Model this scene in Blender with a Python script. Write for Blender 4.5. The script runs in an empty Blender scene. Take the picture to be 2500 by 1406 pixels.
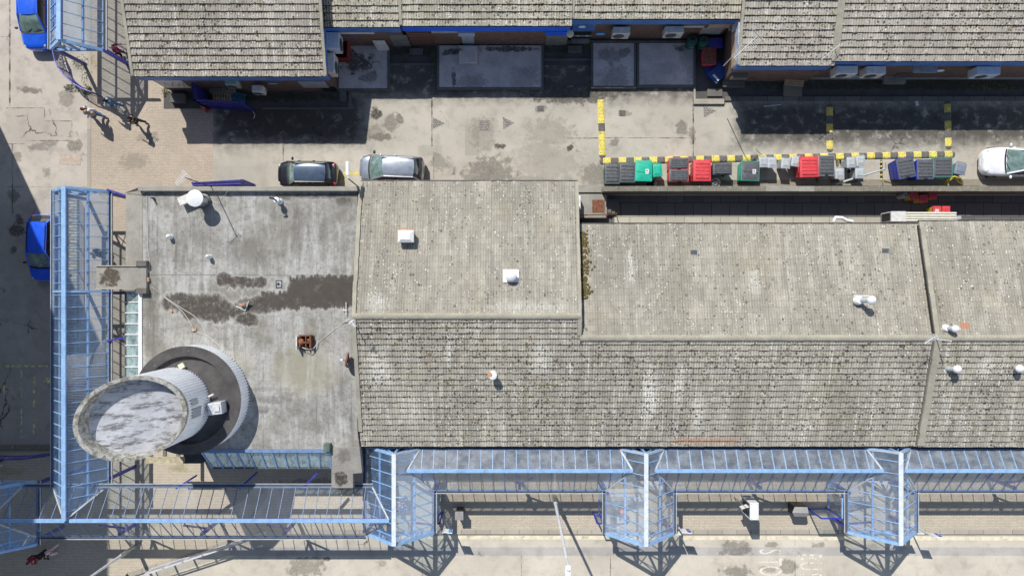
import bpy, bmesh, math, random
import numpy as np
from mathutils import Vector, Matrix, Euler
random.seed(7); rng = np.random.default_rng(7)
SC = bpy.context.scene; COL = SC.collection
R = math.radians
# ---- survey frame: a drone hovers CH metres above the ground looking straight down; photo pixels were surveyed with a height z into metres
CH, F, CX, CY = 43.3, 1666.67, 1250.0, 703.0
def W(px, py, z=0.0):
    k = (CH - z) / F
    return Vector(((px - CX) * k, (CY - py) * k, z))
def X(px, z=0.0): return (px - CX) * (CH - z) / F
def Y(py, z=0.0): return (CY - py) * (CH - z) / F
SUN, SKY = 5.0, .098
SUN_DX, SUN_DY = 0.39, -0.83          # shadow of a 1 m post

# ------------------------------------------------------------------ mesh builder
class MB:
    def __init__(s): s.v = []; s.f = []; s.mi = []; s.m = 0
    def add(s, vs, fs):
        o = len(s.v); s.v.extend([tuple(v) for v in vs])
        for f in fs: s.f.append(tuple(i + o for i in f)); s.mi.append(s.m)
        return s
    def poly(s, pts): return s.add(pts, [tuple(range(len(pts)))])
    def box8(s, b, t): return s.add(list(b) + list(t), [(3,2,1,0),(4,5,6,7),(0,1,5,4),(1,2,6,5),(2,3,7,6),(3,0,4,7)])
    def box(s, x0, x1, y0, y1, z0, z1): return s.box8([(x0,y0,z0),(x1,y0,z0),(x1,y1,z0),(x0,y1,z0)], [(x0,y0,z1),(x1,y0,z1),(x1,y1,z1),(x0,y1,z1)])
    def tbox(s, x0, x1, y0, y1, z0, z1, ix, iy):
        return s.box8([(x0+ix,y0+iy,z0),(x1-ix,y0+iy,z0),(x1-ix,y1-iy,z0),(x0+ix,y1-iy,z0)], [(x0,y0,z1),(x1,y0,z1),(x1,y1,z1),(x0,y1,z1)])
    def rbox(s, c, sx, sy, sz, rz=0.0):
        ca, sa = math.cos(rz), math.sin(rz); q = []
        for dz in (0, sz):
            for dx, dy in ((-1,-1),(1,-1),(1,1),(-1,1)):
                a, b = dx*sx/2, dy*sy/2; q.append((c[0]+a*ca-b*sa, c[1]+a*sa+b*ca, c[2]+dz))
        return s.box8(q[:4], q[4:])
    def prism(s, p2, z0, z1):
        n = len(p2); area = sum(p2[i][0]*p2[(i+1)%n][1]-p2[(i+1)%n][0]*p2[i][1] for i in range(n))
        if area < 0: p2 = p2[::-1]
        vs = [(p[0],p[1],z0) for p in p2] + [(p[0],p[1],z1) for p in p2]
        return s.add(vs, [tuple(range(n-1,-1,-1)), tuple(range(n,2*n))] + [(i,(i+1)%n,n+(i+1)%n,n+i) for i in range(n)])
    def beam(s, p0, p1, w, h, up=(0,0,1), top=False):
        p0, p1 = Vector(p0), Vector(p1); d = (p1-p0).normalized(); u = Vector(up)
        if abs(d.dot(u)) > .99: u = Vector((0,1,0))
        r = d.cross(u).normalized()*w/2; u = r.cross(d).normalized()
        a, b = (u*0 - u*h, u*0) if top else (-u*h/2, u*h/2)
        return s.box8([p0-r+a, p0+r+a, p1+r+a, p1-r+a], [p0-r+b, p0+r+b, p1+r+b, p1-r+b])
    def tube(s, p0, p1, r0, r1=None, n=10, cap=True):
        r1 = r0 if r1 is None else r1; p0, p1 = Vector(p0), Vector(p1); d = (p1-p0).normalized()
        u = d.cross(Vector((0,0,1)) if abs(d.z) < .95 else Vector((1,0,0))).normalized(); w = d.cross(u)
        vs = []
        for p, r in ((p0,r0),(p1,r1)):
            for i in range(n):
                a = 2*math.pi*i/n; vs.append(p+u*(r*math.cos(a))+w*(r*math.sin(a)))
        fs = [(i,(i+1)%n,n+(i+1)%n,n+i) for i in range(n)]
        if cap: fs += [tuple(range(n-1,-1,-1)), tuple(range(n,2*n))]
        return s.add(vs, fs)
    def path(s, pts, r, n=8):
        pts = [Vector(p) for p in pts]; vs = []; fs = []
        for k, p in enumerate(pts):
            d = (pts[min(k+1,len(pts)-1)]-pts[max(k-1,0)]).normalized()
            u = d.cross(Vector((0,0,1)) if abs(d.z) < .95 else Vector((1,0,0))).normalized(); w = d.cross(u)
            for i in range(n):
                a = 2*math.pi*i/n; vs.append(p+u*(r*math.cos(a))+w*(r*math.sin(a)))
        for k in range(len(pts)-1):
            for i in range(n): fs.append((k*n+i, k*n+(i+1)%n, (k+1)*n+(i+1)%n, (k+1)*n+i))
        fs += [tuple(range(n-1,-1,-1)), tuple(range((len(pts)-1)*n, len(pts)*n))]
        return s.add(vs, fs)
    def lathe(s, prof, c, n=24, cap=True):
        vs = []; fs = []; m = len(prof)
        for r, z in prof:
            for i in range(n):
                a = 2*math.pi*i/n; vs.append((c[0]+r*math.cos(a), c[1]+r*math.sin(a), c[2]+z))
        for k in range(m-1):
            for i in range(n): fs.append((k*n+i, k*n+(i+1)%n, (k+1)*n+(i+1)%n, (k+1)*n+i))
        if cap: fs += [tuple(range(n-1,-1,-1)), tuple(range((m-1)*n, m*n))]
        return s.add(vs, fs)
    def ell(s, c, rx, ry, rz, n=12, m=8):
        vs = [(c[0],c[1],c[2]-rz)]; fs = []
        for j in range(1, m):
            t = math.pi*j/m
            for i in range(n):
                a = 2*math.pi*i/n; vs.append((c[0]+rx*math.sin(t)*math.cos(a), c[1]+ry*math.sin(t)*math.sin(a), c[2]-rz*math.cos(t)))
        vs.append((c[0],c[1],c[2]+rz)); L = len(vs)-1
        for i in range(n):
            fs.append((0, 1+(i+1)%n, 1+i)); fs.append((L, 1+(m-2)*n+i, 1+(m-2)*n+(i+1)%n))
        for j in range(m-2):
            for i in range(n): fs.append((1+j*n+i, 1+j*n+(i+1)%n, 1+(j+1)*n+(i+1)%n, 1+(j+1)*n+i))
        return s.add(vs, fs)
    def grid(s, fn, nu, nv):
        vs = [fn(i/nu, j/nv) for j in range(nv+1) for i in range(nu+1)]
        return s.add(vs, [(j*(nu+1)+i, j*(nu+1)+i+1, (j+1)*(nu+1)+i+1, (j+1)*(nu+1)+i) for j in range(nv) for i in range(nu)])
    def build(s, name, mat, parent=None, smooth=None, bevel=0, recalc=True):
        me = bpy.data.meshes.new(name); o = bpy.data.objects.new(name, me); COL.objects.link(o)
        vs = np.array(s.v, dtype=float)
        if parent is not None:
            o.parent = parent; off = np.array(wloc(parent))
        else:
            off = np.array([(vs[:,0].min()+vs[:,0].max())/2, (vs[:,1].min()+vs[:,1].max())/2, vs[:,2].min()]); o.location = off
        me.from_pydata((vs-off).tolist(), [], s.f)
        mats = mat if isinstance(mat, (list, tuple)) else [mat]
        for m in mats: me.materials.append(m)
        if len(mats) > 1: me.polygons.foreach_set('material_index', s.mi)
        if bevel or recalc:
            b = bmesh.new(); b.from_mesh(me)
            if recalc: bmesh.ops.recalc_face_normals(b, faces=b.faces)
            if bevel: bmesh.ops.bevel(b, geom=list(b.edges), offset=bevel, segments=2, profile=.6, affect='EDGES', clamp_overlap=True)
            b.to_mesh(me); b.free()
        if smooth is not None:
            me.shade_smooth(); me.set_sharp_from_angle(angle=R(smooth))
        me.update(); return o
def wloc(o):
    v = Vector((0,0,0))
    while o is not None: v += Vector(o.location); o = o.parent
    return v
def tag(o, label=None, cat=None, group=None, kind=None):
    if label: o['label'] = label
    if cat: o['category'] = cat
    if group: o['group'] = group
    if kind: o['kind'] = kind
    return o
def thing(name, label, cat, loc=(0,0,0), group=None):
    o = bpy.data.objects.new(name, None); COL.objects.link(o); o.location = loc; o.empty_display_size = .2
    return tag(o, label, cat, group)
def copy_tree(o, parent=None, label=None):
    c = o.copy(); COL.objects.link(c)
    if parent is not None: c.parent = parent
    if label: c['label'] = label
    for ch in list(o.children): copy_tree(ch, c)
    return c
def place(o, loc, rz=0.0): o.location = loc; o.rotation_euler = (0,0,rz); return o
def struct(name, mb, mat, **k):
    o = mb.build(name, mat, **k); o['kind'] = 'structure'; return o

# ------------------------------------------------------------------ node helper
class NT:
    def __init__(s, name, rough=.8, metal=0.0, spec=.5):
        s.mat = bpy.data.materials.new(name); s.mat.use_nodes = True; s.t = s.mat.node_tree
        s.b = s.t.nodes['Principled BSDF']; s.b.inputs['Roughness'].default_value = rough
        s.b.inputs['Metallic'].default_value = metal; s.b.inputs['Specular IOR Level'].default_value = spec
        s.out = s.t.nodes['Material Output']; s._p = None
    def n(s, t, **k):
        x = s.t.nodes.new(t)
        for a, b in k.items(): setattr(x, a, b)
        return x
    def put(s, sock, v):
        if hasattr(v, 'is_linked') or isinstance(v, bpy.types.NodeSocket): s.t.links.new(v, sock)
        else:
            if isinstance(v, (tuple, list)) and len(v) == 3 and sock.type == 'RGBA': v = (*v, 1)
            sock.default_value = v
    def m(s, op, a, b=0.0, c=0.0, clamp=False):
        x = s.n('ShaderNodeMath', operation=op, use_clamp=clamp)
        for i, v in enumerate((a,b,c)): s.put(x.inputs[i], v)
        return x.outputs[0]
    def vm(s, op, a, b=(0,0,0)):
        x = s.n('ShaderNodeVectorMath', operation=op); s.put(x.inputs[0], a); s.put(x.inputs[1], b)
        return x.outputs['Value'] if op in ('LENGTH','DISTANCE') else x.outputs[0]
    def pos(s):
        if s._p is None: s._p = s.n('ShaderNodeNewGeometry').outputs['Position']
        return s._p
    def obj(s): return s.n('ShaderNodeTexCoord').outputs['Object']
    def xyz(s, v=None):
        x = s.n('ShaderNodeSeparateXYZ'); s.put(x.inputs[0], v or s.pos()); return x.outputs
    def sc(s, v, k): return s.vm('MULTIPLY', v, k)
    def noise(s, v, scale, detail=3, rough=.55, dist=0.0):
        x = s.n('ShaderNodeTexNoise'); s.put(x.inputs['Vector'], v)
        for a, b in (('Scale',scale),('Detail',detail),('Roughness',rough),('Distortion',dist)): x.inputs[a].default_value = b
        return x.outputs['Fac']
    def voro(s, v, scale, feature='F1'):
        x = s.n('ShaderNodeTexVoronoi', feature=feature); s.put(x.inputs['Vector'], v); x.inputs['Scale'].default_value = scale
        return x.outputs
    def ss(s, x, lo, hi, a=0.0, b=1.0):
        q = s.n('ShaderNodeMapRange', interpolation_type='SMOOTHSTEP'); q.clamp = True
        for i, v in enumerate((x,lo,hi,a,b)): s.put(q.inputs[i], v)
        return q.outputs[0]
    def mix(s, f, a, b, mode='MIX'):
        x = s.n('ShaderNodeMix', data_type='RGBA', blend_type=mode); s.put(x.inputs[0], f); s.put(x.inputs[6], a); s.put(x.inputs[7], b)
        return x.outputs[2]
    def attr(s, name): return s.n('ShaderNodeAttribute', attribute_name=name).outputs['Fac']
    def color(s, c): s.put(s.b.inputs['Base Color'], c); return s
    def bump(s, h, strength=.3, dist=.02):
        x = s.n('ShaderNodeBump'); x.inputs['Strength'].default_value = strength; x.inputs['Distance'].default_value = dist
        s.put(x.inputs['Height'], h); s.t.links.new(x.outputs[0], s.b.inputs['Normal'])
    # blots laid on a surface where the photo shows wet or worn patches: (px, py, rx, ry) in survey pixels at height z
    def blots(s, lst, z=0.0, soft=.35, wob=1.5, nscale=2.4, nv=(1,1,1)):
        p = s.pos(); nz = s.m('MULTIPLY', s.m('SUBTRACT', s.noise(s.sc(p, nv), nscale, 6, .7), .5), wob*2); acc = None
        for (px, py, rx, ry, a) in lst:
            c = W(px, py, z); k = (CH-z)/F
            d = s.vm('LENGTH', s.vm('MULTIPLY', s.vm('SUBTRACT', p, (c.x,c.y,0)), (1/(rx*k), 1/(ry*k), 0)))
            v = s.ss(s.m('ADD', d, nz), 1-soft, 1+soft*.3, a, 0.0)
            acc = v if acc is None else s.m('MAXIMUM', acc, v)
        return acc
    def rects(s, lst, z=0.0, soft=.03, wob=.04, nv=(1,1,1)):
        p = s.xyz(); nz = s.m('MULTIPLY', s.m('SUBTRACT', s.noise(s.sc(s.pos(), nv), 2.0, 4), .5), wob*2); acc = None
        for (x0, y0, x1, y1, a) in lst:
            p0, p1 = W(x0,y1,z), W(x1,y0,z)
            dx = s.m('SUBTRACT', s.m('ABSOLUTE', s.m('SUBTRACT', p[0], (p0.x+p1.x)/2)), (p1.x-p0.x)/2)
            dy = s.m('SUBTRACT', s.m('ABSOLUTE', s.m('SUBTRACT', p[1], (p0.y+p1.y)/2)), (p1.y-p0.y)/2)
            v = s.ss(s.m('ADD', s.m('MAXIMUM', dx, dy), nz), -soft, soft, a, 0.0)
            acc = v if acc is None else s.m('MAXIMUM', acc, v)
        return acc

_M = {}
def simple(name, col, rough=.6, metal=0.0, var=.18, scale=6.0, spec=.5, coat=0.0, dirt=0.0):
    if name in _M: return _M[name]
    t = NT(name, rough, metal, spec); p = t.pos()
    n = t.noise(p, scale, 4, .6)
    c = t.mix(t.ss(n, .3, .7), tuple(x*(1-var) for x in col), tuple(min(1,x*(1+var)) for x in col))
    if dirt: c = t.mix(t.ss(t.noise(p, 2.2, 6, .7), .5, .75, 0, dirt), c, (.09,.08,.06))
    t.color(c)
    if coat: t.b.inputs['Coat Weight'].default_value = coat; t.b.inputs['Coat Roughness'].default_value = .06
    t.put(t.b.inputs['Roughness'], t.ss(t.noise(p, scale*2, 3), .2, .8, max(.02,rough-.08), min(1,rough+.1)))
    _M[name] = t.mat; return t.mat

# ---- roof tiles: concrete interlocking, lichen white, moss dark, streaks down the slope
def tile_mat(name, base, lichen, moss, green=.2, streak=.5, seams=False, orange=None, eave=None, grad=None, heavy=None, big_dots=.9, pale=None):
    t = NT(name, .92, 0, .25); p = t.pos(); x = t.xyz()
    rnd = t.attr('rnd')
    big = t.noise(p, .35, 4, .6); mid = t.noise(t.sc(p,(2.2,.6,.6)), 1.0, 5, .65); stk = t.noise(t.sc(p,(5.5,.28,.28)), 1.0, 4, .6)
    fine = t.noise(p, 22, 4, .7)
    c = t.mix(t.ss(mid, .3, .7), tuple(b*.80 for b in base), tuple(b*1.18 for b in base))
    c = t.mix(t.ss(rnd, 0, 1, 0, .38), c, tuple(b*.62 for b in base))
    c = t.mix(t.ss(stk, .45, .75, 0, streak), c, tuple(b*.55 for b in base))
    c = t.mix(t.ss(big, .5, .75, 0, green), c, (.30,.28,.15))
    c = t.mix(t.ss(t.noise(t.sc(p,(.7,.3,.3)), .5, 5, .65), .42, .66, 0, .42), c, tuple(b*.52 for b in base))
    c = t.mix(t.ss(fine, .35, .8, 0, .38), c, (.11,.105,.09))
    # lichen and moss grow as small separate rosettes; their density drifts over the slope
    wob = t.m('MULTIPLY', t.m('SUBTRACT', t.noise(p, 17, 3, .7), .5), .30)
    def dots(off, scl, rad, lo, hi, col, op, map_):
        v = t.n('ShaderNodeTexVoronoi'); t.put(v.inputs['Vector'], t.vm('ADD', t.sc(p,(1.15,1,.3)), off)); v.inputs['Scale'].default_value = scl
        q = t.n('ShaderNodeSeparateColor'); t.put(q.inputs[0], v.outputs['Color'])
        sel = t.ss(t.m('SUBTRACT', t.ss(map_, .40, .62, lo, hi), q.outputs[0]), -.02, .02)
        r_ = t.m('MULTIPLY', t.m('ADD', .45, t.m('MULTIPLY', q.outputs[1], .75)), rad)
        return t.m('MULTIPLY', sel, t.ss(t.m('SUBTRACT', r_, t.m('ADD', v.outputs['Distance'], wob)), -.02, .06, 0, op))
    mapl = t.noise(t.sc(p,(1.0,.35,.35)), .8, 4, .65); mapm = t.noise(t.sc(p,(.9,.4,.4)), .55, 4, .65)
    if heavy: mapm = t.m('ADD', mapm, t.m('MULTIPLY', t.blots(heavy, 4.0, .9, .8, 1.0), .30))
    if grad: mapm = t.m('ADD', mapm, t.ss(x[0], grad[0], grad[1], 0, .22))
    if eave is not None: mapl = t.m('ADD', mapl, t.ss(x[1], eave[0], eave[1], eave[2], 0.0))
    lstk = t.m('MULTIPLY', t.ss(t.noise(t.sc(p,(3.2,.20,.20)), .9, 5, .75), .53, .68), t.ss(t.noise(t.sc(p,(1.5,1,1)), 9, 4, .8), .40, .58, 0, .95*lichen))
    if pale: lstk = t.m('MAXIMUM', lstk, t.m('MULTIPLY', t.m('MULTIPLY', t.blots(pale, 4.4, .7, .9, 1.6, (2.5,.4,1)), .85), t.ss(t.noise(t.sc(p,(2,.6,1)), 7, 4, .8), .36, .56)))
    c = t.mix(lstk, c, (.66,.65,.59))
    c = t.mix(dots((0,0,0), 9.0, .34, .05, .35*lichen+.08, None, .85, mapl), c, (.70,.69,.64))
    c = t.mix(dots((7,2,0), 5.6, .24, .01, .18*lichen, None, .85, mapl), c, (.74,.73,.69))
    c = t.mix(dots((3.1,7.7,0), 5.2, .40, .02+.2*moss, .10+.75*moss, None, big_dots, mapm), c, t.mix(t.ss(t.noise(p, .8, 4), .46, .62), (.062,.056,.045), (.15,.125,.045)))
    c = t.mix(dots((9.3,1.2,0), 9.5, .42, .05, .12+.55*moss, None, .85, mapm), c, (.085,.078,.062))
    if seams:
        fx = t.m('ABSOLUTE', t.m('SUBTRACT', t.m('FRACT', t.m('DIVIDE', x[0], 1.2)), .5))
        c = t.mix(t.m('MULTIPLY', t.ss(fx, .478, .494, 0, .45), t.ss(t.noise(p, .9, 2), .35, .6)), c, (.13,.12,.10))
    c = t.mix(t.m('MULTIPLY', t.attr('lap'), .22 if seams else .9), c, (.06,.055,.045) if seams else (.025,.022,.016))  # lap shadow and trapped dirt painted dark, fainter on the sunny slope
    if orange:
        c = t.mix(t.rects(orange, 4.0, .02, .02), c, (.42,.22,.14))
    t.color(c); t.bump(fine, .5, .010)
    return t.mat

def roof_tiles(name, mat, parent, x0, x1, ye, ze, yr, zr, gauge=.345, wave=.15, amp=.017, step=.070, rag=.010):
    """one pitched slope of interlocking tiles: eave at ye/ze, ridge at yr/zr"""
    L = math.hypot(yr-ye, zr-ze); n = max(1, round(L/gauge)); nx = max(2, int((x1-x0)/wave*5))
    xs = np.linspace(x0, x1, nx+1); ph = 2*np.pi*xs/wave
    wz = amp*(np.cos(ph) + .35*np.cos(2*ph))
    ny_, nz_ = -(zr-ze)/L*np.sign(yr-ye), abs(yr-ye)/L          # unit normal (y,z)
    tile = np.floor(xs/.30).astype(int); tid = tile - tile.min()
    V = []; 
    for k in range(n):
        jit = rng.normal(0, rag, tid.max()+2)[tid]; slip = rng.normal(0, .006, tid.max()+2)[tid]
        for s_, h in ((k*L/n, step), ((k+1)*L/n-.038, step*.1), ((k+1)*L/n, .0)):
            hh = h + wz + (jit if h == step else jit*.3); ss_ = s_ + (slip if h == step else 0)
            if k == n-1 and not h: ss_ = np.full_like(xs, L)
            V.append(np.stack([xs, ye+(yr-ye)*ss_/L+ny_*hh, ze+(zr-ze)*ss_/L+nz_*hh], 1))
    # apron at the eave
    V.insert(0, np.stack([xs, np.full_like(xs, ye), ze+wz*.3-.02], 1))
    rows = len(V); lapf = []; V = np.concatenate(V); w = nx+1
    i = np.arange(nx); Fs = []; rn = []
    for r in range(rows-1):
        a = r*w+i; q = np.stack([a, a+1, a+1+w, a+w], 1)
        if yr < ye: q = q[:, ::-1]
        Fs.append(q); lapf.append(np.full(nx, 0.0 if r % 3 == 1 else 1.0)); rr = np.random.RandomState((r+1)//3*7+int(abs(x0)*10)).rand(tid.max()+2); rn.append(rr[tid[:-1]])
    Fs = np.concatenate(Fs); rn = np.concatenate(rn)
    me = bpy.data.meshes.new(name); off = np.array(wloc(parent)); me.vertices.add(len(V)); me.vertices.foreach_set('co', (V-off).ravel())
    me.loops.add(Fs.size); me.loops.foreach_set('vertex_index', Fs.ravel()); me.polygons.add(len(Fs))
    me.polygons.foreach_set('loop_start', np.arange(0, Fs.size, 4)); me.polygons.foreach_set('loop_total', np.full(len(Fs), 4))
    me.update(); me.validate()
    at = me.attributes.new('rnd', 'FLOAT', 'FACE'); at.data.foreach_set('value', rn.astype(np.float32))
    at = me.attributes.new('lap', 'FLOAT', 'FACE'); at.data.foreach_set('value', np.concatenate(lapf).astype(np.float32))
    me.materials.append(mat); me.shade_smooth(); me.set_sharp_from_angle(angle=R(40))
    o = bpy.data.objects.new(name, me); COL.objects.link(o); o.parent = parent; return o
# ------------------------------------------------------------------ ground materials
def asphalt(name, base, crack=.5, blots=None, rects=None, dark=.5, joints=None, patch=None, damp_shade=None):
    t = NT(name, .9, 0, .3); p = t.pos(); x = t.xyz()
    big = t.noise(p, .22, 5, .6); mid = t.noise(p, 1.1, 6, .65); fine = t.noise(p, 14, 4, .8); gr = t.noise(p, 60, 2, .8)
    c = t.mix(t.ss(big, .3, .7), tuple(b*.86 for b in base), tuple(b*1.12 for b in base))
    c = t.mix(t.ss(mid, .46, .72, 0, .55), c, tuple(b*.58 for b in base))
    c = t.mix(t.ss(fine, .3, .75, .22, 0), c, tuple(b*.45 for b in base))
    c = t.mix(t.ss(gr, .62, .8, 0, .3), c, tuple(min(1,b*1.35) for b in base))
    spk = t.voro(p, 1.3)
    c = t.mix(t.ss(spk['Distance'], .018, .034, .75, 0), c, (.70,.68,.62))       # chewing gum spots
    if patch: c = t.mix(t.rects(patch, 0, .03, .03), c, tuple(b*.70 for b in base))
    if damp_shade: c = t.mix(t.m('MULTIPLY', t.rects(damp_shade, 0, .8, .6), t.ss(t.noise(p, 1.4, 5, .7), .25, .5)), c, (.055,.05,.045))  # shade and damp painted as one dark tone inside cast shadows
    if blots:
        bl = t.m('MULTIPLY', t.blots(blots), t.ss(t.noise(p, 7, 4, .7), .2, .6, .45, 1))
        c = t.mix(bl, c, (.065,.058,.048))
    wn = t.n('ShaderNodeTexNoise'); t.put(wn.inputs['Vector'], p); wn.inputs['Scale'].default_value = 1.6; wn.inputs['Detail'].default_value = 4
    cr = t.voro(t.vm('ADD', t.sc(p, (1,1,0)), t.sc(t.vm('SUBTRACT', wn.outputs['Color'], (.5,.5,.5)), (1.1,1.1,0))), .5, 'DISTANCE_TO_EDGE')
    cm = t.m('MULTIPLY', t.ss(cr['Distance'], .006, .022, 1, 0), t.ss(t.noise(p, .35, 4, .6), .66-.2*crack, .8-.2*crack, 0, .85))
    c = t.mix(cm, c, (.045,.04,.033))
    if joints: c = t.mix(t.m('MULTIPLY', t.rects(joints, 0, .015, .07), t.ss(t.noise(p, 1.6, 4), .35, .6, .25, 1)), c, (.05,.045,.04))
    t.color(c); t.bump(t.m('ADD', fine, t.m('MULTIPLY', cm, -1)), .35, .01)
    return t.mat
def pavers(name, base, w=.2, h=.1, moss=None, var=.22, mortar=(.13,.105,.085), rough=.9, rot=0.0, dirty=None, mw=.012):
    t = NT(name, rough, 0, .3); p = t.pos()
    br = t.n('ShaderNodeTexBrick'); br.offset = .5
    v = p
    if rot:
        mp = t.n('ShaderNodeMapping'); mp.inputs['Rotation'].default_value = (0,0,rot); t.put(mp.inputs['Vector'], p); v = mp.outputs[0]
    t.put(br.inputs['Vector'], v); br.inputs['Scale'].default_value = 1.0; br.inputs['Brick Width'].default_value = w; br.inputs['Row Height'].default_value = h
    br.inputs['Mortar Size'].default_value = mw; br.inputs['Mortar Smooth'].default_value = .3; br.inputs['Bias'].default_value = 0
    t.put(br.inputs['Color1'], tuple(b*(1-var) for b in base)); t.put(br.inputs['Color2'], tuple(b*(1+var) for b in base)); t.put(br.inputs['Mortar'], mortar)
    big = t.noise(p, .4, 5, .6); fine = t.noise(p, 9, 4, .7)
    c = t.mix(t.ss(big, .35, .7, 0, .35), br.outputs['Color'], tuple(b*.65 for b in base))
    c = t.mix(t.ss(fine, .55, .8, 0, .3), c, (.10,.09,.075))
    spk = t.voro(p, 1.7); c = t.mix(t.ss(spk['Distance'], .02, .035, .6, 0), c, (.62,.58,.52))
    if moss: c = t.mix(t.m('MULTIPLY', t.blots(moss), t.ss(t.noise(p, 6, 4, .7), .35, .6, .25, .95)), c, (.20,.20,.05))
    if dirty: c = t.mix(t.blots(dirty), c, (.10,.09,.08))
    t.color(c); t.bump(br.outputs['Fac'], -.4, .01)
    return t.mat

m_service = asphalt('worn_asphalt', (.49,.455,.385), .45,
    blots=[(917,280,16,17,1),(955,300,22,24,.55),(975,290,12,16,.7),(930,335,30,12,.7),(915,325,34,20,.4),(1200,418,62,40,.6),(1155,428,30,22,.45),(1220,358,15,8,.95),
           (1392,361,9,8,1),(1340,325,60,40,.28),(1665,312,16,18,.6),(1500,346,13,13,.6),(1523,277,17,9,.5),(1320,266,14,12,.5),(1010,420,26,30,.5),(1070,395,26,22,.45),(1180,330,34,46,.30),
           (700,300,120,40,.75),(800,320,70,30,.6),(1400,235,120,20,.8),(640,275,90,20,.7),(1330,395,90,60,.22),(1450,430,40,30,.5),(1690,330,8,30,.5),(2085,305,14,10,.7),(2330,290,14,16,.8),(1330,210,40,20,.5),(1110,225,60,12,.4),(1290,440,60,14,.4)],
    patch=[(1135,305,1170,380,.8),(1150,288,1215,322,.35),(1020,355,1080,380,.5),(520,405,700,455,.35),(1750,355,1840,370,.4),(1460,395,2330,452,.35)],
    joints=[(1053,240,1056,358,.9),(1691,235,1694,385,.9),(1385,336,1470,339,.8),(1470,336,1690,338,.6),(2430,300,2433,345,.5),(690,350,693,395,.8),(1058,380,1060,440,.6),(1180,310,1182,370,.5)],
    damp_shade=[(520,225,890,352,.9),(830,110,1780,240,.85),(1330,180,1460,240,.9),(1800,250,2600,355,.9)])  # areas where the shop shadows fall, shade painted over damp asphalt
m_west = asphalt('cracked_asphalt', (.50,.455,.395), .65,
    blots=[(40,560,22,20,.85),(45,540,14,14,.8),(30,480,16,18,.6),(70,220,30,10,.7),(40,380,12,14,.5),(90,360,30,10,.5),(120,350,20,10,.5),(160,240,20,25,.5),(110,420,12,14,.5),(180,355,22,14,.6),(30,610,8,8,.8)],
    patch=[(12,262,105,350,.35),(105,295,172,340,.3),(60,330,175,345,.3)],
    joints=[(19,-60,23,260,.9),(12,262,105,264,.8),(12,350,60,352,.8),(26,350,29,520,.7),(105,264,107,296,.6),(107,294,172,296,.7),(172,296,174,340,.6),(0,88,22,90,.5),(60,342,175,344,.7),(0,455,213,457,.4)],
    damp_shade=[(-200,480,140,1090,.15)])  # slight painted shade where the tall block's shadow lies
m_bus = asphalt('bus_lane_concrete', (.58,.53,.44), .25,
    blots=[(1800,1395,40,16,.6),(1790,1335,26,14,.6),(1815,1330,18,10,.5),(1885,1330,16,9,.55),(2000,1334,16,10,.5),(1925,1385,24,20,.55),(1880,1390,24,9,.4),(745,1385,50,24,.55),(930,1375,14,9,.4),(2130,1335,20,8,.3),(795,1365,9,7,.8)],
    joints=[(1490,1350,1492,1420,.8),(1942,1306,1944,1420,.7),(1272,1346,1274,1420,.5),(1030,1350,1032,1420,.4)])
m_gravel = asphalt('exposed_aggregate_strip', (.45,.43,.40), .3, blots=[(1800,1345,40,18,.6),(1680,1338,18,10,.4)])
m_ground = asphalt('far_ground', (.25,.235,.2), .4)
m_brick = pavers('tan_block_paving', (.48,.405,.325), var=.09, mortar=(.32,.265,.205), moss=[(185,180,38,60,.95),(200,150,36,24,.8),(420,232,12,12,.8),(255,475,14,5,.7)], dirty=[(360,335,30,12,.35),(330,395,40,20,.3)])
m_brick2 = pavers('grey_tan_block_paving', (.54,.475,.375), var=.09, mortar=(.30,.26,.20), moss=[(440,1142,24,10,.6),(30,1150,30,10,.5)], dirty=[(800,1180,120,14,.5)])
m_cobble = pavers('cobble_strip', (.46,.42,.32), w=.55, h=.19, var=.25, mortar=(.17,.15,.11), mw=.03)
m_kerb = pavers('kerb_stone', (.40,.36,.30), w=.92, h=5.0, var=.12, mortar=(.06,.055,.05), mw=.014)
m_kerb_d = pavers('damp_kerb_stone', (.17,.16,.145), w=.98, h=5.0, var=.2, mortar=(.03,.03,.028), mw=.02)
m_slab_sun = pavers('sunlit_yard_slab', (.44,.41,.34), w=1.15, h=.9, var=.1, mortar=(.16,.15,.12), mw=.02)  # lit copy of the passage slabs, sunlight put into the colour
m_slab = pavers('shaded_yard_slab', (.14,.135,.135), w=1.15, h=.9, var=.12, mortar=(.03,.03,.03), mw=.02)  # shaded copy of the slabs, the wall's shadow put into the colour
def conc(name, base, blots=None, col=(.05,.048,.04), z=0.0, lich=.2, rough=.9, streak=0, fine=.35):
    t = NT(name, rough, 0, .3); p = t.pos()
    c = t.mix(t.ss(t.noise(p, .9, 5, .65), .3, .7), tuple(b*.8 for b in base), tuple(b*1.15 for b in base))
    c = t.mix(t.ss(t.noise(p, 13, 4, .75), .35, .75, fine, 0), c, tuple(b*.5 for b in base))
    c = t.mix(t.ss(t.noise(p, 3.2, 5, .75), .58, .7, 0, lich), c, (.58,.56,.5))
    v = t.voro(p, 2.4); c = t.mix(t.ss(v['Distance'], .03, .06, .7, 0), c, (.05,.045,.04))
    if streak: c = t.mix(t.ss(t.noise(t.sc(p,(4,.4,.4)),1,4), .5, .75, 0, streak), c, tuple(b*.45 for b in base))
    if blots: c = t.mix(t.m('MULTIPLY', t.blots(blots, z), t.ss(t.noise(p, 5, 4, .7), .25, .6, .4, 1)), c, col)
    t.color(c); t.bump(t.noise(p, 13, 4, .75), .3, .01); return t.mat
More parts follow.
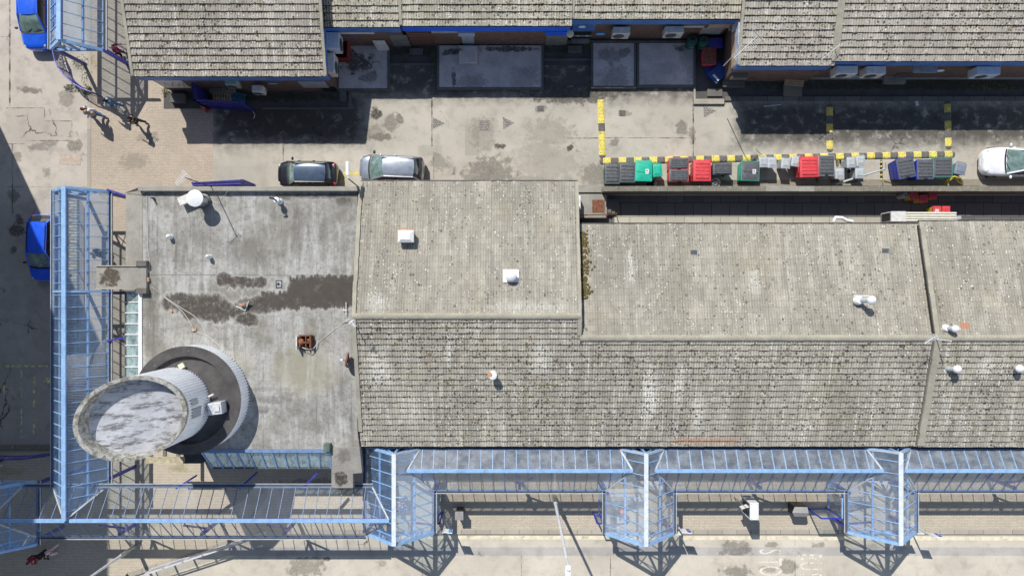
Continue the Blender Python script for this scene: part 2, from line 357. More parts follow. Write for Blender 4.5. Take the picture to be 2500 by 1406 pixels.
m_dock = conc('loading_dock_concrete', (.66,.61,.59), [(1690,150,30,60,.3),(1500,190,40,30,.4),(1280,190,50,30,.3),(1150,200,40,20,.35),(1490,135,30,20,.5),(880,155,40,26,.9),(900,190,26,14,.6),(860,140,24,20,.9),(1105,128,24,8,.9),(1108,190,6,24,.9),(1240,120,70,7,.9),(1525,128,22,12,.6),(1660,118,18,9,.8),(1600,190,40,40,.2)], z=.18)
m_coping = conc('lichened_coping', (.27,.25,.2), None, lich=.75, fine=.75)
m_conc = conc('plain_concrete', (.34,.325,.285), None, lich=.2, streak=.3)
m_concd = conc('dark_concrete', (.17,.16,.145), None, lich=.15)
m_wallc = conc('stained_render', (.2,.18,.16), None, lich=.1)
def felt():
    t = NT('flat_roof_felt', .85, 0, .3); p = t.pos(); x = t.xyz(); Z = 3.9
    c = t.mix(t.ss(t.noise(p, .45, 6, .65), .35, .65), (.235,.225,.195), (.41,.405,.385))
    c = t.mix(t.ss(t.noise(t.sc(p,(2.6,.2,1)), 1.0, 6, .7), .50, .72, 0, .75), c, (.17,.155,.135))
    c = t.mix(t.ss(t.noise(t.sc(p,(1.6,.25,1)), 1.3, 5, .65), .50, .72, 0, .6), c, (.56,.57,.56))
    c = t.mix(t.ss(t.noise(p, 5, 6, .8), .44, .68, 0, .6), c, (.12,.11,.095))
    c = t.mix(t.ss(t.noise(p, 22, 3, .8), .55, .8, 0, .4), c, (.10,.095,.085))
    fx = t.m('ABSOLUTE', t.m('SUBTRACT', t.m('FRACT', t.m('DIVIDE', t.m('ADD', x[0], t.m('MULTIPLY', t.noise(p, 1.1, 3), .14)), 1.02)), .5))
    c = t.mix(t.m('MULTIPLY', t.ss(fx, .478, .497, 0, .6), t.ss(t.noise(p,.9,3), .42, .62, .05, 1)), c, (.09,.085,.08))
    fy = t.ss(t.m('ABSOLUTE', t.m('SUBTRACT', x[1], t.m('ADD', Y(674, Z), t.m('MULTIPLY', t.noise(p, .8, 3), .12)))), .0, .05, .55, 0)
    c = t.mix(fy, c, (.10,.095,.09))
    drip = (1.3,.5,1)
    pond = t.rects([(704,674,890,752,1),(640,712,735,756,.9),(556,688,646,702,.7)], Z, .22, .42, (2.2,.6,1))
    bl = t.blots([(640,745,70,26,.75),(520,758,105,32,.85),(600,780,40,20,.8),(586,685,52,11,.85),(545,680,24,20,.8),(640,688,16,16,.7),(470,738,95,28,.7)], Z, .55, .8, 1.2, drip)
    wet = t.m('MAXIMUM', pond, bl)
    tide = t.m('MULTIPLY', t.ss(wet, .02, .14), t.ss(wet, .34, .16))
    c = t.mix(t.m('MULTIPLY', tide, .30), c, (.50,.49,.46))
    grime = t.m('MULTIPLY', t.ss(t.noise(p, 5, 6, .8), .30, .55, .42, 1), t.ss(t.noise(t.sc(p,(1.6,.6,1)), 1.2, 5, .7), .2, .5, .75, 1))
    grime = t.m('MAXIMUM', grime, t.m('MULTIPLY', t.ss(pond, .5, .9), t.ss(t.noise(p, 2.2, 5, .7), .25, .5, .72, .97)))
    c = t.mix(t.m('MULTIPLY', t.ss(wet, .2, .7), grime), c, t.mix(t.noise(p, 2.5, 4), (.042,.035,.03), (.085,.07,.057)))
    b2 = t.blots([(670,975,52,12,.55),(640,1000,26,12,.6),(700,962,30,8,.5),(640,950,120,6,.3),(780,478,110,7,.9),(840,490,26,16,.85),(690,480,40,10,.8),(380,600,30,60,.4),(500,560,60,60,.3),(840,980,40,60,.35),(440,620,20,60,.4),(730,560,16,60,.35),(790,570,12,50,.3),(600,620,90,40,.3),(760,1010,90,60,.25),(370,760,20,140,.35)], Z, .6, 1.0, 1.5, (1.6,.7,1))
    c = t.mix(t.m('MULTIPLY', b2, t.ss(t.noise(p, 4, 5, .7), .25, .6, .3, 1)), c, (.085,.077,.068))
    v = t.voro(p, 1.5); c = t.mix(t.ss(v['Distance'], .026, .045, .85, 0), c, (.75,.74,.7))
    v = t.voro(t.vm('ADD', p, (5,3,0)), 3.5); c = t.mix(t.m('MULTIPLY', t.ss(v['Distance'], .03, .06, .8, 0), t.ss(t.noise(p,.5,3),.5,.6)), c, (.7,.69,.66))
    g = t.blots([(740,905,100,70,.5),(590,880,40,40,.3)], Z, .6, .6); c = t.mix(g, c, (.36,.34,.25))
    t.color(c); t.bump(t.noise(p, 8, 4, .7), .25, .01)
    t.put(t.b.inputs['Roughness'], t.ss(wet, .3, .9, .88, .6))
    return t.mat
m_felt = felt()
m_tileA = tile_mat('roof_tile_mottled', (.43,.39,.33), 1.15, .62, .22, .40, eave=(Y(187,3.7), Y(187,3.7)+3.2, .16))
m_tileB = tile_mat('roof_tile_mossy', (.46,.425,.345), 1.15, .66, .3, .40, heavy=[(830,10,40,26,1),(1320,10,70,34,1),(1140,6,60,16,.7)], eave=(Y(60,3.7), Y(60,3.7)+1.0, .12))
m_tileC = tile_mat('roof_tile_weathered', (.46,.42,.36), .8, .56, .22, .40, heavy=[(1960,60,90,90,1.2),(2400,60,120,60,.8),(2200,30,80,40,.4)])
m_tileN = tile_mat('roof_tile_sunny_slope', (.405,.376,.315), .42, .05, .28, .34, seams=True, big_dots=.7, heavy=[(1960,730,260,80,1.3),(2440,620,120,110,1.3),(1700,770,180,40,.7)], pale=[(1540,650,10,60,.8),(1840,690,12,50,.5),(1300,750,110,20,.5),(930,740,40,30,.6)], orange=[(2312,784,2334,800,.95),(972,557,1010,561,.8)])
m_tileS = tile_mat('roof_tile_shady_slope', (.415,.385,.325), .95, .54, .2, .5, heavy=[(1020,810,200,46,.8),(1650,885,400,46,.8),(1300,1000,320,60,.5),(2420,960,120,80,.7),(1240,860,200,40,.4)], pale=[(1585,960,24,80,1.1),(1655,940,16,60,.9),(930,900,34,60,.8),(1710,1010,20,60,.7),(1320,870,30,50,.7),(1000,1000,30,50,.5),(2390,900,30,30,.6)], orange=[(1645,1072,1805,1084,.6),(2475,882,2500,900,.8)])
m_mortar = conc('verge_mortar', (.40,.375,.30), None, lich=.4)
m_ridge = conc('ridge_tile_concrete', (.40,.375,.30), None, lich=.65, fine=.5)

# ------------------------------------------------------------------ thing materials
m_blue = simple('pale_blue_paint', (.25,.42,.66), .5, 0, .12, 3, dirt=.3)
m_bar_shade = simple('shaded_blue_glazing_bar', (.11,.17,.30), .5, 0, .15, 4)  # darker copy of the canopy blue, shade put into the bar colour
m_eave = simple('dull_blue_steel', (.15,.23,.38), .5, 0, .15, 3, dirt=.4)
m_bluew = simple('chalky_white_blue_paint', (.62,.68,.76), .45, 0, .1, 3, dirt=.35)
m_indigo = simple('indigo_paint', (.045,.045,.30), .4, 0, .15, 4)
m_navy = simple('navy_fascia', (.06,.17,.48), .5, 0, .2, 1.5, dirt=.4)
m_royal = simple('royal_blue_fascia', (.012,.12,.80), .5, 0, .1, 2)
def brickwall(name, base):
    t = NT(name, .9, 0, .25); p = t.pos(); x = t.xyz()
    cb = t.n('ShaderNodeCombineXYZ'); t.put(cb.inputs[0], t.m('ADD', x[0], x[1])); t.put(cb.inputs[1], x[2])
    br = t.n('ShaderNodeTexBrick'); t.put(br.inputs['Vector'], cb.outputs[0]); br.inputs['Scale'].default_value = 1
    br.inputs['Brick Width'].default_value = .225; br.inputs['Row Height'].default_value = .075; br.inputs['Mortar Size'].default_value = .008
    t.put(br.inputs['Color1'], tuple(b*.75 for b in base)); t.put(br.inputs['Color2'], tuple(b*1.25 for b in base)); t.put(br.inputs['Mortar'], (.13,.115,.1))
    c = t.mix(t.ss(t.noise(p, 1.2, 5, .7), .5, .75, 0, .6), br.outputs['Color'], (.045,.035,.03))
    c = t.mix(t.ss(t.noise(t.sc(p,(1,1,3)), 3, 5, .75), .68, .78, 0, .4), c, (.3,.28,.26))
    t.color(c); t.bump(br.outputs['Fac'], -.5, .01); return t.mat
m_wall = brickwall('brown_brick', (.17,.105,.085))
m_white = simple('white_metal', (.74,.75,.76), .4, 0, .06, 4, dirt=.18)
m_offw = simple('aged_white_plastic', (.62,.61,.58), .5, 0, .12, 5, dirt=.3)
m_grey = simple('light_grey_plastic', (.40,.43,.45), .5, 0, .1, 5)
m_dkgrey = simple('dark_grey_plastic', (.098,.103,.110), .42, 0, .2, 7, dirt=.15)
m_black = simple('black_plastic', (.018,.018,.02), .45, 0, .2, 7)
m_red = simple('red_plastic', (.62,.06,.07), .45, 0, .12, 5, dirt=.15)
m_green = simple('green_plastic', (.015,.42,.28), .45, 0, .12, 5, dirt=.12)
m_dgreen = simple('dark_green_plastic', (.012,.10,.075), .45, 0, .12, 5)
m_bblue = simple('blue_plastic', (.02,.045,.40), .45, 0, .12, 5)
m_yellow = simple('yellow_plastic', (.75,.56,.05), .5, 0, .1, 5, dirt=.25)
m_rubber = simple('grey_rubber', (.14,.13,.12), .85, 0, .25, 8)
m_ryel = simple('worn_yellow_rubber', (.70,.58,.13), .8, 0, .22, 9, dirt=.45)
m_steel = simple('galvanised_steel', (.50,.52,.54), .35, .8, .15, 6)
m_alu = simple('white_aluminium_post', (.70,.71,.74), .4, .2, .08, 4)
m_rust = simple('rusty_steel', (.20,.085,.045), .85, .2, .5, 9)
m_iron = simple('cast_iron_cover', (.22,.2,.18), .7, .3, .35, 14)
m_wood = simple('weathered_timber', (.36,.27,.17), .8, 0, .3, 6)
m_bwood = simple('blue_painted_timber', (.03,.14,.25), .7, 0, .3, 6)
m_ply = simple('tan_plywood', (.50,.36,.22), .75, 0, .15, 4)
m_gboard = simple('grey_board', (.30,.33,.36), .7, 0, .15, 3)
m_gdoor = simple('grey_blue_door', (.33,.39,.47), .5, 0, .06, 3)
m_tyre = simple('tyre_rubber', (.015,.015,.016), .8, 0, .2, 9)
m_rim = simple('alloy_rim', (.45,.46,.48), .3, .8, .1, 9)
m_chrome = simple('chrome', (.7,.7,.72), .12, 1, .05, 9)
m_plate = simple('yellow_number_plate', (.75,.58,.06), .5, 0, .04, 5)
m_platew = simple('white_number_plate', (.75,.75,.74), .5, 0, .04, 5)
m_lamp = simple('headlamp_glass', (.62,.66,.68), .08, .1, .1, 14, coat=1)
m_tail = simple('tail_lamp_red', (.38,.015,.02), .15, 0, .1, 9, coat=1)
m_screen = simple('tinted_windscreen', (.16,.24,.22), .04, 0, .35, 2.6, spec=.8, coat=.5)
m_glass_d = simple('dark_car_glass', (.02,.026,.03), .04, 0, .3, 3, spec=.8, coat=.5)
m_cream = simple('cream_road_paint', (.70,.63,.46), .85, 0, .12, 4, dirt=.6)
m_ypaint = simple('yellow_road_paint', (.68,.55,.12), .85, 0, .15, 5, dirt=.8)
m_cable = simple('pale_cable', (.55,.53,.48), .6, 0, .1, 5)
m_darkc = simple('black_cable', (.02,.02,.02), .6, 0, .1, 5)
m_skin = simple('skin', (.55,.34,.25), .6, 0, .06, 12)
def worn(name, col, lo=.42, hi=.52, sc=5.0):
    t = NT(name, .85, 0, .3); p = t.pos(); t.color(t.mix(t.noise(p, 6, 4), tuple(c*.85 for c in col), col))
    tr = t.n('ShaderNodeBsdfTransparent'); mx = t.n('ShaderNodeMixShader'); t.put(mx.inputs[0], t.ss(t.noise(p, sc, 5, .7), lo, hi))
    t.t.links.new(tr.outputs[0], mx.inputs[1]); t.t.links.new(t.b.outputs[0], mx.inputs[2]); t.t.links.new(mx.outputs[0], t.out.inputs[0]); return t.mat
m_wpaint = worn('worn_white_lettering', (.74,.70,.58), .36, .50, 6)
m_wyel = worn('worn_yellow_lines', (.80,.72,.34), .44, .52, 4)
def glass(name, tint, haze, hcol, refl, rough=.02):
    t = NT(name, rough); nt = t.t; p = t.pos()
    tr = t.n('ShaderNodeBsdfTransparent'); tr.inputs[0].default_value = (*tint,1)
    gl = t.n('ShaderNodeBsdfGlossy'); gl.inputs['Roughness'].default_value = rough; gl.inputs['Color'].default_value = (.95,.97,1,1)
    df = t.n('ShaderNodeBsdfDiffuse'); df.inputs['Color'].default_value = (*hcol,1)
    ge = t.n('ShaderNodeNewGeometry'); dt = t.n('ShaderNodeVectorMath', operation='DOT_PRODUCT'); nt.links.new(ge.outputs['Normal'], dt.inputs[0]); nt.links.new(ge.outputs['Incoming'], dt.inputs[1])
    fr = t.m('MULTIPLY_ADD', t.m('POWER', t.m('SUBTRACT', 1.0, t.m('ABSOLUTE', dt.outputs['Value'])), 5.0), .92, .05)
    m1 = t.n('ShaderNodeMixShader'); t.put(m1.inputs[0], t.ss(t.noise(p, 1.6, 5, .7), .3, .75, haze*.45, haze*1.6)); nt.links.new(tr.outputs[0], m1.inputs[1]); nt.links.new(df.outputs[0], m1.inputs[2])
    m2 = t.n('ShaderNodeMixShader'); t.put(m2.inputs[0], t.m('ADD', fr, refl)); nt.links.new(m1.outputs[0], m2.inputs[1]); nt.links.new(gl.outputs[0], m2.inputs[2])
    nt.links.new(m2.outputs[0], t.out.inputs[0]); return t.mat
m_glass = glass('canopy_glass', (.95,.965,.98), .035, (.60,.70,.84), .02)
m_glassd = glass('sky_haze_canopy_glass', (.96,.97,.98), .20, (.78,.83,.88), .13)  # pale diffuse haze painted in place of the reflected sky
m_glassb = glass('blue_sky_haze_canopy_glass', (.82,.91,.99), .15, (.36,.58,.97), .10)  # blue sky reflection painted into the tint and diffuse haze
m_glassp = glass('pale_canopy_glass', (.92,.95,.98), .17, (.66,.76,.90), .08)  # paler sky reflection painted into the diffuse haze
m_skylt = glass('greenish_skylight_glass', (.55,.72,.72), .55, (.50,.66,.66), .03)
m_shopg = simple('dark_shop_glazing', (.03,.04,.05), .06, 0, .3, 2)
def corr_metal():
    t = NT('corrugated_white_cladding', .35, .0, .5); p = t.pos()
    c = t.mix(t.ss(t.noise(t.sc(p,(1,1,.3)), 2.2, 5, .65), .3, .75), (.84,.86,.89), (.93,.94,.96))
    c = t.mix(t.ss(t.noise(t.sc(p,(2,2,.5)), 3, 5, .75), .62, .76, 0, .4), c, (.25,.26,.28))
    t.color(c); return t.mat
m_corr = corr_metal()
def membrane():
    t = NT('grey_brown_membrane', .42, 0, .5); p = t.pos()
    c = t.mix(t.ss(t.noise(p, 1.4, 5, .65), .3, .7), (.055,.05,.05), (.095,.087,.083))
    v = t.voro(p, 3.0); c = t.mix(t.m('MULTIPLY', t.ss(v['Distance'], .035, .07, .9, 0), t.ss(t.noise(p, .9, 3), .45, .6)), c, (.6,.6,.58))
    t.color(c); return t.mat
m_memb = membrane()
def tower_top():
    t = NT('blotched_grey_deck', .8, 0, .3); p = t.pos()
    c = t.mix(t.ss(t.noise(p, 1.2, 5, .6), .3, .7), (.44,.45,.48), (.60,.61,.64))
    n = t.noise(t.sc(p,(.5,1.7,.5)), 1.9, 6, .8); c = t.mix(t.ss(n, .47, .62, 0, .85), c, (.10,.095,.09))
    t.color(c); return t.mat
m_ttop = tower_top()
def rimconc():
    t = NT('lichened_tower_rim', .9, 0, .3); p = t.pos()
    c = t.mix(t.ss(t.noise(p, 3.5, 6, .75), .42, .58), (.21,.195,.165), (.47,.46,.43))
    c = t.mix(t.ss(t.noise(p, 2.0, 4, .7), .55, .7, 0, .7), c, (.20,.18,.07))
    t.color(c); t.bump(t.noise(p, 9, 4), .4, .02); return t.mat
m_rimc = rimconc()
def mossm():
    t = NT('moss', 1.0, 0, .1); p = t.pos(); t.color(t.mix(t.noise(p, 7, 4), (.06,.05,.02), (.20,.16,.06))); return t.mat
m_moss = mossm()
m_grass = simple('weed_leaf', (.22,.27,.07), .8, 0, .4, 6)

# ------------------------------------------------------------------ the setting: ground, roads, paving
def sheet(name, pts, mat, z0=-.4, z=0.0):
    m = MB(); m.prism([tuple(W(*p)[:2]) for p in pts], z0, z); return struct(name, m, mat)
m = MB(); m.box(-300, 300, -300, 300, -.6, -.34); struct('ground', m, m_ground)
sheet('west_road', [(-900,-700),(213,-700),(213,470),(150,470),(150,1086),(-900,1086)], m_west, z=-.10)
sheet('paving', [(222,-100),(520,-100),(520,478),(222,478)], m_brick, z=.0)
sheet('paving_under_canopy', [(192,478),(460,478),(460,1100),(192,1100)], m_brick, z=.0)
sheet('bus_station_pavement', [(-900,1100),(2900,1100),(2900,1293),(640,1293),(310,1398),(250,1480),(-900,1480)], m_brick2, z=.0)
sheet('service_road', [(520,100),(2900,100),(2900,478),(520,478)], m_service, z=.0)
sheet('kerb_west', [(213,-100),(222,-100),(222,478),(213,478)], m_kerb, z=.014)
sheet('cobble_verge', [(150,470),(192,470),(192,1086),(150,1086)], m_cobble, z=.01)
sheet('kerb_turning', [(-900,1086),(192,1086),(192,1100),(-900,1100)], m_coping, z=.05)
sheet('bus_road', [(640,1302),(2900,1302),(2900,1900),(-900,1900),(-900,1480),(250,1480),(318,1403)], m_bus, z=-.12)
sheet('kerb_bus_stop', [(640,1293),(2900,1293),(2900,1303.5),(640,1303.5)], m_kerb, z=.008)
sheet('kerb_bus_curve', [(310,1398),(640,1293),(640,1303.5),(318,1408)], m_kerb, z=.008)
sheet('edge_line', [(980,1308),(2900,1312),(2900,1321),(980,1317)], m_cream, z0=-.12, z=-.115)
sheet('aggregate_strip', [(560,1337),(2900,1337),(2900,1357),(560,1357)], m_gravel, z0=-.12, z=-.114)
sheet('edge_line_curve', [(410,1404),(640,1330),(640,1336),(430,1404)], m_cream, z0=-.12, z=-.116)
# dark damp asphalt of the recessed yards by the walls
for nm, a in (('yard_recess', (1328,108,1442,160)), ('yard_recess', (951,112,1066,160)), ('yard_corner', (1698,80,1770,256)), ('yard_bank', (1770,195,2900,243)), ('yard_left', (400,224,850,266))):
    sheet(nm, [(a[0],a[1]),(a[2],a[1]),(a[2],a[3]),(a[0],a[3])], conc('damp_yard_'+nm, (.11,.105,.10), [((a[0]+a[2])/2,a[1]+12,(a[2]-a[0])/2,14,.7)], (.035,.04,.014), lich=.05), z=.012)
    
def dock(x0, y0, x1, y1, z=.18):
    m = MB(); p, q = W(x0,y1,z), W(x1,y0,z); m.box(p.x+.14, q.x-.14, p.y+.14, q.y, -.1, z); struct('loading_dock', m, m_dock)
    m = MB(); m.box(p.x, p.x+.14, p.y, q.y, -.1, z+.025); m.box(q.x-.14, q.x, p.y, q.y, -.1, z+.025); m.box(p.x+.14, q.x-.14, p.y, p.y+.14, -.1, z+.025); struct('dock_kerb', m, m_concd)
dock(822,112,951,222); dock(1067,112,1327,219); dock(1443,106,1553,216); dock(1555,106,1698,213)
m = MB(); a, b = W(951,159,.1), W(1067,156,.1); m.box(a.x,b.x,a.y-.02,a.y+.12,-.1,.1); struct('yard_kerb', m, m_concd)
m = MB(); a, b = W(1328,148,.1), W(1443,145,.1); m.box(a.x,b.x,a.y-.02,a.y+.12,-.1,.1); struct('yard_kerb', m, m_concd)
m = MB(); a, b = W(640,265,.1), W(857,262,.1); m.box(a.x,b.x,a.y-.06,a.y+.06,-.1,.1); c = W(857,222,.1); m.box(b.x-.14,b.x,a.y+.06,c.y,-.1,.1); struct('yard_kerb', m, m_concd)
m = MB(); a, b = W(1770,246,.12), W(2900,240,.12); m.box(a.x,b.x,a.y,a.y+.26,-.1,.12); struct('bank_kerb', m, m_kerb_d)
m = MB(); a, b = W(1694,254,.16), W(1768,243,.16); m.box(a.x,b.x,a.y,b.y+.03,-.1,.17); m.box(a.x,a.x+.12,b.y+.03,Y(108),-.1,.13); struct('corner_kerb', m, m_mortar)
# sunken passage behind the coping wall
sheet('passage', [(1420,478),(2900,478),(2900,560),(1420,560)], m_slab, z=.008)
sheet('passage_sunlit_strip', [(1500,527),(2150,530),(2150,560),(1500,560)], m_slab_sun, z=.014)  # lighter slabs painted where sun reaches past the wall shadow
sheet('wall_verge', [(1470,441),(2900,436),(2900,452),(1470,456)], conc('gritty_verge', (.30,.27,.21), [(2060,442,40,8,.8),(1800,446,80,6,.6),(1500,446,30,6,.6)], lich=.2), z=.02)
# painted lines
def paint(name, pts, mat, z): 
    m = MB(); m.prism([tuple(W(*p)[:2]) for p in pts], z-.003, z); return struct(name, m, mat)
for q in ([(842,421),(880,421),(880,427),(842,427)], [(838,421),(842,421),(842,446),(838,446)], [(818,440),(838,440),(838,446),(818,446)]): paint('road_marking', q, m_ypaint, .006)
for q in ([(-10,892),(118,892),(118,896),(-10,896)], [(-5,938),(9,938),(9,942),(-5,942)], [(5,942),(9,942),(9,966),(5,966)], [(48,900),(51,900),(51,1070),(48,1070)], [(78,920),(83,920),(83,1060),(78,1060)], [(104,922),(125,922),(125,935),(104,935)]): paint('road_marking', q, m_wyel, -.094)
def text_mesh(name, s, size, mat, loc, rot, sx=1.0, parent=None, extr=.0, align='CENTER'):
    cu = bpy.data.curves.new(name, 'FONT'); cu.body = s; cu.size = size; cu.extrude = extr; cu.align_x = align; cu.align_y = 'CENTER'; cu.resolution_u = 3
    o = bpy.data.objects.new(name, cu); COL.objects.link(o); dg = bpy.context.evaluated_depsgraph_get(); me = bpy.data.meshes.new_from_object(o.evaluated_get(dg)); bpy.data.objects.remove(o)
    for v in me.vertices: v.co.x *= sx
    me.materials.clear(); me.materials.append(mat); o = bpy.data.objects.new(name, me); COL.objects.link(o)
    if parent is not None: o.parent = parent; o.location = Vector(loc)-wloc(parent)
    else: o.location = loc
    o.rotation_euler = rot; return o
# road lettering reads down the picture, the tops of its letters point right
for s, px, ys in (('STOP', 1878, (1346,1371,1393,1417)), ('BUS', 1976, (1359,1381,1405))):
    for ch, py in zip(s, ys):
        o = text_mesh('lettering', ch, 2.1, m_wpaint, W(px, py, -.11), (0,0,-math.pi/2), .40); o['kind'] = 'structure'
# ------------------------------------------------------------------ buildings
def onwall(px, py, y):               # height on the vertical wall plane y=const that shows at row py; and x there
    z = CH - y*F/(CY-py); return X(px, z), z
ZE, PITCH = 3.7, .262
def ridge_caps(x0, x1, y, z, parent, mat=None, n=.33, r=.16):
    m = MB(); k = max(1, round((x1-x0)/n)); d = (x1-x0)/k
    for i in range(k):
        a = x0+i*d; rr = r+rng.normal(0,.004)
        pr = [(y+rr*math.cos(t)*1.05, z-.04+rr*.62*math.sin(t)) for t in np.linspace(0, math.pi, 7)]
        vs = [(a-.015, p[0], p[1]+.012) for p in pr]+[(a+d, p[0], p[1]) for p in pr]
        m.add(vs, [(j, j+1, 8+j, 7+j) for j in range(6)]+[tuple(range(6,-1,-1)), tuple(range(7,14))])
    return m.build('ridge_tiles', mat or m_ridge, parent, smooth=40)
def verge(x, ya, za, yb, zb, parent, w=.16, h=.10, mat=None, name='verge'):
    m = MB(); n = 16
    for i in range(n):
        t0, t1 = i/n, (i+1)/n; e = rng.normal(0,.008)
        p0 = (x+e, ya+(yb-ya)*t0, za+(zb-za)*t0); p1 = (x+e, ya+(yb-ya)*t1, za+(zb-za)*t1)
        m.beam(p0, p1, w, h)
    return m.build(name, mat or m_mortar, parent)
def shop_row(px0, px1, pye, label, tmat, wallover=.2, fascia=None, xl=None, xr=None, vl=True, vr=True, depth=9.0, ze=ZE, wl=.12, wr=.12, fh=.80):
    ye = Y(pye, ze); x0 = X(px0, ze) if xl is None else xl; x1 = X(px1, ze) if xr is None else xr; yw = ye+wallover
    root = thing('shop_building', label, 'building', ((x0+x1)/2, yw+depth/2, 0))
    yr = ye+7.6; zr = ze+(yr-ye)*PITCH
    roof_tiles('roof_slope', tmat, root, x0, x1, ye, ze, yr, zr, gauge=.385)
    m = MB(); m.poly([(x0,yr,zr),(x1,yr,zr),(x1,yr+7.6,ze),(x0,yr+7.6,ze)]); m.build('rear_roof_slope', tmat, root)
    ridge_caps(x0, x1, yr, zr+.02, root)
    m = MB(); a, b = x0+wl, x1-wr; t = zr-.12
    def zt(y): return ze-.10+(y-ye)*PITCH
    q = [(yw,0),(yr,0),(yr+7.3,0),(yr+7.3,zt(yw)),(yr,zt(yr)),(yw,zt(yw))]
    m.add([(a,*p) for p in q]+[(b,*p) for p in q], [tuple(range(5,-1,-1)), tuple(range(6,12))]+[(i,(i+1)%6,6+(i+1)%6,6+i) for i in range(6)]); m.build('wall', m_wall, root)
    m = MB(); m.box(x0+.05, x1-.05, ye+.035, yw-.003, ze-.12-fh, ze-.07); m.build('fascia', fascia or m_navy, root)
    m = MB(); m.tube((x0+.02,ye+.0,ze-.065),(x1-.02,ye+.0,ze-.065),.033,n=8); m.build('gutter', m_black, root)
    if vl: verge(x0+.06, ye+.05, ze+.05, yr, zr+.05, root)
    if vr: verge(x1-.06, ye+.05, ze+.05, yr, zr+.05, root)
    return root, ye, yw, x0, x1
def wallpanel(root, yw, px0, px1, py0, py1, name, mat, d=.03, z0=None, z1=None):
    xa, zt = onwall(px0, py0, yw); xb, zb = onwall(px1, py1, yw); xm = onwall(px1, py0, yw)[0]
    m = MB(); m.box(xa, xm, yw-d, yw+.01, z0 if z0 is not None else max(.02, zb), z1 if z1 is not None else zt); return m.build(name, mat, root, bevel=.004)
# A: top-left block
A, Aye, Ayw, Ax0, Ax1 = shop_row(322, 797, 187, 'corner shop block with mottled tiled roof behind the walking group of people', m_tileA, wl=.45, wr=.3)
m = MB(); m.box(Ax0+.32, Ax0+.45, Ayw-.02, Ayw+8, 2.75, 3.5); m.build('side_fascia', m_navy, A)
m = MB(); m.box(Ax1-.3, Ax1-.2, Ayw-.02, Ayw+8, 2.75, 3.55); m.build('side_fascia', m_navy, A)
m = MB(); m.box(Ax0+.6, Ax0+2.15, Ayw-.05, Ayw+.02, .9, 2.5); sh = m.build('shutter', m_offw, A)
m = MB()
for i in range(9):
    a = Ax0+.85+i*.13; m.beam((a,Ayw-.056,1.5+.25*math.sin(i*2.1)),(a+.2,Ayw-.056,1.8+.3*math.cos(i*1.7)),.03,.006,up=(0,1,0))
m.build('scrawl', m_black, sh)
wallpanel(A, Ayw, 726, 790, 198, 213, 'boarded_window', m_gboard, .05)
m = MB(); m.box(-11.9,-11.0,Ayw-.04,Ayw+.02,.05,1.0); m.build('vent_grille', m_black, A)
# B: recessed row of three roofs
B1, b1e, b1w, _, _ = shop_row(785, 976, 67, 'narrow recessed shop unit with mossy roof right of the corner block', m_tileB, xl=-11.0, vl=False, vr=False, depth=6)
B2, b2e, b2w, _, _ = shop_row(976, 1396, 64, 'recessed shop unit with bright royal blue fascia and grey double door', m_tileB, fascia=m_royal, vl=True, vr=False, depth=6)
B3, b3e, b3w, _, _ = shop_row(1396, 1806, 47, 'recessed shop unit with two wall mounted condensers under navy fascia', m_tileB, vl=True, vr=False, depth=6)
dr = wallpanel(B2, b2w, 1124, 1154, 78, 117, 'door', m_gdoor, .04, z0=.18)
m = MB(); x_, z_ = onwall(1139, 97, b2w); m.box(x_-.006,x_+.006,b2w-.052,b2w-.035,.2,2.2); m.box(x_+.05,x_+.09,b2w-.09,b2w-.035,1.05,1.12); m.build('handle', m_steel, dr)
wallpanel(B2, b2w, 1118, 1158, 70, 78, 'door_canopy', m_gdoor, .30)
sc = wallpanel(B2, b2w, 998, 1054, 79, 112, 'perforated_shutter', simple('brown_shutter', (.16,.085,.065), .6, .2, .15, 6), .05, z0=.05)
m = MB(); xa, _z = onwall(1002, 90, b2w); xb, _z = onwall(1052, 90, b2w)
for i in range(13):
    for j in range(9): m.box(xa+(xb-xa)*i/13, xa+(xb-xa)*i/13+.035, b2w-.058, b2w-.045, .3+j*.25, .34+j*.25)
m.build('perforation', m_steel, sc)
wallpanel(B1, b1w, 950, 992, 86, 112, 'boarded_doorway', simple('grey_green_board', (.17,.18,.165), .7, 0, .25, 3), .03, z0=.05)
wallpanel(B1, b1w, 800, 912, 78, 82, 'lintel_strip', m_offw, .05)
wallpanel(B2, b2w, 1335, 1388, 83, 107, 'grey_doorway', simple('grey_green_board', (.17,.18,.165), .7, 0, .25, 3), .03, z0=.05)
wallpanel(B2, b2w, 1052, 1120, 72, 78, 'lintel_strip', m_gboard, .10)
wallpanel(B2, b2w, 1332, 1392, 72, 82, 'door_canopy', m_royal, .16)
wallpanel(B2, b2w, 1332, 1383, 70, 74, 'sill', m_offw, .06)
db = wallpanel(B3, b3w, 1398, 1446, 74, 102, 'door', m_black, .05, z0=.1)
m = MB(); x_, z_ = onwall(1422, 86, b3w); m.box(x_-.55,x_+.55,b3w-.07,b3w-.045,z_-.09,z_+.09); m.build('push_plate', m_gboard, db)
m = MB(); m.box(x_-.36,x_-.22,b3w-.085,b3w-.065,z_-.06,z_+.08); m.box(x_+.2,x_+.34,b3w-.085,b3w-.065,z_-.06,z_+.08); m.build('notice', m_white, db)
wallpanel(B3, b3w, 1400, 1456, 56, 74, 'door_surround', m_navy, .09)
m = MB(); x_, z_ = onwall(1410, 112, b3w); a = W(1395,104,.14); m.box(a.x, a.x+1.15, b3w-.3, b3w, -.1, .14); m.build('door_step', m_conc, B3)
wallpanel(B3, b3w, 1735, 1788, 56, 68, 'plywood_panel', m_ply, .04)
wallpanel(B3, b3w, 1716, 1768, 68, 94, 'boarded_door', m_gboard, .05, z0=.9)
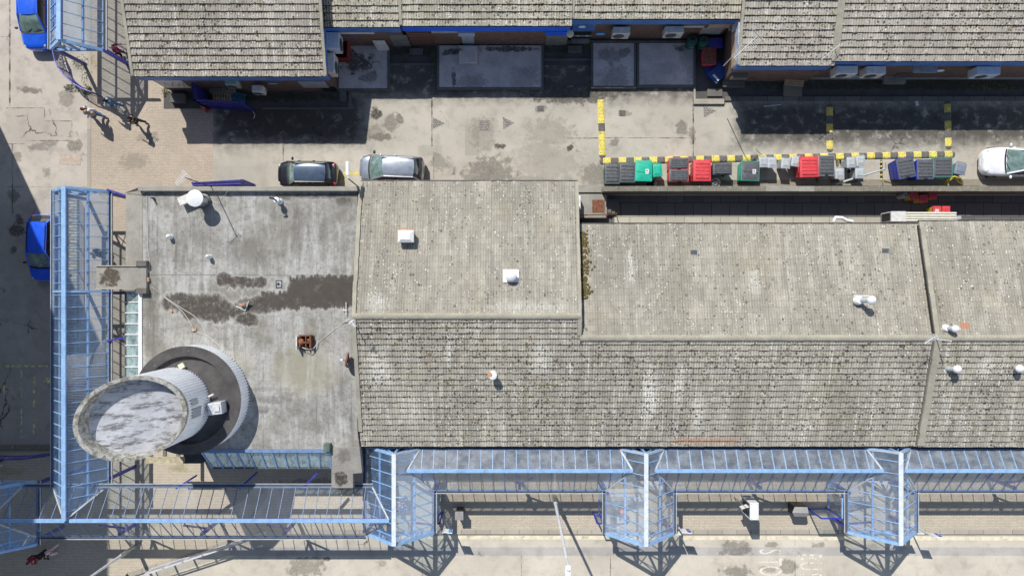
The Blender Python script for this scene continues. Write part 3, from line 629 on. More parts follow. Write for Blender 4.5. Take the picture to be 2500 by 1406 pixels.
wallpanel(B3, b3w, 1670, 1720, 62, 65, 'pale_conduit', m_offw, .08)
# C and D: forward row on the right
C, cye, cyw, Cx0, Cx1 = shop_row(1800, 2036, 161, 'shop unit with tan boarded gable end and mossy roof beside the yard', m_tileC, vl=True, vr=False, depth=9, wl=.25, wr=0)
D, dye, dyw, Dx0, Dx1 = shop_row(2036, 2900, 150, 'long shop unit at the right with speckled roof and navy fascia', m_tileC, vl=False, vr=False, depth=9, wl=0)
m = MB(); n = 18
for i in range(n):
    t0, t1 = i/n, (i+1)/n
    m.beam((Dx0+rng.normal(0,.01), dye-.02+7.6*t0, ZE+.07+7.6*PITCH*t0),(Dx0, dye-.02+7.6*t1, ZE+.07+7.6*PITCH*t1),.40,.14)
m.build('party_verge', m_mortar, D)
m = MB(); m.box(Cx0+.10,Cx0+.25,cyw-.03,cyw+8,2.95,3.6); m.build('side_fascia', simple('peeling_pale_blue', (.42,.47,.56), .7, 0, .3, 3, dirt=.5), C)
m = MB(); xw = Cx0+.25
for a, b, z0, z1, mt, nm in ((.15,2.2,2.05,2.9,m_ply,'tan_board'),(2.3,2.75,2.1,2.8,m_white,'white_board')):
    m = MB(); m.box(xw-.06,xw-.002,cyw+a,cyw+b,z0,z1); m.build(nm, mt, C)
m = MB(); m.box(xw-.09,xw-.002,cyw+2.6,cyw+3.7,1.6,1.72); m.build('pale_conduit', m_offw, C)
wallpanel(C, cyw, 1782, 1820, 184, 190, 'window_hood', m_concd, .3, z0=1.75)
m = MB(); a = W(1764,203,.25); m.box(a.x,a.x+1.4,cyw-.42,cyw,-.1,.32); m.build('door_step', m_concd, C, bevel=.02)
wallpanel(D, dyw, 2214, 2272, 168, 179, 'window_hood', m_gboard, .45, z0=2.35, z1=2.42)
wallpanel(D, dyw, 2196, 2240, 178, 200, 'doorway', simple('drab_door', (.09,.085,.08), .7, 0, .2, 3), .04, z0=.2)
m = MB(); a = W(2158,205,.2); m.box(a.x,a.x+1.35,dyw-.45,dyw,-.1,.25); m.build('door_step', m_conc, D)
m = MB(); x_, z_ = onwall(2295, 168, dyw); m.ell((x_,dyw-.1,z_),.28,.1,.14); m.build('bulkhead_lamp', m_white, D, smooth=60)
wallpanel(D, dyw, 2050, 2090, 195, 204, 'vent_panel', m_grey, .02, z0=.4)

# M: long central building. left section x -8.8..3.8, right section ..23.55
MY_S, MZ_S, SL = -9.17, 3.6, .257
def zs(y): return MZ_S+(y-MY_S)*SL
XL, XM, XR, XE = -8.8, 3.8, 23.55, 36.0
YR1, YR2 = -1.56, -2.79
M = thing('long_shop_building', 'long central building with two stepped ridges of lichened concrete tiles', 'building', ((XL+XR)/2, -3, 0))
roof_tiles('south_roof_slope', m_tileS, M, XL, XR, MY_S, MZ_S, YR2, zs(YR2))
roof_tiles('upper_south_slope', m_tileS, M, XL, XM, YR2+.0, zs(YR2)+.0, YR1, zs(YR1))
roof_tiles('north_roof_slope', m_tileN, M, XL, XM, 6.18, 3.7, YR1, zs(YR1), amp=.013, step=.024, rag=.003)
roof_tiles('lower_north_slope', m_tileN, M, XM, XR, 3.70, 3.75, YR2, zs(YR2), amp=.013, step=.024, rag=.003)
ridge_caps(XL, XM, YR1, zs(YR1)+.06, M, r=.17); o = ridge_caps(XM, XR, YR2, zs(YR2)+.06, M, r=.17)
verge(XL+.05, MY_S+.9, zs(MY_S+.9)+.05, YR1, zs(YR1)+.06, M, w=.22); verge(XL+.05, 6.14, 3.76, YR1, zs(YR1)+.06, M, w=.22)
verge(XM-.05, YR2+.15, zs(YR2)+.08, YR1, zs(YR1)+.06, M, w=.22); verge(XM-.04, 6.14, 3.76, YR1, zs(YR1)+.06, M, w=.17)
m = MB(); a, b = XL+.15, XR-.06
def gwall(m, x0, x1, yn, zn, yr):
    q = [(-8.95,0),(yn,0),(yn,zn-.14),(yr,zs(yr)-.14),(-8.95,zs(-8.95)-.14)]
    m.add([(x0,*p) for p in q]+[(x1,*p) for p in q], [tuple(range(4,-1,-1)), tuple(range(5,10))]+[(i,(i+1)%5,5+(i+1)%5,5+i) for i in range(5)])
gwall(m, a, XM-.12, 6.0, 3.72, YR1); m.build('wall', m_wall, M)
m = MB(); gwall(m, XM-.11, XR-.02, 3.52, 3.78, YR2); m.build('wall', m_wallc, M)
m = MB(); m.box(XL+.05,XR,-9.12,-8.96,3.1,3.52); m.build('fascia', m_navy, M)
m = MB(); m.tube((XL+.02,6.21,3.63),(XM,6.21,3.63),.055,n=8); m.build('gutter', m_black, M)
m = MB(); m.tube((XM,3.73,3.68),(XR,3.73,3.68),.055,n=8); m.build('gutter', m_black, M)
m = MB(); m.tube((XL,-9.22,3.53),(XR,-9.22,3.53),.055,n=8); m.build('gutter', m_black, M)
for i in range(11):
    m = MB(); x = XL+.8+i*2.92; m.box(x,x+2.6,-8.99,-8.94,.5,2.9); f = m.build('shop_window', m_shopg, M)
    m = MB(); m.box(x-.06,x,-9.02,-8.94,.1,2.95); m.box(x+1.27,x+1.33,-9.02,-8.99,.5,2.9); m.box(x,x+2.6,-9.02,-8.94,2.9,2.97); m.box(x,x+2.6,-9.02,-8.94,.42,.5); m.build('frame', m_gboard, f)
# M3: next building right of the party line
N3 = thing('shop_building', 'tiled building at the right edge beyond the mortared party line', 'building', ((XR+XE)/2, -3, 0))
roof_tiles('south_roof_slope', m_tileS, N3, XR, XE, MY_S-.03, MZ_S+.05, YR2, zs(YR2)+.06)
roof_tiles('north_roof_slope', m_tileN, N3, XR, XE, 3.86, 3.78, YR2, zs(YR2)+.06, amp=.013, step=.024, rag=.003)
ridge_caps(XR+.2, XE, YR2, zs(YR2)+.12, N3, r=.17)
verge(XR+.12, MY_S+.05, MZ_S+.11, YR2, zs(YR2)+.15, N3, w=.36, h=.15, name='party_verge'); verge(XR+.10, 3.8, 3.82, YR2, zs(YR2)+.14, N3, w=.26, h=.15, name='party_verge')
m = MB(); m.beam((XR-.12,3.6,3.86),(XR-.12,YR2,zs(YR2)+.13),.05,.12); m.build('lead_flashing', m_black, N3)
m = MB(); m.beam((XR-.12,MY_S+.1,MZ_S+.08),(XR-.12,YR2,zs(YR2)+.09),.04,.1); m.build('lead_flashing', m_rubber, N3)
m = MB(); gwall(m, XR+.01, XE-.1, 3.66, 3.82, YR2); m.build('wall', m_wall, N3)
m = MB(); m.box(XR+.01,XE,-9.12,-8.96,3.1,3.52); m.build('fascia', m_navy, N3)
m = MB(); m.tube((XR,3.89,3.7),(XE,3.89,3.7),.05,n=8); m.build('gutter', m_black, N3)
for i in range(4):
    m = MB(); x = XR+.6+i*2.92; m.box(x,x+2.6,-8.99,-8.94,.5,2.9); f = m.build('shop_window', m_shopg, N3)
    m = MB(); m.box(x-.06,x,-9.02,-8.94,.1,2.95); m.box(x,x+2.6,-9.02,-8.94,2.9,2.97); m.build('frame', m_gboard, f)
# moss along the step between the two ridges
m = MB()
for i in range(260):
    y = rng.uniform(YR2+2.2, 3.3); x = XM+.16+abs(rng.normal(0,.22)); zz = zs(YR2)+(3.75-zs(YR2))*(y-YR2)/(3.70-YR2); s_ = rng.uniform(.02,.07)
    m.ell((x,y,zz+.02), s_*1.3, s_*1.3, s_, 6, 4)
o = m.build('moss', m_moss, smooth=80); tag(o, 'brown green moss clumps growing along the roof step', 'moss', kind='stuff')

# flat roofed building with the drum tower
ZF = 3.9
FB = thing('flat_roof_building', 'flat roofed building in stained grey felt carrying the round tower', 'building', (-15.2,-1.9,0))
fx0, fx1, fyN, fyS = X(348,ZF), -8.92, 5.55, Y(1098,ZF)
CUT = [(-17.9,fyS),(-19.6,-8.1),(fx0,Y(945,ZF))]
m = MB(); m.prism([(fx0,fyN),(fx1,fyN),(fx1,Y(1050,ZF)),(-8.80,Y(1098,ZF))]+CUT, ZF-.25, ZF); m.build('roof', m_felt, FB)
m = MB(); m.prism([(fx0+.05,fyN+.1),(fx1-.02,fyN+.1),(fx1-.02,fyS+.25),(-17.7,fyS+.25),(-19.4,-7.9),(fx0+.05,Y(940,ZF))], 0, ZF-.26); m.build('wall', m_wall, FB)
m = MB(); m.box(fx0-.1, fx1+.05, fyN, fyN+.26, ZF-.5, ZF+.32); m.build('parapet', m_conc, FB, bevel=.02)
m = MB(); p = [W(307,476,3.45),W(307,650,3.45),W(348,650,ZF+.02),W(348,476,ZF+.02)]; m.box8([q-Vector((0,0,.3)) for q in p], p); m.build('felt_skirt', m_conc, FB)
m = MB(); p = [W(303,472,3.4),W(345,476,ZF+.05),W(357,459,ZF+.3),W(340,457,ZF+.3)]; m.box8([q-Vector((0,0,.35)) for q in p], p); m.build('corner_hip', m_conc, FB)
# projecting flat beams
m = MB(); a, b = W(235,706,4.12), W(357,648,4.12); m.box(a.x, b.x, a.y, b.y, 3.85, 4.12); bw = m.build('west_projecting_beam', conc('beam_felt', (.33,.31,.28), [(268,676,26,22,1.2)], (.085,.07,.055), z=4.12, lich=.2), FB, bevel=.02)
m = MB(); m.box(a.x, b.x-.2, b.y-.06, b.y, 4.12, 4.2); m.box(a.x, b.x-.2, a.y, a.y+.05, 4.12, 4.16); m.build('kerb_upstand', m_mortar, bw)
for py in (637, 703):
    m = MB(); c = W(352, py+6, ZF); m.box(c.x-.3, c.x+.3, c.y-.18, c.y+.14, ZF+.005, ZF+.34); m.build('pier_cap', m_concd, FB, bevel=.02)
m = MB(); m.prism([tuple(W(*q)[:2]) for q in ((809,1092,4.02),(878,1092,4.02),(884,1154,4.02),(862,1156,4.02),(862,1191,4.02),(809,1191,4.02))], 3.6, 4.02)
m.build('south_projecting_beam', conc('beam_felt_south', (.30,.285,.26), [(830,1168,16,16,1.2),(838,1110,20,18,.5)], (.06,.055,.045), z=4.02, lich=.2), FB, bevel=.02)
m = MB(); c = W(803,1088,ZF); m.box(c.x-.2,c.x+.15,c.y-.25,c.y+.2,ZF+.005,ZF+.45); m.build('pier_cap', simple('green_lead_cap', (.10,.14,.12), .7, 0, .2, 5), FB, bevel=.02)
m = MB(); m.box(-10.25, -9.6, -11.2, -10.9, 0, 3.59); m.build('pier', m_wall, FB)
m = MB(); m.box(-23.2, -22.8, .35, .85, 0, 3.84); m.build('pier', m_wall, FB)
# glazed skirts
def skirt(name, inner, outer, n, mat_bar):
    g = MB(); g.poly([inner[0], inner[1], outer[1], outer[0]]); s = g.build(name, m_skylt, FB)
    for i in range(n+1):
        t = i/n; a, b = Vector(inner[0]).lerp(Vector(inner[1]), t), Vector(outer[0]).lerp(Vector(outer[1]), t); k = MB(); k.beam(a+Vector((0,0,.03)), b+Vector((0,0,.03)), .06, .07); k.build('glazing_bar', mat_bar, s)
    k = MB(); k.beam(Vector(inner[0])+Vector((0,0,.02)), Vector(inner[1])+Vector((0,0,.02)), .20, .06); k.build('top_flashing', m_white if mat_bar is m_white else m_eave, s)
    k = MB(); k.beam(outer[0], outer[1], .07, .12); k.build('sill_bar', m_dkgrey, s)
skirt('west_skylight', (W(343,711,ZF+.02), W(343,948,ZF+.02)), (W(307,711,2.95), W(307,948,2.95)), 9, m_white)
skirt('south_skylight', (W(490,1100,ZF+.02), W(808,1100,ZF+.02)), (W(520,1142,3.0), W(808,1142,3.0)), 11, m_blue)
m = MB(); m.box(-17.4, -10.6, fyS+.2, fyS+.247, .3, 2.9); m.build('shopfront', m_shopg, FB)
m = MB(); m.box(fx0-.0, fx0+.047, -5.3, 0.0, .3, 2.9); m.build('shopfront', m_shopg, FB)
m = MB(); a, b = W(356,1131,2.9), W(447,1116,2.9); m.box(a.x, b.x, a.y, b.y, 2.7, 2.9); o = m.build('timber_hood', simple('weathered_board', (.42,.37,.25), .8, 0, .25, 5), FB, bevel=.01)
m = MB(); m.box(a.x+.9, a.x+1.1, b.y, b.y+1.3, 2.6, 2.7); m.box(b.x-.5, b.x-.3, b.y, b.y+1.3, 2.6, 2.7); m.build('bracket', m_concd, o)
m = MB(); a = W(470,1130,2.2); m.box(a.x-.5, a.x+.6, a.y, a.y+1.2, 0, 2.3); m.build('lobby', simple('slate_black_render', (.045,.05,.055), .7, 0, .3, 4), FB)

# drum and tower
TW = thing('round_tower', 'two tier round tower clad in corrugated white metal with slanted oval top', 'tower', (-18.16,-6.27,ZF))
cx, cy, R1, ZD = -18.16, -6.27, 2.98, 5.22
def corr(name, cx, cy, r, z0, ztop, waves, amp, parent, seg=8):
    n = waves*seg; vs = []
    for i in range(n):
        a = 2*math.pi*i/n; rr = r+amp*max(-1,min(1,2.2*math.cos(2*math.pi*i/seg))); vs.append((cx+rr*math.cos(a), cy+rr*math.sin(a), z0))
    for i in range(n):
        a = 2*math.pi*i/n; rr = r+amp*max(-1,min(1,2.2*math.cos(2*math.pi*i/seg))); x, y = cx+rr*math.cos(a), cy+rr*math.sin(a); vs.append((x, y, ztop(x,y)))
    m = MB(); m.add(vs, [(i,(i+1)%n,n+(i+1)%n,n+i) for i in range(n)]); return m.build(name, m_corr, parent)
corr('drum_cladding', cx, cy, R1, 0.05, lambda x,y: ZD-.03, 112, .034, TW)
m = MB(); m.lathe([(R1+.05,ZD-.05),(R1+.05,ZD),(R1-.52,ZD),(R1-.52,ZD-.34)], (cx,cy,0), 96, cap=False); m.build('drum_rim', m_memb, TW, smooth=30)
m = MB(); m.lathe([(R1-.5,ZD-.30),(R1-1.2,ZD-.22),(.4,ZD-.16)], (cx,cy,0), 96, cap=True); m.build('drum_roof', m_memb, TW, smooth=30)
tx, ty, RT = -18.95, -6.50, 2.03; ux, uy = math.cos(R(187.6)), math.sin(R(187.6)); ZC, TS = 9.25, .668
def zt(x, y, o=0): return ZC+TS*((x-tx)*ux+(y-ty)*uy)+o
corr('tower_cladding', tx, ty, RT, ZD-.3, lambda x,y: zt(x,y,-.12), 80, .032, TW)
def ring(r0, z0, r1, z1, n=96):
    vs = []
    for r, z in ((r0,z0),(r1,z1)):
        for i in range(n):
            a = 2*math.pi*i/n; x, y = tx+r*math.cos(a), ty+r*math.sin(a); vs.append((x,y,zt(x,y,z)))
    return vs, [(i,(i+1)%n,n+(i+1)%n,n+i) for i in range(n)]
m = MB(); m.add(*ring(RT+.05,-.2,RT+.05,.0)); m.add(*ring(RT+.05,0,RT-.13,0)); m.add(*ring(RT-.13,0,RT-.20,-.9)); m.build('tower_rim', m_rimc, TW)
m = MB(); vs, fs = ring(RT-.16,-.70,RT-.15,-.71); m.add(vs[:96], [tuple(range(96))]); m.build('tower_deck', m_ttop, TW)
a0 = R(-6); 
for a0, w_, z0, z1, mt in ((R(-4),.5,6.2,7.2,m_gboard),(R(12),.32,6.5,7.25,m_grey)):
    m = MB(); m.rbox((tx+(RT+.02)*math.cos(a0), ty+(RT+.02)*math.sin(a0), z0), .05, w_, z1-z0, a0); m.build('louvre_panel', mt, TW)
m = MB(); c = W(443,893,5.2); m.rbox((c.x,c.y,ZD-.22),.32,.28,.24,.5); m.build('rim_block', simple('cream_block', (.62,.60,.45), .7, 0, .1, 5), TW)
# tall block beyond the left edge: it stands outside the frame and throws the big shadow
TB = thing('tall_block', 'tall slab block standing just west of the street', 'building', (-45,2,0))
m = MB(); m.box(-62,-35.0,-24,15.5,-.3,23.6); m.build('wall', m_wallc, TB)
m = MB(); m.box(-62.1,-34.95,-24.1,15.55,23.6,24.0); m.build('parapet', m_conc, TB)
for j in range(6):
    m = MB(); m.box(-35.0,-34.93,-23,14.5,2.2+j*3.6,3.9+j*3.6); m.build('window_band', m_shopg, TB)
# ------------------------------------------------------------------ blue steel and glass canopies
def clip(poly, a):
    """t-interval of the line a=const inside polygon of (a,t)"""
    ts = []
    for i in range(len(poly)):
        (a0,t0),(a1,t1) = poly[i], poly[(i+1)%len(poly)]
        if (a0 <= a < a1) or (a1 <= a < a0): ts.append(t0+(t1-t0)*(a-a0)/(a1-a0))
    ts.sort(); return (ts[0], ts[-1]) if len(ts) >= 2 and ts[-1]-ts[0] > .04 else None
def canopy(label, axis, ridge, slopes, bar0, pitch, a_end, posts=(), frames=(), purlins=(), gl=None, ridge_mat=None, group='blue glazed canopies', rw=.21, gut=True):
    """ridge=(b,z,a0,a1); slopes: list of (b_eave,z_eave,poly of (a,t)); axis 'x' or 'y' is the ridge direction"""
    gl = gl or m_glass; rb, rz, ra0, ra1 = ridge
    P = (lambda a,b,z: Vector((a,b,z))) if axis == 'x' else (lambda a,b,z: Vector((b,a,z)))
    am = (a_end[0]+a_end[1])/2; root = thing('glazed_canopy', label, 'canopy', P(am, rb, 0), group)
    m = MB(); m.beam(P(ra0,rb,rz+.06), P(ra1,rb,rz+.06), rw, .10); m.build('ridge_beam', ridge_mat or m_blue, root, bevel=.012)
    m = MB(); m.beam(P(ra0,rb,rz-.10), P(ra1,rb,rz-.10), .12, .22); m.build('ridge_purlin', m_indigo, root)
    for (eb, ez, poly) in slopes:
        S = lambda a,t,o=0.0: P(a, rb+(eb-rb)*t, rz+(ez-rz)*t+o)
        m = MB(); m.poly([S(a,t) for a,t in poly]); m.build('glass_slope', gl, root)
        lo, hi = min(p[0] for p in poly), max(p[0] for p in poly)
        a = bar0 + math.ceil((lo-bar0)/pitch)*pitch; k = 0
        while a < hi:
            c = clip(poly, a)
            if c:
                wide = abs(((a-bar0)/pitch) % 4) < .01
                m = MB(); m.beam(S(a,c[0],.03), S(a,c[1],.03), .036, .04); m.build('glazing_bar', m_bar_shade if (gl is m_glass or (gl is m_glassd and ez < 3)) else m_blue, root)
            a += pitch
        ea = sorted(p[0] for p in poly if p[1] > .97)
        m = MB(); m.beam(S(ea[0],1,-.03), S(ea[-1],1,-.03), .07, .12); e = m.build('eave_beam', m_eave, root)
        if gut:
            sg = 1 if eb > rb else -1
            m = MB(); m.beam(P(ea[0], eb+sg*.10, ez-.10), P(ea[-1], eb+sg*.10, ez-.10), .16, .10); m.build('gutter', m_dkgrey, e)
            m = MB(); m.beam(P(ea[0], eb+sg*.185, ez-.04), P(ea[-1], eb+sg*.185, ez-.04), .022, .05); m.build('gutter_lip', m_bluew, e)
        n = len(poly)
        for i in range(n):      # valley and end bars along the sloping polygon edges
            (a0,t0),(a1,t1) = poly[i], poly[(i+1)%n]
            if abs(t1-t0) > .03:
                end = abs(a0-a1) < .02
                m = MB(); m.beam(S(a0,t0,.02), S(a1,t1,.02), .12 if end else .09, .08); m.build('end_bar' if end else 'valley_bar', m_blue if end else m_grey, root)
        for t in ((.5,) if gl in (m_glassb, m_glassp) else ()):
            pr = [p for p in (clip([(q[1],q[0]) for q in poly], t),) if p]
            for p in pr:
                m = MB(); m.beam(S(p[0],t,-.10), S(p[1],t,-.10), .10, .12); m.build('purlin', m_blue, root)
    for (a, b, z, lean) in posts:
        m = MB(); m.beam(P(a,b,-.1), P(a,b,z), .17, .17); c = m.build('column', m_indigo, root)
        m = MB()
        for sx in lean: m.beam(P(a,b,z-1.0), P(a+sx*.75, b+(rb-b)*.55, z+ (rz-z)*.4), .09, .09)
        if lean: m.build('knee_brace', m_indigo, c)
    for a in frames:            # gable truss: chord, king post, struts and crossed rods
        m = MB(); (b0,z0,_),(b1,z1,_) = slopes[0], slopes[1]; zc = min(z0,z1)-.02
        m.beam(P(a,b0,zc), P(a,b1,zc), .12, .16); m.beam(P(a,rb,zc), P(a,rb,rz), .12, .12)
        for (bb,zz) in ((b0,z0),(b1,z1)):
            m.beam(P(a,bb,zz-.05), P(a,rb,rz-.05), .13, .16)
            h = (bb+rb)/2; m.beam(P(a,h,zc), P(a,h,(zz+rz)/2), .10, .10)
            m.beam(P(a,h,zc), P(a,rb,rz-.25), .045, .045); m.beam(P(a,rb,zc), P(a,h,(zz+rz)/2), .045, .045); m.beam(P(a,bb,zz), P(a,h,(zz+rz)/2-.3), .04, .04)
        m.build('gable_truss', m_blue, root)
    return root
BP = .685
# gable-roofed bays at right angles to the long runs
GZ, GE, GH = 4.53, 2.6, 2.02
def gable_bay(label, xc, y0, y1, run_w=None, run_e=None, posts=None, gl=None):
    """ridge runs north-south; run_w / run_e = (yr, zr, yn, zn, ys) of the abutting long runs"""
    def side(run, sgn):
        if not run: return [(y1,0),(y0,0),(y0,1),(y1,1)]
        yr, zr, yn, zn, ys = run; t = lambda z: (GZ-z)/(GZ-GE)
        q = [(y1,0),(y0,0),(y0,1),(ys,1),(yr,t(zr)),(yn,t(zn))]
        if y1 > yn + .15: q += [(yn+.02,1),(y1,1)] if t(zn) < .97 else [(y1,1)]
        else: q[0] = (max(y1,yn),0)
        return q
    pw, pe = side(run_w,-1), side(run_e,1)
    ps = posts if posts is not None else [(y0+.15,xc-GH+.1,2.55,(1,)),(y0+.15,xc+GH-.1,2.55,(1,)),(y1-2.9,xc-GH+.1,2.55,()),(y1-2.9,xc+GH-.1,2.55,())]
    return canopy(label, 'y', (xc, GZ, y0, y1), [(xc-GH, GE, pw), (xc+GH, GE, pe)], y0+.5, .70, (y0,y1), ps, frames=(y0+.04, y1-.05), gl=gl or m_glassb, ridge_mat=m_bluew, rw=.24)
def long_run(label, yr, zr, yn, zn, ys, zs_, xcl, xcr, x0=None, x1=None, posts_every=5.6, gl=None, bar0=0.0):
    def xa(xc, z, s): return xc + s*GH*(GZ-z)/(GZ-GE)
    rl = xa(xcl,zr,1)-.02 if xcl is not None else x0; nl = xa(xcl,zn,1) if xcl is not None else x0; sl = xa(xcl,zs_,1) if xcl is not None else x0
    rr = xa(xcr,zr,-1)+.02 if xcr is not None else x1; nr = xa(xcr,zn,-1) if xcr is not None else x1; sr = xa(xcr,zs_,-1) if xcr is not None else x1
    posts = []; n = max(1, round((sr-sl)/posts_every))
    for i in range(1, n): posts.append((sl+(sr-sl)*i/n, ys+.12, zs_-.02, (1,-1)))
    return canopy(label, 'x', (yr, zr, rl, rr), [(yn, zn, [(rl,0),(rr,0),(nr,1),(nl,1)]), (ys, zs_, [(rl,0),(rr,0),(sr,1),(sl,1)])], bar0, BP, (sl,sr), posts, gl=gl)
x1c, x2c, x3c = -6.70, 7.61, X(2198,GZ)
E = (-10.53, 3.9, -9.46, 3.32, -12.06); SW = (-13.30, 4.2, -11.72, 3.1, -14.80)
gable_bay('gabled canopy bay at the south end of the flat roofed building, two seated people inside', x1c, -14.62, -9.42, run_w=None, run_e=E)
gable_bay('gabled canopy bay with a seated person in a red hat beneath its glass', x2c, -14.66, -9.40, run_w=E, run_e=E, gl=m_glassp)
gable_bay('gabled canopy bay nearest the right edge with a blue framed screen at its side', x3c, -14.58, -9.34, run_w=E, run_e=E, gl=m_glassp)
long_run('long low canopy between the first and second gabled bays', *E[:4], E[4], 2.6, x1c, x2c, bar0=.25, gl=m_glassd)
long_run('long low canopy between the second and third gabled bays', *E[:4], E[4], 2.6, x2c, x3c, bar0=.1, gl=m_glassd)
long_run('long low canopy running out of the frame at the lower right', *E[:4], E[4], 2.6, x3c, None, x1=36.0, bar0=.4, gl=m_glassd)
x0c = -30.36
long_run('long ridged canopy south of the flat roofed building with the slanted tower', *SW[:4], SW[4], 2.6, x0c, x1c, bar0=.3, gl=m_glass)
gable_bay('gabled canopy bay cut off by the lower left corner of the view', x0c, -15.3, -11.5, run_w=None, run_e=(SW[0],SW[1],SW[2],SW[3],SW[4]), posts=[(-15.1,x0c+GH-.1,2.5,()),(-11.7,x0c+GH-.1,2.5,())])
# west canopy along the street
def west(label, xr, zr, xw, zw, xe, ze_, y0, y1, frames, posts):
    # its south end dies into the long run: valley from the east eave to the ridge
    if y0 < -5:
        ye = SW[2]-.0; pw = [(y1,0),(SW[0]+.05,0),(ye,1),(y1,1)]; pe = [(y1,0),(SW[0]+.05,0),(ye,1),(y1,1)]; r0 = SW[0]+.05
    else: pw = pe = [(y1,0),(y0,0),(y0,1),(y1,1)]; r0 = y0
    return canopy(label, 'y', (xr, zr, r0, y1), [(xw, zw, pw), (xe, ze_, pe)], y1-.68, BP, (y0,y1), posts, frames=frames, gl=m_glassb, rw=.25)
west('long blue ridged canopy along the street beside the flat roofed building', -25.50, 4.4, -27.00, 3.1, -24.0, 2.7, -13.25, 5.75, (5.70,-.2), [(5.6,-23.9,2.65,()),(5.6,-26.9,3.0,()),(-.3,-23.9,2.65,()),(-.3,-26.9,3.0,()),(-6.0,-23.9,2.65,()),(-6.0,-26.9,3.0,()),(-11.3,-23.9,2.65,()),(-11.3,-26.9,3.0,())])
west('blue ridged canopy at the top left corner beside the parked car', -25.78, 4.4, -27.24, 3.0, -24.32, 2.7, 14.10, 24.0, (14.15,), [(14.2,-27.15,2.95,()),(14.2,-24.40,2.65,()),(20.3,-24.40,2.65,()),(20.3,-27.15,2.95,())])
# purple struts from canopy to shop walls
def strut(p, q, label):
    m = MB(); m.beam(p, q, .10, .14); tag(m.build('tie_beam', m_indigo), label, 'beam')
strut(W(262,463,2.75), W(308,478,2.75), 'indigo tie beam joining the street canopy to the flat roof corner')
strut(W(262,832,2.75), W(307,823,2.75), 'indigo tie beam joining the street canopy to the west skylight')
strut(W(252,121,2.72), W(322,160,1.9), 'indigo brace sloping from the top left canopy toward the corner shop wall')

strut(W(430,1192,3.02), W(480,1160,2.95), 'indigo tie beam west of the round tower shadow, leftmost over the south strip')
strut(W(584,1192,3.02), W(628,1152,2.95), 'indigo tie beam in the middle of the strip below the south skylight')
strut(W(738,1192,3.02), W(776,1153,2.95), 'indigo tie beam nearest the south projecting beam')
# side screens on the bays
def screen(label, x, y0, y1, out):
    t = thing('wind_screen', label, 'screen', (x,(y0+y1)/2,0), 'blue framed wind screens')
    m = MB(); m.box(x-.02,x+.02,y0,y1,.3,2.05); m.build('pane', m_glass, t)
    for nm,(a,b) in (('rail',((x,y0,2.08),(x,y1,2.08))),('rail',((x,y0,.28),(x,y1,.28))),('post',((x,y0,-.05),(x,y0,2.1))),('post',((x,y1,-.05),(x,y1,2.1)))):
        m = MB(); m.beam(a,b,.08,.08); m.build(nm, m_indigo if nm=='post' else m_blue, t)
    m = MB(); m.beam((x,y0,2.08),(x+out,y0+.0,2.08),.07,.07); m.beam((x+out,y0,-.05),(x+out,y0,2.1),.07,.07); m.beam((x,y0,.28),(x+out,y0,.28),.07,.07); m.build('return_rail', m_bblue, t)
    m = MB(); m.box(min(x,x+out)+.04, max(x,x+out)-.04, y0-.015, y0+.015, .3, 2.04); m.build('pane', m_glass, t)
    return t
screen('blue framed glass wind screen on the left of the second gabled bay', x2c-GH-.1, -14.2, -12.3, -.35)
screen('blue framed glass wind screen with a wide return left of the third gabled bay', x3c-GH-.1, -13.9, -12.2, -1.25)
screen('blue framed glass wind screen on the right of the first gabled bay', x1c+GH+.1, -14.2, -12.3, .2)
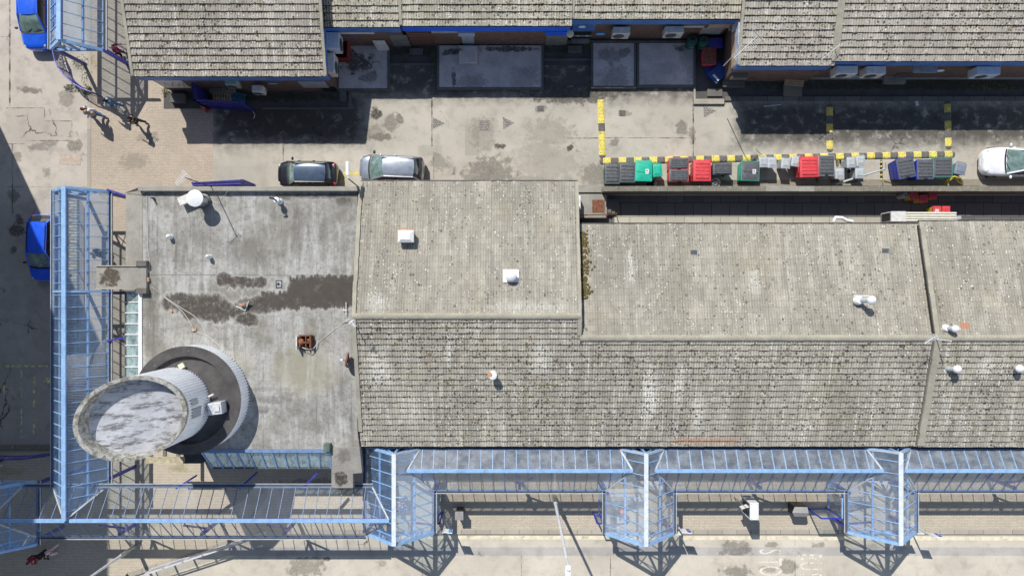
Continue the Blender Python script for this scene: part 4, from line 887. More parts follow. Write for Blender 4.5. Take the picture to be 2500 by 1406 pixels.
# ------------------------------------------------------------------ cars (built nose to +x at the origin, then set down)
def ip(x, xs, ys): return float(np.interp(x, xs, ys))
def car(label, L, WD, HT, paint, c, roofpaint=None, group=None, glassf=None, rails=False, round_=.0, estate=True):
    """c: fractions of L from the nose: cowl, rooff, roofr, rearb ; belt height, nose height, tail height"""
    t = thing('parked_car', label, 'car', (0,0,0), group or 'parked cars')
    h = L/2; cowl, rf, rr, rb = [h-L*c[k] for k in ('cowl','rf','rr','rb')]; zb, zn, zt_ = c['belt'], c['nose'], c['tail']
    xs = [-h,-h*.985,-h*.95,-h*.86,-h*.6,0,h*.5,h*.76,h*.9,h*.965,h*.99,h]
    wf = [.52,.70,.84,.95,.99,1,.99,.955,.87-.03*round_,.71-.05*round_,.55-.06*round_,.36-.04*round_]
    tz = [zt_*.72,zt_*.9,zt_,zb-.02,zb,zb,zb,ip(h*.76,[cowl,h],[zb,zn]),ip(h*.9,[cowl,h],[zb,zn])+.01,zn-.02,zn-.10,zn-.2]
    N = 44; st = [-h+L*(.5-.5*math.cos(math.pi*i/N)) for i in range(N+1)]; rows = []
    for x in st:
        w_ = ip(x,xs,wf)*WD/2; z = ip(x,xs,tz); lo = .22 if abs(x) < h*.9 else .30
        half = [(0,z+.025),(w_*.45,z+.02),(w_*.76,z-.005),(w_*.90,z-.05),(w_*.975,z-.14),(w_,z*.66),(w_*.985,z*.45),(w_*.93,lo)]
        rows.append([(x,-y,zz) for y,zz in half[::-1]]+[(x,y,zz) for y,zz in half[1:]])
    m = MB(); k = len(rows[0]); m.add([p for r in rows for p in r], [(i*k+j,i*k+j+1,(i+1)*k+j+1,(i+1)*k+j) for i in range(N) for j in range(k-1)]+[tuple(range(k)),tuple(range(N*k+k-1,N*k-1,-1))]+[(i*k,(i+1)*k,(i+1)*k+k-1,i*k+k-1) for i in range(N)])
    m.build('body', paint, t, smooth=38)
    wb, wr, zr = WD/2*.90, WD/2*.70, HT
    def roofp(u, v):
        x = rr+(rf-rr)*u; y = (v*2-1); e = 1-.10*(abs(2*u-1)**4)
        return (x+.07*(1-y*y)*(1 if u > .5 else -1)*abs(2*u-1), y*wr*e, zr-.05*y*y-.05*(2*u-1)**2-(.035 if abs(y) > .99 else 0))
    m = MB(); m.grid(roofp, 14, 10); ro = m.build('roof', roofpaint or paint, t, smooth=60, recalc=False)
    def scr(xb, xt, s):
        def fn(u, v):
            y = v*2-1; ww = wb*.90*(1-u)+wr*.90*u; x = xb+(xt-xb)*u+s*.10*(1-y*y)*(1-.4*u)
            return (x, y*ww, zb+(zr-.105-zb)*u+.04*math.sin(math.pi*u)-.03*y*y*u+.01)
        return fn
    m = MB(); m.grid(scr(cowl-.02, rf+.02, 1), 8, 10); ws = m.build('windscreen', glassf or m_screen, t, smooth=60)
    m = MB()
    for q in (.15,-.45): m.beam((cowl+.03+.05,q*wb,zb+.045),(cowl-.10,q*wb+.55*wb,zb+.12),.02,.02)
    m.build('wiper', m_black, ws)
    m = MB(); m.grid(scr(rb+.02, rr-.02, -1), 8, 10); m.build('rear_window', m_glass_d, t, smooth=60)
    for s in (-1,1):
        m = MB(); m.grid(lambda u,v: (cowl-.12+(rb+.12-cowl+.12)*u if v < .01 else (1-v)*(cowl-.12+(rb+.24-cowl)*u)+v*(rf-.02+(rr-rf+.04)*u), s*(wb*(1-v)+wr*.985*v+.03*math.sin(math.pi*v)), zb+.0+(zr-.12-zb)*v), 12, 5); sw = m.build('side_window', m_glass_d, t, smooth=60)
        for nm, xb, xt in (('front_pillar',cowl,rf),('rear_pillar',rb,rr)):
            m = MB(); m.beam((xb,s*wb*.94,zb-.02),(xt,s*wr*.97,zr-.075),.085,.06); m.build(nm, paint, t, bevel=.01)
        m = MB(); xm = (cowl+rb)/2; m.beam((xm,s*wb*1.0,zb),(xm-.05,s*wr*1.0,zr-.1),.07,.03); m.build('pillar', m_black, sw)
        m = MB(); m.beam((rf,s*wr*.985,zr-.075),(rr,s*wr*.985,zr-.085),.06,.05); m.build('cant_rail', paint, t, bevel=.01)
        m = MB(); m.ell((cowl-.18,s*(WD/2+.09),zb+.06),.08,.12,.07,10,6); m.build('mirror', c.get('mir', paint), t, smooth=60)
        m = MB(); m.ell((h*.88,s*WD/2*(.66-.04*round_),zn-.03),.15,.12,.07,12,8); m.build('headlight', m_lamp, t, smooth=60)
        m = MB(); m.ell((-h*.935,s*WD/2*.70,zt_*.88),.08,.13,.14,12,8); m.build('tail_light', m_tail, t, smooth=60)
        for wx in (h*.64,-h*.60):
            r_ = .31; wl = None
            m = MB(); m.lathe([(r_*.62,-.1),(r_*.9,-.1),(r_,-.06),(r_,.06),(r_*.9,.1),(r_*.62,.1)], (0,0,0), 20)
            m.v = [(wx+p[0], s*(WD/2-.09)+p[2], r_+p[1]) for p in m.v]; wl = m.build('wheel', m_tyre, t, smooth=40)
            m = MB(); m.lathe([(r_*.6,0),(r_*.5,.02),(.04,.03)], (0,0,0), 14); m.v = [(wx+p[0], s*(WD/2+.005+p[2]*.5), r_+p[1]) for p in m.v]; m.build('rim', m_rim, wl)
        for dx in (cowl-.55, cowl-1.45):
            m = MB(); m.ell((dx,s*(WD/2*.995),zb-.13),.1,.03,.02,8,5); m.build('door_handle', c.get('hnd', paint), t, smooth=60)
        if rails:
            m = MB(); m.path([(rf-.1,s*wr*.93,zr-.08),(rf-.25,s*wr*.93,zr-.02),(rr+.2,s*wr*.93,zr-.03),(rr+.05,s*wr*.93,zr-.1)], .022, 8); m.build('roof_rail', c.get('rail', m_steel), ro)
    m = MB(); m.box(h-.03,h+.015,-.26,.26,.36,.48); m.build('number_plate', m_platew, t)
    m = MB(); m.box(-h-.015,-h+.03,-.26,.26,.62,.74); m.build('number_plate', m_plate, t)
    m = MB(); m.grid(lambda u,v: (h*.985+.02-.05*(2*v-1)**2, (2*v-1)*WD*.22, zn-.30+.16*u), 3, 6); m.build('grille', m_black, t)
    # bonnet shut lines and a windscreen cowl
    m = MB(); m.grid(lambda u,v: (cowl+.10*(1-(2*v-1)**2)+.10*u, (2*v-1)*wb*.92, ip(cowl+.1,xs,tz)+.034-.03*(2*v-1)**2), 1, 8); m.build('cowl_grille', m_black, t)
    m = MB(); m.path([(rr+.25,0,zr-.03),(rr+.02,0,zr+.14)], .008, 6); m.build('aerial', m_black, ro)
    return t
def carpaint(name, col, metal=.3, dirt=.0):
    t = NT(name, .28, metal, .5); p = t.obj(); c = t.mix(t.ss(t.noise(p, 3, 4), .3, .7), tuple(x*.9 for x in col), tuple(min(1,x*1.1) for x in col))
    v = t.voro(p, 3.2); c = t.mix(t.ss(v['Distance'], .02, .05, .7, 0), c, tuple(min(1,x*1.6+.05) for x in col))
    t.color(c); t.b.inputs['Coat Weight'].default_value = .8; t.b.inputs['Coat Roughness'].default_value = .05; return t.mat
p_blue1 = carpaint('bright_blue_car_paint', (.012,.11,.72), .1); p_blue2 = carpaint('deep_blue_car_paint', (.015,.11,.80), .05)
p_black = carpaint('black_car_paint', (.012,.013,.018), .2); p_silver = carpaint('silver_car_paint', (.42,.46,.52), .6); p_white = carpaint('white_car_paint', (.80,.82,.86), .0)
p_roof = carpaint('dusty_blue_black_roof_paint', (.07,.105,.16), .3)
HB = dict(cowl=.27, rf=.43, rr=.86, rb=.965, belt=.93, nose=.74, tail=.92)
t = car('bright blue estate car parked nose down beside the top left canopy', 4.3, 1.76, 1.50, p_blue1, dict(HB, cowl=.245, rf=.45, mir=m_black)); o = W(77,32,.9); place(t, (o.x, o.y, -.1), -math.pi/2+.02)
t = car('deep blue car parked in the big shadow beside the long street canopy', 4.15, 1.74, 1.50, p_blue2, dict(HB, mir=m_black, cowl=.225, rf=.42, rail=m_black), rails=True); o = W(99,604,.9); place(t, (o.x, o.y, -.1), -math.pi/2-.03)
t = car('black rounded hatchback with dusty blue roof parked by the flat roofed building', 3.75, 1.68, 1.41, p_black, dict(HB, cowl=.225, rf=.345, rr=.83, rb=.93, belt=.90, nose=.72, mir=m_black), roofpaint=p_roof, round_=1.0); o = W(749,425,.8); place(t, (o.x, o.y, .0), math.pi-.01)
t = car('silver hatchback parked in front of the yellow painted line', 4.05, 1.72, 1.55, p_silver, dict(HB, cowl=.20, rf=.41, rr=.86, rb=.965, belt=.96, nose=.74, mir=m_black)); o = W(955,412,.8); place(t, (o.x, o.y, .0), math.pi-.035)
t = car('white car cut off by the right edge of the frame', 4.4, 1.82, 1.48, p_white, dict(HB, cowl=.31, rf=.49, rr=.84, rb=.95, nose=.78)); o = W(2402,395,.8); place(t, (o.x+2.2, o.y, .0), math.pi-.02)

# ------------------------------------------------------------------ bins
def big_bin(name, label, sx, sy, hgt, body, lid, style='ribs', sticker=False, group='large waste bins along the wall'):
    t = thing(name, label, 'bin', (0,0,0), group); lo = .16
    m = MB(); m.tbox(-sx/2,sx/2,-sy/2,sy/2,lo,hgt-.14,.07,.09); m.build('body', body, t, bevel=.02)
    m = MB(); m.box(-sx/2-.03,sx/2+.03,-sy/2-.03,sy/2+.03,hgt-.15,hgt-.07); m.build('rim', body, t, bevel=.012)
    m = MB(); cr = .06
    m.grid(lambda u,v: ((2*u-1)*(sx/2+.005), (2*v-1)*(sy/2+.005), hgt-.065+cr*(1-abs(2*v-1)**3)*(1-abs(2*u-1)**5)), 8, 10)
    m.grid(lambda u,v: ((2*u-1)*(sx/2+.005), (2*v-1)*(sy/2+.005), hgt-.075), 1, 1)
    ld = m.build('lid', lid, t, smooth=50)
    if style in ('ribs','notch'):
        k = 5
        for i in range(k):
            y = -sy/2+sy*(i+.9)/(k+.8); m = MB(); m.tbox(-sx*.40,sx*.40,y-.045,y+.045,hgt-.03,hgt+.010,-.01,-.015); m.build('lid_rib', lid, ld, bevel=.008)
    if style == 'notch':
        m = MB(); m.box(-.1,.1,-sy/2-.02,-sy/2+.07,hgt-.05,hgt+.0); m.build('handle', m_black, ld, bevel=.01)
    if style == 'flat':
        m = MB(); m.poly([(-sx*.42,-sy*.02,hgt-.0),(sx*.42,-sy*.10,hgt-.0),(sx*.42,-sy*.09,hgt+.012),(-sx*.42,-sy*.01,hgt+.012)]); m.beam((-sx*.42,-sy*.02,hgt),(sx*.40,-sy*.12,hgt),.03,.03); m.build('lid_crease', lid, ld)
    if sticker:
        m = MB(); m.box(sx*.10,sx*.30,-sy*.16,sy*.08,hgt+.004,hgt+.012); q = m.build('sticker', m_white, ld)
        m = MB(); m.lathe([(.045,.0),(.045,.006)], (sx*.19,0,hgt+.0125), 12); m.build('symbol', m_black, q)
    for a,b in ((-1,-1),(1,-1),(1,1),(-1,1)):
        m = MB(); m.tube((a*sx*.36-.025,b*sy*.34,.085),(a*sx*.36+.025,b*sy*.34,.085),.085,n=12); m.beam((a*sx*.36,b*sy*.34,.085),(a*sx*.36,b*sy*.34,lo+.03),.07,.05); m.build('castor', m_black, t)
    for s in (-1,1):
        m = MB(); m.path([(s*(sx/2+.0),-sy*.25,hgt-.24),(s*(sx/2+.06),-sy*.25,hgt-.24),(s*(sx/2+.06),sy*.25,hgt-.24),(s*(sx/2),sy*.25,hgt-.24)], .018, 6); m.build('lifting_bar', body, t)
    return t
def wheelie(label, body, lid, sx=.50, sy=.56, hgt=1.06, number=None, group='grey wheelie bins'):
    t = thing('wheelie_bin', label, 'bin', (0,0,0), group)
    m = MB(); m.tbox(-sx/2+.01,sx/2-.01,-sy/2+.02,sy/2-.02,.05,hgt-.07,.06,.08); m.build('body', body, t, bevel=.02)
    m = MB(); m.box(-sx/2-.01,sx/2+.01,-sy/2,sy/2,hgt-.10,hgt-.045); m.build('rim', body, t, bevel=.012)
    m = MB(); m.grid(lambda u,v: ((2*u-1)*(sx/2+.02), (2*v-1)*(sy/2+.02), hgt-.042+.045*(1-abs(2*v-1)**4)*(1-abs(2*u-1)**4)), 10, 10); m.grid(lambda u,v: ((2*u-1)*(sx/2+.02), (2*v-1)*(sy/2+.02), hgt-.046), 1, 1); ld = m.build('lid', lid, t, smooth=50)
    m = MB(); m.tbox(-sx*.30,sx*.30,-sy*.26,sy*.30,hgt-.02,hgt+.022,-.01,-.01); m.build('lid_panel', lid, ld, bevel=.008)
    if number: text_mesh('number', number, .17, m_ypaint, (0,.03,hgt+.025), (0,0,0), .9, parent=ld)
    m = MB(); m.tube((-sx*.42,sy/2+.07,hgt-.06),(sx*.42,sy/2+.07,hgt-.06),.018,n=8); m.beam((-sx*.36,sy/2-.02,hgt-.08),(-sx*.36,sy/2+.07,hgt-.06),.04,.03); m.beam((sx*.36,sy/2-.02,hgt-.08),(sx*.36,sy/2+.07,hgt-.06),.04,.03); m.build('handle', body, t)
    for s in (-1,1):
        m = MB(); m.tube((s*(sx/2-.06),sy/2-.02,.1),(s*(sx/2-.005),sy/2-.02,.1),.1,n=16); m.build('wheel', m_tyre, t)
    return t
def put(t, px, py, z, rz=0): o = W(px,py,z); return place(t, (o.x,o.y,0), rz)
b = big_bin('waste_bin', 'dark lidded bin tied with a red and a white strap at the row end', .88, 1.22, 1.30, m_dgreen, m_dkgrey); put(b, 1495, 424, 1.3)
for dx, mt in ((-.27,m_red),(.12,m_white)):
    m = MB(); m.box(dx-.02,dx+.02,-.64,.64,1.315,1.335); m.build('strap', mt, b)
b = big_bin('waste_bin', 'dark ribbed lid bin between the strapped bin and the green lid', .92, 1.20, 1.30, m_dgreen, m_dkgrey); put(b, 1532, 421, 1.3)
b = big_bin('waste_bin', 'bright green large bin with a creased lid and white sticker', 1.00, 1.22, 1.32, m_green, m_green, 'flat', True); put(b, 1572, 417, 1.32, -.02)
w_ = wheelie('small bright green bin next to the large green one', m_green, m_green, .56, .74, 1.06, group='green bins'); put(w_, 1605, 416, 1.06, .12)
m = MB(); m.tbox(-.12,.0,.02,.22,1.085,1.092,0,0); m.build('sticker', m_white, w_)
b = big_bin('waste_bin', 'red bin with grey lid nearest the striped kerb of its pair', 1.17, .66, 1.24, m_red, m_dkgrey, 'notch'); put(b, 1658, 399, 1.24, .02)
b = big_bin('waste_bin', 'red bin with grey lid nearest the wall of its pair', 1.17, .70, 1.24, m_red, m_dkgrey, 'notch'); put(b, 1658, 428, 1.24, .0)
b = big_bin('waste_bin', 'red ribbed lid bin right of the paired red bins', 1.03, 1.26, 1.32, m_red, m_red); put(b, 1715, 416, 1.32)
b = big_bin('waste_bin', 'black bin with shallow grey lid above the white bucket', 1.14, .70, 1.20, m_black, m_dkgrey, 'notch'); put(b, 1764, 412, 1.2)
b = big_bin('waste_bin', 'green bin with a plain black lid and white sticker', 1.06, 1.16, 1.32, m_green, m_dkgrey, 'flat', True); put(b, 1833, 417, 1.32, -.03)
b = big_bin('waste_bin', 'red ribbed lid bin between the grey wheelie bins', 1.10, 1.22, 1.32, m_red, m_red); put(b, 1977, 407, 1.32, .03)
b = big_bin('waste_bin', 'light grey bin with a dark notched lid beside the red one', .94, 1.20, 1.30, m_grey, m_dkgrey, 'notch'); put(b, 2019, 404, 1.3)
b = big_bin('waste_bin', 'blue bin turned askew with a dark grey lid', 1.05, 1.22, 1.26, m_bblue, m_dkgrey, 'notch'); put(b, 2212, 410, 1.2, .18)
b = big_bin('waste_bin', 'blue bin standing square with a dark grey lid', 1.00, 1.18, 1.26, m_bblue, m_dkgrey, 'notch'); put(b, 2259, 414, 1.2, .02)
b = big_bin('waste_bin', 'green bodied bin with a dark lid by the yellow trolley', 1.12, 1.18, 1.30, m_green, m_dkgrey); put(b, 2304, 408, 1.3, .02)
wp = [(1865,396,0,'grey wheelie bin directly right of the green bin with black lid',None),(1886,397,.03,'grey wheelie bin second right of the black lidded green bin','19'),(1919,399,-.08,'grey wheelie bin left of the askew one by the red bin','18'),(1944,394,-.16,'grey wheelie bin tilted beside the red ribbed bin','20'),
      (2051,424,.02,'grey wheelie bin standing alone by the wall beside the notched lid bin','14'),(2079,397,.03,'grey wheelie bin by the striped kerb left of its twin','23'),(2102,393,.05,'grey wheelie bin at the right end by the striped kerb','21'),(2100,423,0,'grey wheelie bin under the fallen white pole','25')]
for k, (px,py,rz,lb,num) in enumerate(wp): put(wheelie(lb, m_grey, m_grey, .52, .60, 1.06, num), px, py, 1.06, rz)
put(wheelie('slate grey wheelie bin standing beside the yellow trolley', simple('slate_plastic', (.20,.23,.28), .5, 0, .12, 5), simple('slate_plastic', (.2,.23,.28)), .64, .70, 1.06, group='slate bins'), 2346, 412, 1.06, -.22)
# green litter bins and red crate bin in the yard corner, blue stack
for px, py, lb in ((1690,101,'dark green bin by the dock wall, left of the pair'),(1718,103,'dark green bin by the grey boarded door, right of the pair')):
    t = thing('litter_bin', lb, 'bin', (0,0,0), 'dark green litter bins')
    m = MB(); m.lathe([(.26,.02),(.32,.9),(.34,.95),(.30,1.05),(.12,1.12),(.0,1.12)], (0,0,0), 20, cap=False); m.build('body', m_dgreen, t, smooth=40)
    m = MB(); m.rbox((0,.05,1.10), .26, .22, .05); m.build('opening', m_black, t)
    m = MB(); m.box(-.14,.14,-.355,-.33,.7,.76); m.build('plate', m_grey, t); put(t, px, py, .9)
b = big_bin('crate_bin', 'red open crate bin standing in the dark yard corner', .78, 1.0, 1.0, m_red, simple('brown_waste', (.20,.07,.05), .9, 0, .4, 9), 'flat', group='yard bins'); put(b, 1733, 136, 1.0)
b = big_bin('crate_bin', 'indigo crate behind the red one in the yard corner', .9, .6, .9, m_indigo, m_indigo, 'ribs', group='yard bins'); put(b, 1748, 104, .9)
t = thing('waste_skip', 'maroon open box beside the corner shop side wall', 'skip', W(838,134,0))
m = MB(); c = W(838,134,0); mar = simple('maroon_board', (.22,.03,.025), .7, 0, .3, 5)
for a in ((-.5,-.46,-.55,.55),(.46,.5,-.55,.55),(-.46,.46,-.55,-.51),(-.46,.46,.51,.55)): m.box(c.x+a[0],c.x+a[1],c.y+a[2],c.y+a[3],.19,1.0)
m.box(c.x-.46,c.x+.46,c.y-.51,c.y+.51,.19,.25); m.build('box', mar, t)
t = thing('panel_stack', 'dark blue boards leaning on the gable end in the yard corner', 'boards', W(1752,180,0))
for i,(px,py,rz,s) in enumerate(((1748,168,.3,.95),(1750,183,.75,.8))):
    m = MB(); c = W(px,py,.3); m.rbox((c.x,c.y,.05+i*.45),s*1.3,s,.06,rz); m.build('board', simple('navy_board', (.02,.07,.28), .6, 0, .2, 4), t)
m = MB(); c = W(1744,194,.3); m.rbox((c.x,c.y,.6),.12,.5,.06,.75); m.build('trim', m_white, t)
# red and yellow tubs and other things in the sunken passage
def tub(label, px, py, rz, hl=False):
    t = thing('grit_tub', label, 'tub', (0,0,0), 'red lidded yellow tubs'); s = .44
    m = MB(); m.tbox(-s/2,s/2,-s/2,s/2,.01,.80,.05,.05); m.build('body', m_yellow, t, bevel=.02)
    m = MB(); m.tbox(-s/2-.02,s/2+.02,-s/2-.02,s/2+.02,.80,.87,-.015,-.015); ld = m.build('lid', m_red, t, bevel=.015)
    m = MB(); m.lathe([(.1,0),(.1,.02),(.08,.02),(.08,.004)], (0,0,.87), 16); m.build('moulding', m_red, ld)
    if hl:
        m = MB(); m.box(-.12,.12,-.12,.06,.871,.878); m.build('sticker', m_white, ld)
    return put(t, px, py, .85, rz)
tub('red lidded yellow tub, leftmost under the coping wall', 2232, 479, .1); tub('red lidded yellow tub, middle and lowest under the coping wall', 2255, 485, .05); tub('red lidded yellow tub, rightmost under the coping wall', 2278, 477, -.05)
tub('red lidded yellow tub with white sticker above the white pipes', 2287, 513, 0, True); tub('red lidded yellow tub right of the stickered one', 2310, 513, 0)
t = thing('drum_bin', 'small grey cylinder left of the red tubs', 'bin', W(2194,481,0)); m = MB(); c = W(2194,481,0); m.lathe([(.17,.01),(.19,.75),(.16,.8),(.05,.8)], (c.x,c.y,0), 20); m.build('body', m_grey, t, smooth=40); m = MB(); m.lathe([(.06,.8),(.06,.84)], (c.x,c.y,0), 12); m.build('cap', m_dkgrey, t)
t = thing('appliance', 'white condenser box on the passage edge with a dark grille', 'condenser', W(2192,530,0)); a, b_ = W(2176,541,3.0), W(2212,516,3.0)
m = MB(); m.box(a.x,b_.x,3.92,b_.y,1.9,3.0); m.build('case', m_offw, t, bevel=.02); m = MB(); m.box(a.x-.03,a.x-.002,4.0,b_.y-.07,2.0,2.9); m.build('grille', m_black, t)
m = MB(); m.box(a.x,a.x+.06,3.5,b_.y,1.8,1.9); m.box(b_.x-.06,b_.x,3.5,b_.y,1.8,1.9); m.build('bracket', m_steel, t)
t = thing('cable_tray', 'cream triple ducting running right from the white condenser', 'ducting', W(2270,530,0))
for i in range(4):
    m = MB(); y0 = Y(520+i*6,2.7); m.tube((b_.x,y0,2.65),(X(2334,2.65),y0-.01,2.65),.062,n=8); m.build('duct', simple('cream_duct', (.70,.68,.58), .5, 0, .06, 4), t)
m = MB(); c = W(2338,532,2.6); m.rbox((c.x,c.y,2.5),.3,.2,.2,.2); m.build('end_fitting', m_grey, t)
m = MB(); c = W(2058,535,2.2)
m.path([W(2035,541,2.3),W(2040,531,2.35),W(2056,532,2.35),W(2066,538,2.3),W(2082,541,2.3)], .10, 8); t = tag(m.build('white_sacking', m_white, smooth=60), 'white plastic sheet hanging at the passage side eave', 'sheet')
# yellow trolley, bucket, rubbish
t = thing('yellow_trolley', 'yellow tubular frame lying against the wall by the last bin', 'trolley', W(2326,440,0))
for q in ([(2306,447,.15),(2316,436,.75),(2330,431,.9),(2345,436,.75),(2351,447,.15)], [(2312,448,.12),(2322,438,.6),(2332,434,.8),(2340,444,.4),(2349,449,.1)]):
    m = MB(); m.path([W(*p) for p in q], .045, 8); m.build('tube', m_yellow, t, smooth=60)
t = thing('bucket', 'white bucket with rubbish in front of the black bin', 'bucket', W(1742,449,0)); c = W(1742,449,0)
m = MB(); m.lathe([(.2,.02),(.27,.5),(.285,.5),(.285,.47)], (c.x,c.y,0), 24, cap=False); m.lathe([(.19,.03),(.01,.03)], (c.x,c.y,0), 24); m.build('pail', m_white, t, smooth=40); m = MB(); m.ell((c.x+.02,c.y,.33),.2,.17,.13,9,6); m.build('rubbish', m_offw, t)
t = thing('rubbish_bag', 'grey tyre and rags in the shadow by the small green bin', 'rubbish', W(1593,452,0)); c = W(1590,452,0)
m = MB(); m.lathe([(.26,.02),(.3,.08),(.3,.14),(.26,.2),(.18,.16),(.18,.05)], (c.x,c.y,0), 20); m.build('tyre', m_tyre, t, smooth=50); m = MB(); m.ell((c.x+.22,c.y+.05,.14),.12,.2,.12,8,6); m.build('rag', m_grey, t)
m = MB(); m.tube(W(2040,450,.2), W(2160,413,1.15), .075, .05, 10); p = tag(m.build('fallen_pole', m_grey, smooth=50), 'pale metal pole leaning across the grey wheelie bins', 'pole')
m = MB(); m.path([W(2158,417,1.1),W(2163,411,1.2),W(2162,398,1.25)], .02, 6); m.build('hook', m_steel, p)
m = MB(); m.tube(W(2158,441,.06), W(2194,450,.06), .04, .03, 6); tag(m.build('stick', m_wood), 'tan timber stick lying by the wall foot', 'timber')

# coping wall
t = thing('coping_wall', 'long low wall with mossy gritty coping behind the bins', 'wall', W(1985,465,0))
a, b_ = W(1474,466,1.55), W(2900,461,1.55); n = 46
m = MB(); m.box(a.x, 36, 5.93, 6.17, -.1, 1.5); m.build('wall', m_wallc, t)
for i in range(n):
    x0 = a.x-.1+i*1.0; m = MB(); e = rng.normal(0,.006); m.box(x0, min(36.5,x0+.99), 5.90+e, 6.22+e, 1.5, 1.58+rng.normal(0,.004)); m.build('coping_stone', m_coping if not (10 <= i <= 12) else m_conc, t, bevel=.012)
m = MB(); m.prism([tuple(W(*q)[:2]) for q in ((1409,452,.4),(1474,452,.4),(1474,470,.4),(1409,470,.4))], 0, .45); t = tag(m.build('low_wall', m_conc, bevel=.02), 'short pale concrete wall joining the long coping wall', 'wall')
# steps and landing
t = thing('landing', 'raised concrete landing with steel grating and steps', 'steps', W(1450,500,0))
a, b_ = W(1412,532,.55), W(1482,474,.55); m = MB(); m.box(a.x,b_.x,a.y,b_.y,0,.55); m.build('slab', m_conc, t, bevel=.02)
a, b_ = W(1446,519,.56), W(1476,488,.56); m = MB(); m.box(a.x,b_.x,a.y,b_.y,.553,.57); m.build('grating', m_rust, t)
for i in range(3):
    q0 = W(1482,528,.4); m = MB(); m.box(q0.x+i*.26,q0.x+(i+1)*.26,W(0,520,.4).y,W(0,486,.4).y,0,.42-i*.13); m.build('step', m_concd, t)
m = MB(); m.path([W(1408,526,1.45),W(1506,523,1.45)], .03, 8); m.tube(W(1425,527,.5),W(1424,527,1.45),.025); m.tube(W(1480,526,.5),W(1480,526,1.45),.025); m.tube(W(1505,524,0),W(1505,524,1.45),.025); m.path([W(1408,526,1.0),W(1506,523,1.0)], .02, 6); m.build('handrail', m_rust, t)
m = MB(); m.box(X(1410,1.2),X(1417,1.2),Y(512,1.2),Y(478,1.2),.56,1.3); m.build('white_panel', m_white, t)
# rubber kerbs and speed humps
def hump(label, px0, py0, px1, py1, w, h, pat, name='rubber_kerb', cat='kerb'):
    a, b_ = W(px0,py0,.05), W(px1,py1,.05); d = (b_-a); L = d.length; u = d/L; r = Vector((-u.y,u.x,0)); t = thing(name, label, cat, ((a.x+b_.x)/2,(a.y+b_.y)/2,0), 'yellow and grey rubber '+('kerbs' if cat == 'kerb' else 'humps'))
    s = 0.0; i = 0; tot = sum(p[1] for p in pat)
    for mt, ln in pat:
        l0, l1 = s/tot*L, (s+ln)/tot*L; s += ln
        P = lambda l,k,z: tuple(Vector((a.x,a.y,0))+u*l+r*k+Vector((0,0,z)))
        prof = [(-w/2,.004),(-w*.36,h*.8),(-w*.2,h),(w*.2,h),(w*.36,h*.8),(w/2,.004)]
        m = MB(); m.add([P(l0+.006,k,z) for k,z in prof]+[P(l1-.006,k,z) for k,z in prof], [(j,j+1,7+j,6+j) for j in range(5)]+[tuple(range(6)),tuple(range(11,5,-1))]); sg = m.build('segment', mt, t)
        if mt is m_ryel or True:
            m = MB()
            for q in (.2,.8):
                for k in (-.28,.28):
                    c = P(l0+(l1-l0)*q, k*w, h*.86); m.lathe([(.022,0),(.022,.012)], c, 6)
            m.build('bolts', m_black, sg)
    for l, z in ((0,1),(L,-1)):
        c = Vector((a.x,a.y,0))+u*l; m = MB(); m.add([tuple(c+r*(w/2*math.cos(q))-u*z*(w/2*math.sin(q))+Vector((0,0,.004))) for q in np.linspace(0,math.pi,9)]+[tuple(c+r*(w/2*.8*math.cos(q))-u*z*(w*.3*math.sin(q))+Vector((0,0,h*.85))) for q in np.linspace(0,math.pi,9)], [(j,j+1,10+j,9+j) for j in range(8)]+[tuple(range(9,18)),(0,9,17,8)]); m.build('end_cap', m_rubber, t)
    return t
Yl, Gr = m_ryel, m_rubber
hump('long alternating yellow and grey rubber kerb in front of the bins', 1472,394,2325,377, .44, .09, [(Yl if i % 2 == 0 else Gr, 1.0) for i in range(45)])
hump('yellow speed hump lying in full sun across the lane', 1467,243,1471,379, .42, .06, [(Yl,1.5),(Yl,1.5),(Gr,1.0),(Yl,1.5),(Yl,1.5)], 'speed_hump', 'speed hump')
hump('speed hump in the shade below the forward shops, left of two', 2026,262,2027,364, .42, .06, [(Yl,1),(Gr,1),(Yl,1),(Gr,1),(Yl,1)], 'speed_hump', 'speed hump')
hump('speed hump in the shade nearest the white car', 2314,254,2317,357, .42, .06, [(Yl,1),(Gr,1),(Yl,1),(Gr,1),(Yl,1)], 'speed_hump', 'speed hump')
for px, y0, y1, lb in ((1631,392,438,'narrow striped divider left of the paired red bins'),(1688,398,442,'narrow striped divider left of the red ribbed bin'),(2044,391,404,'narrow striped divider above the lone wheelie bin'),(2152,393,440,'narrow striped divider in the empty bin bay'),(1994,430,444,'narrow striped divider below the red bin')):
    hump(lb, px, y0, px+1, y1, .17, .05, [(Yl if i % 2 == 0 else m_black, 1) for i in range(9)], 'bay_divider', 'kerb')
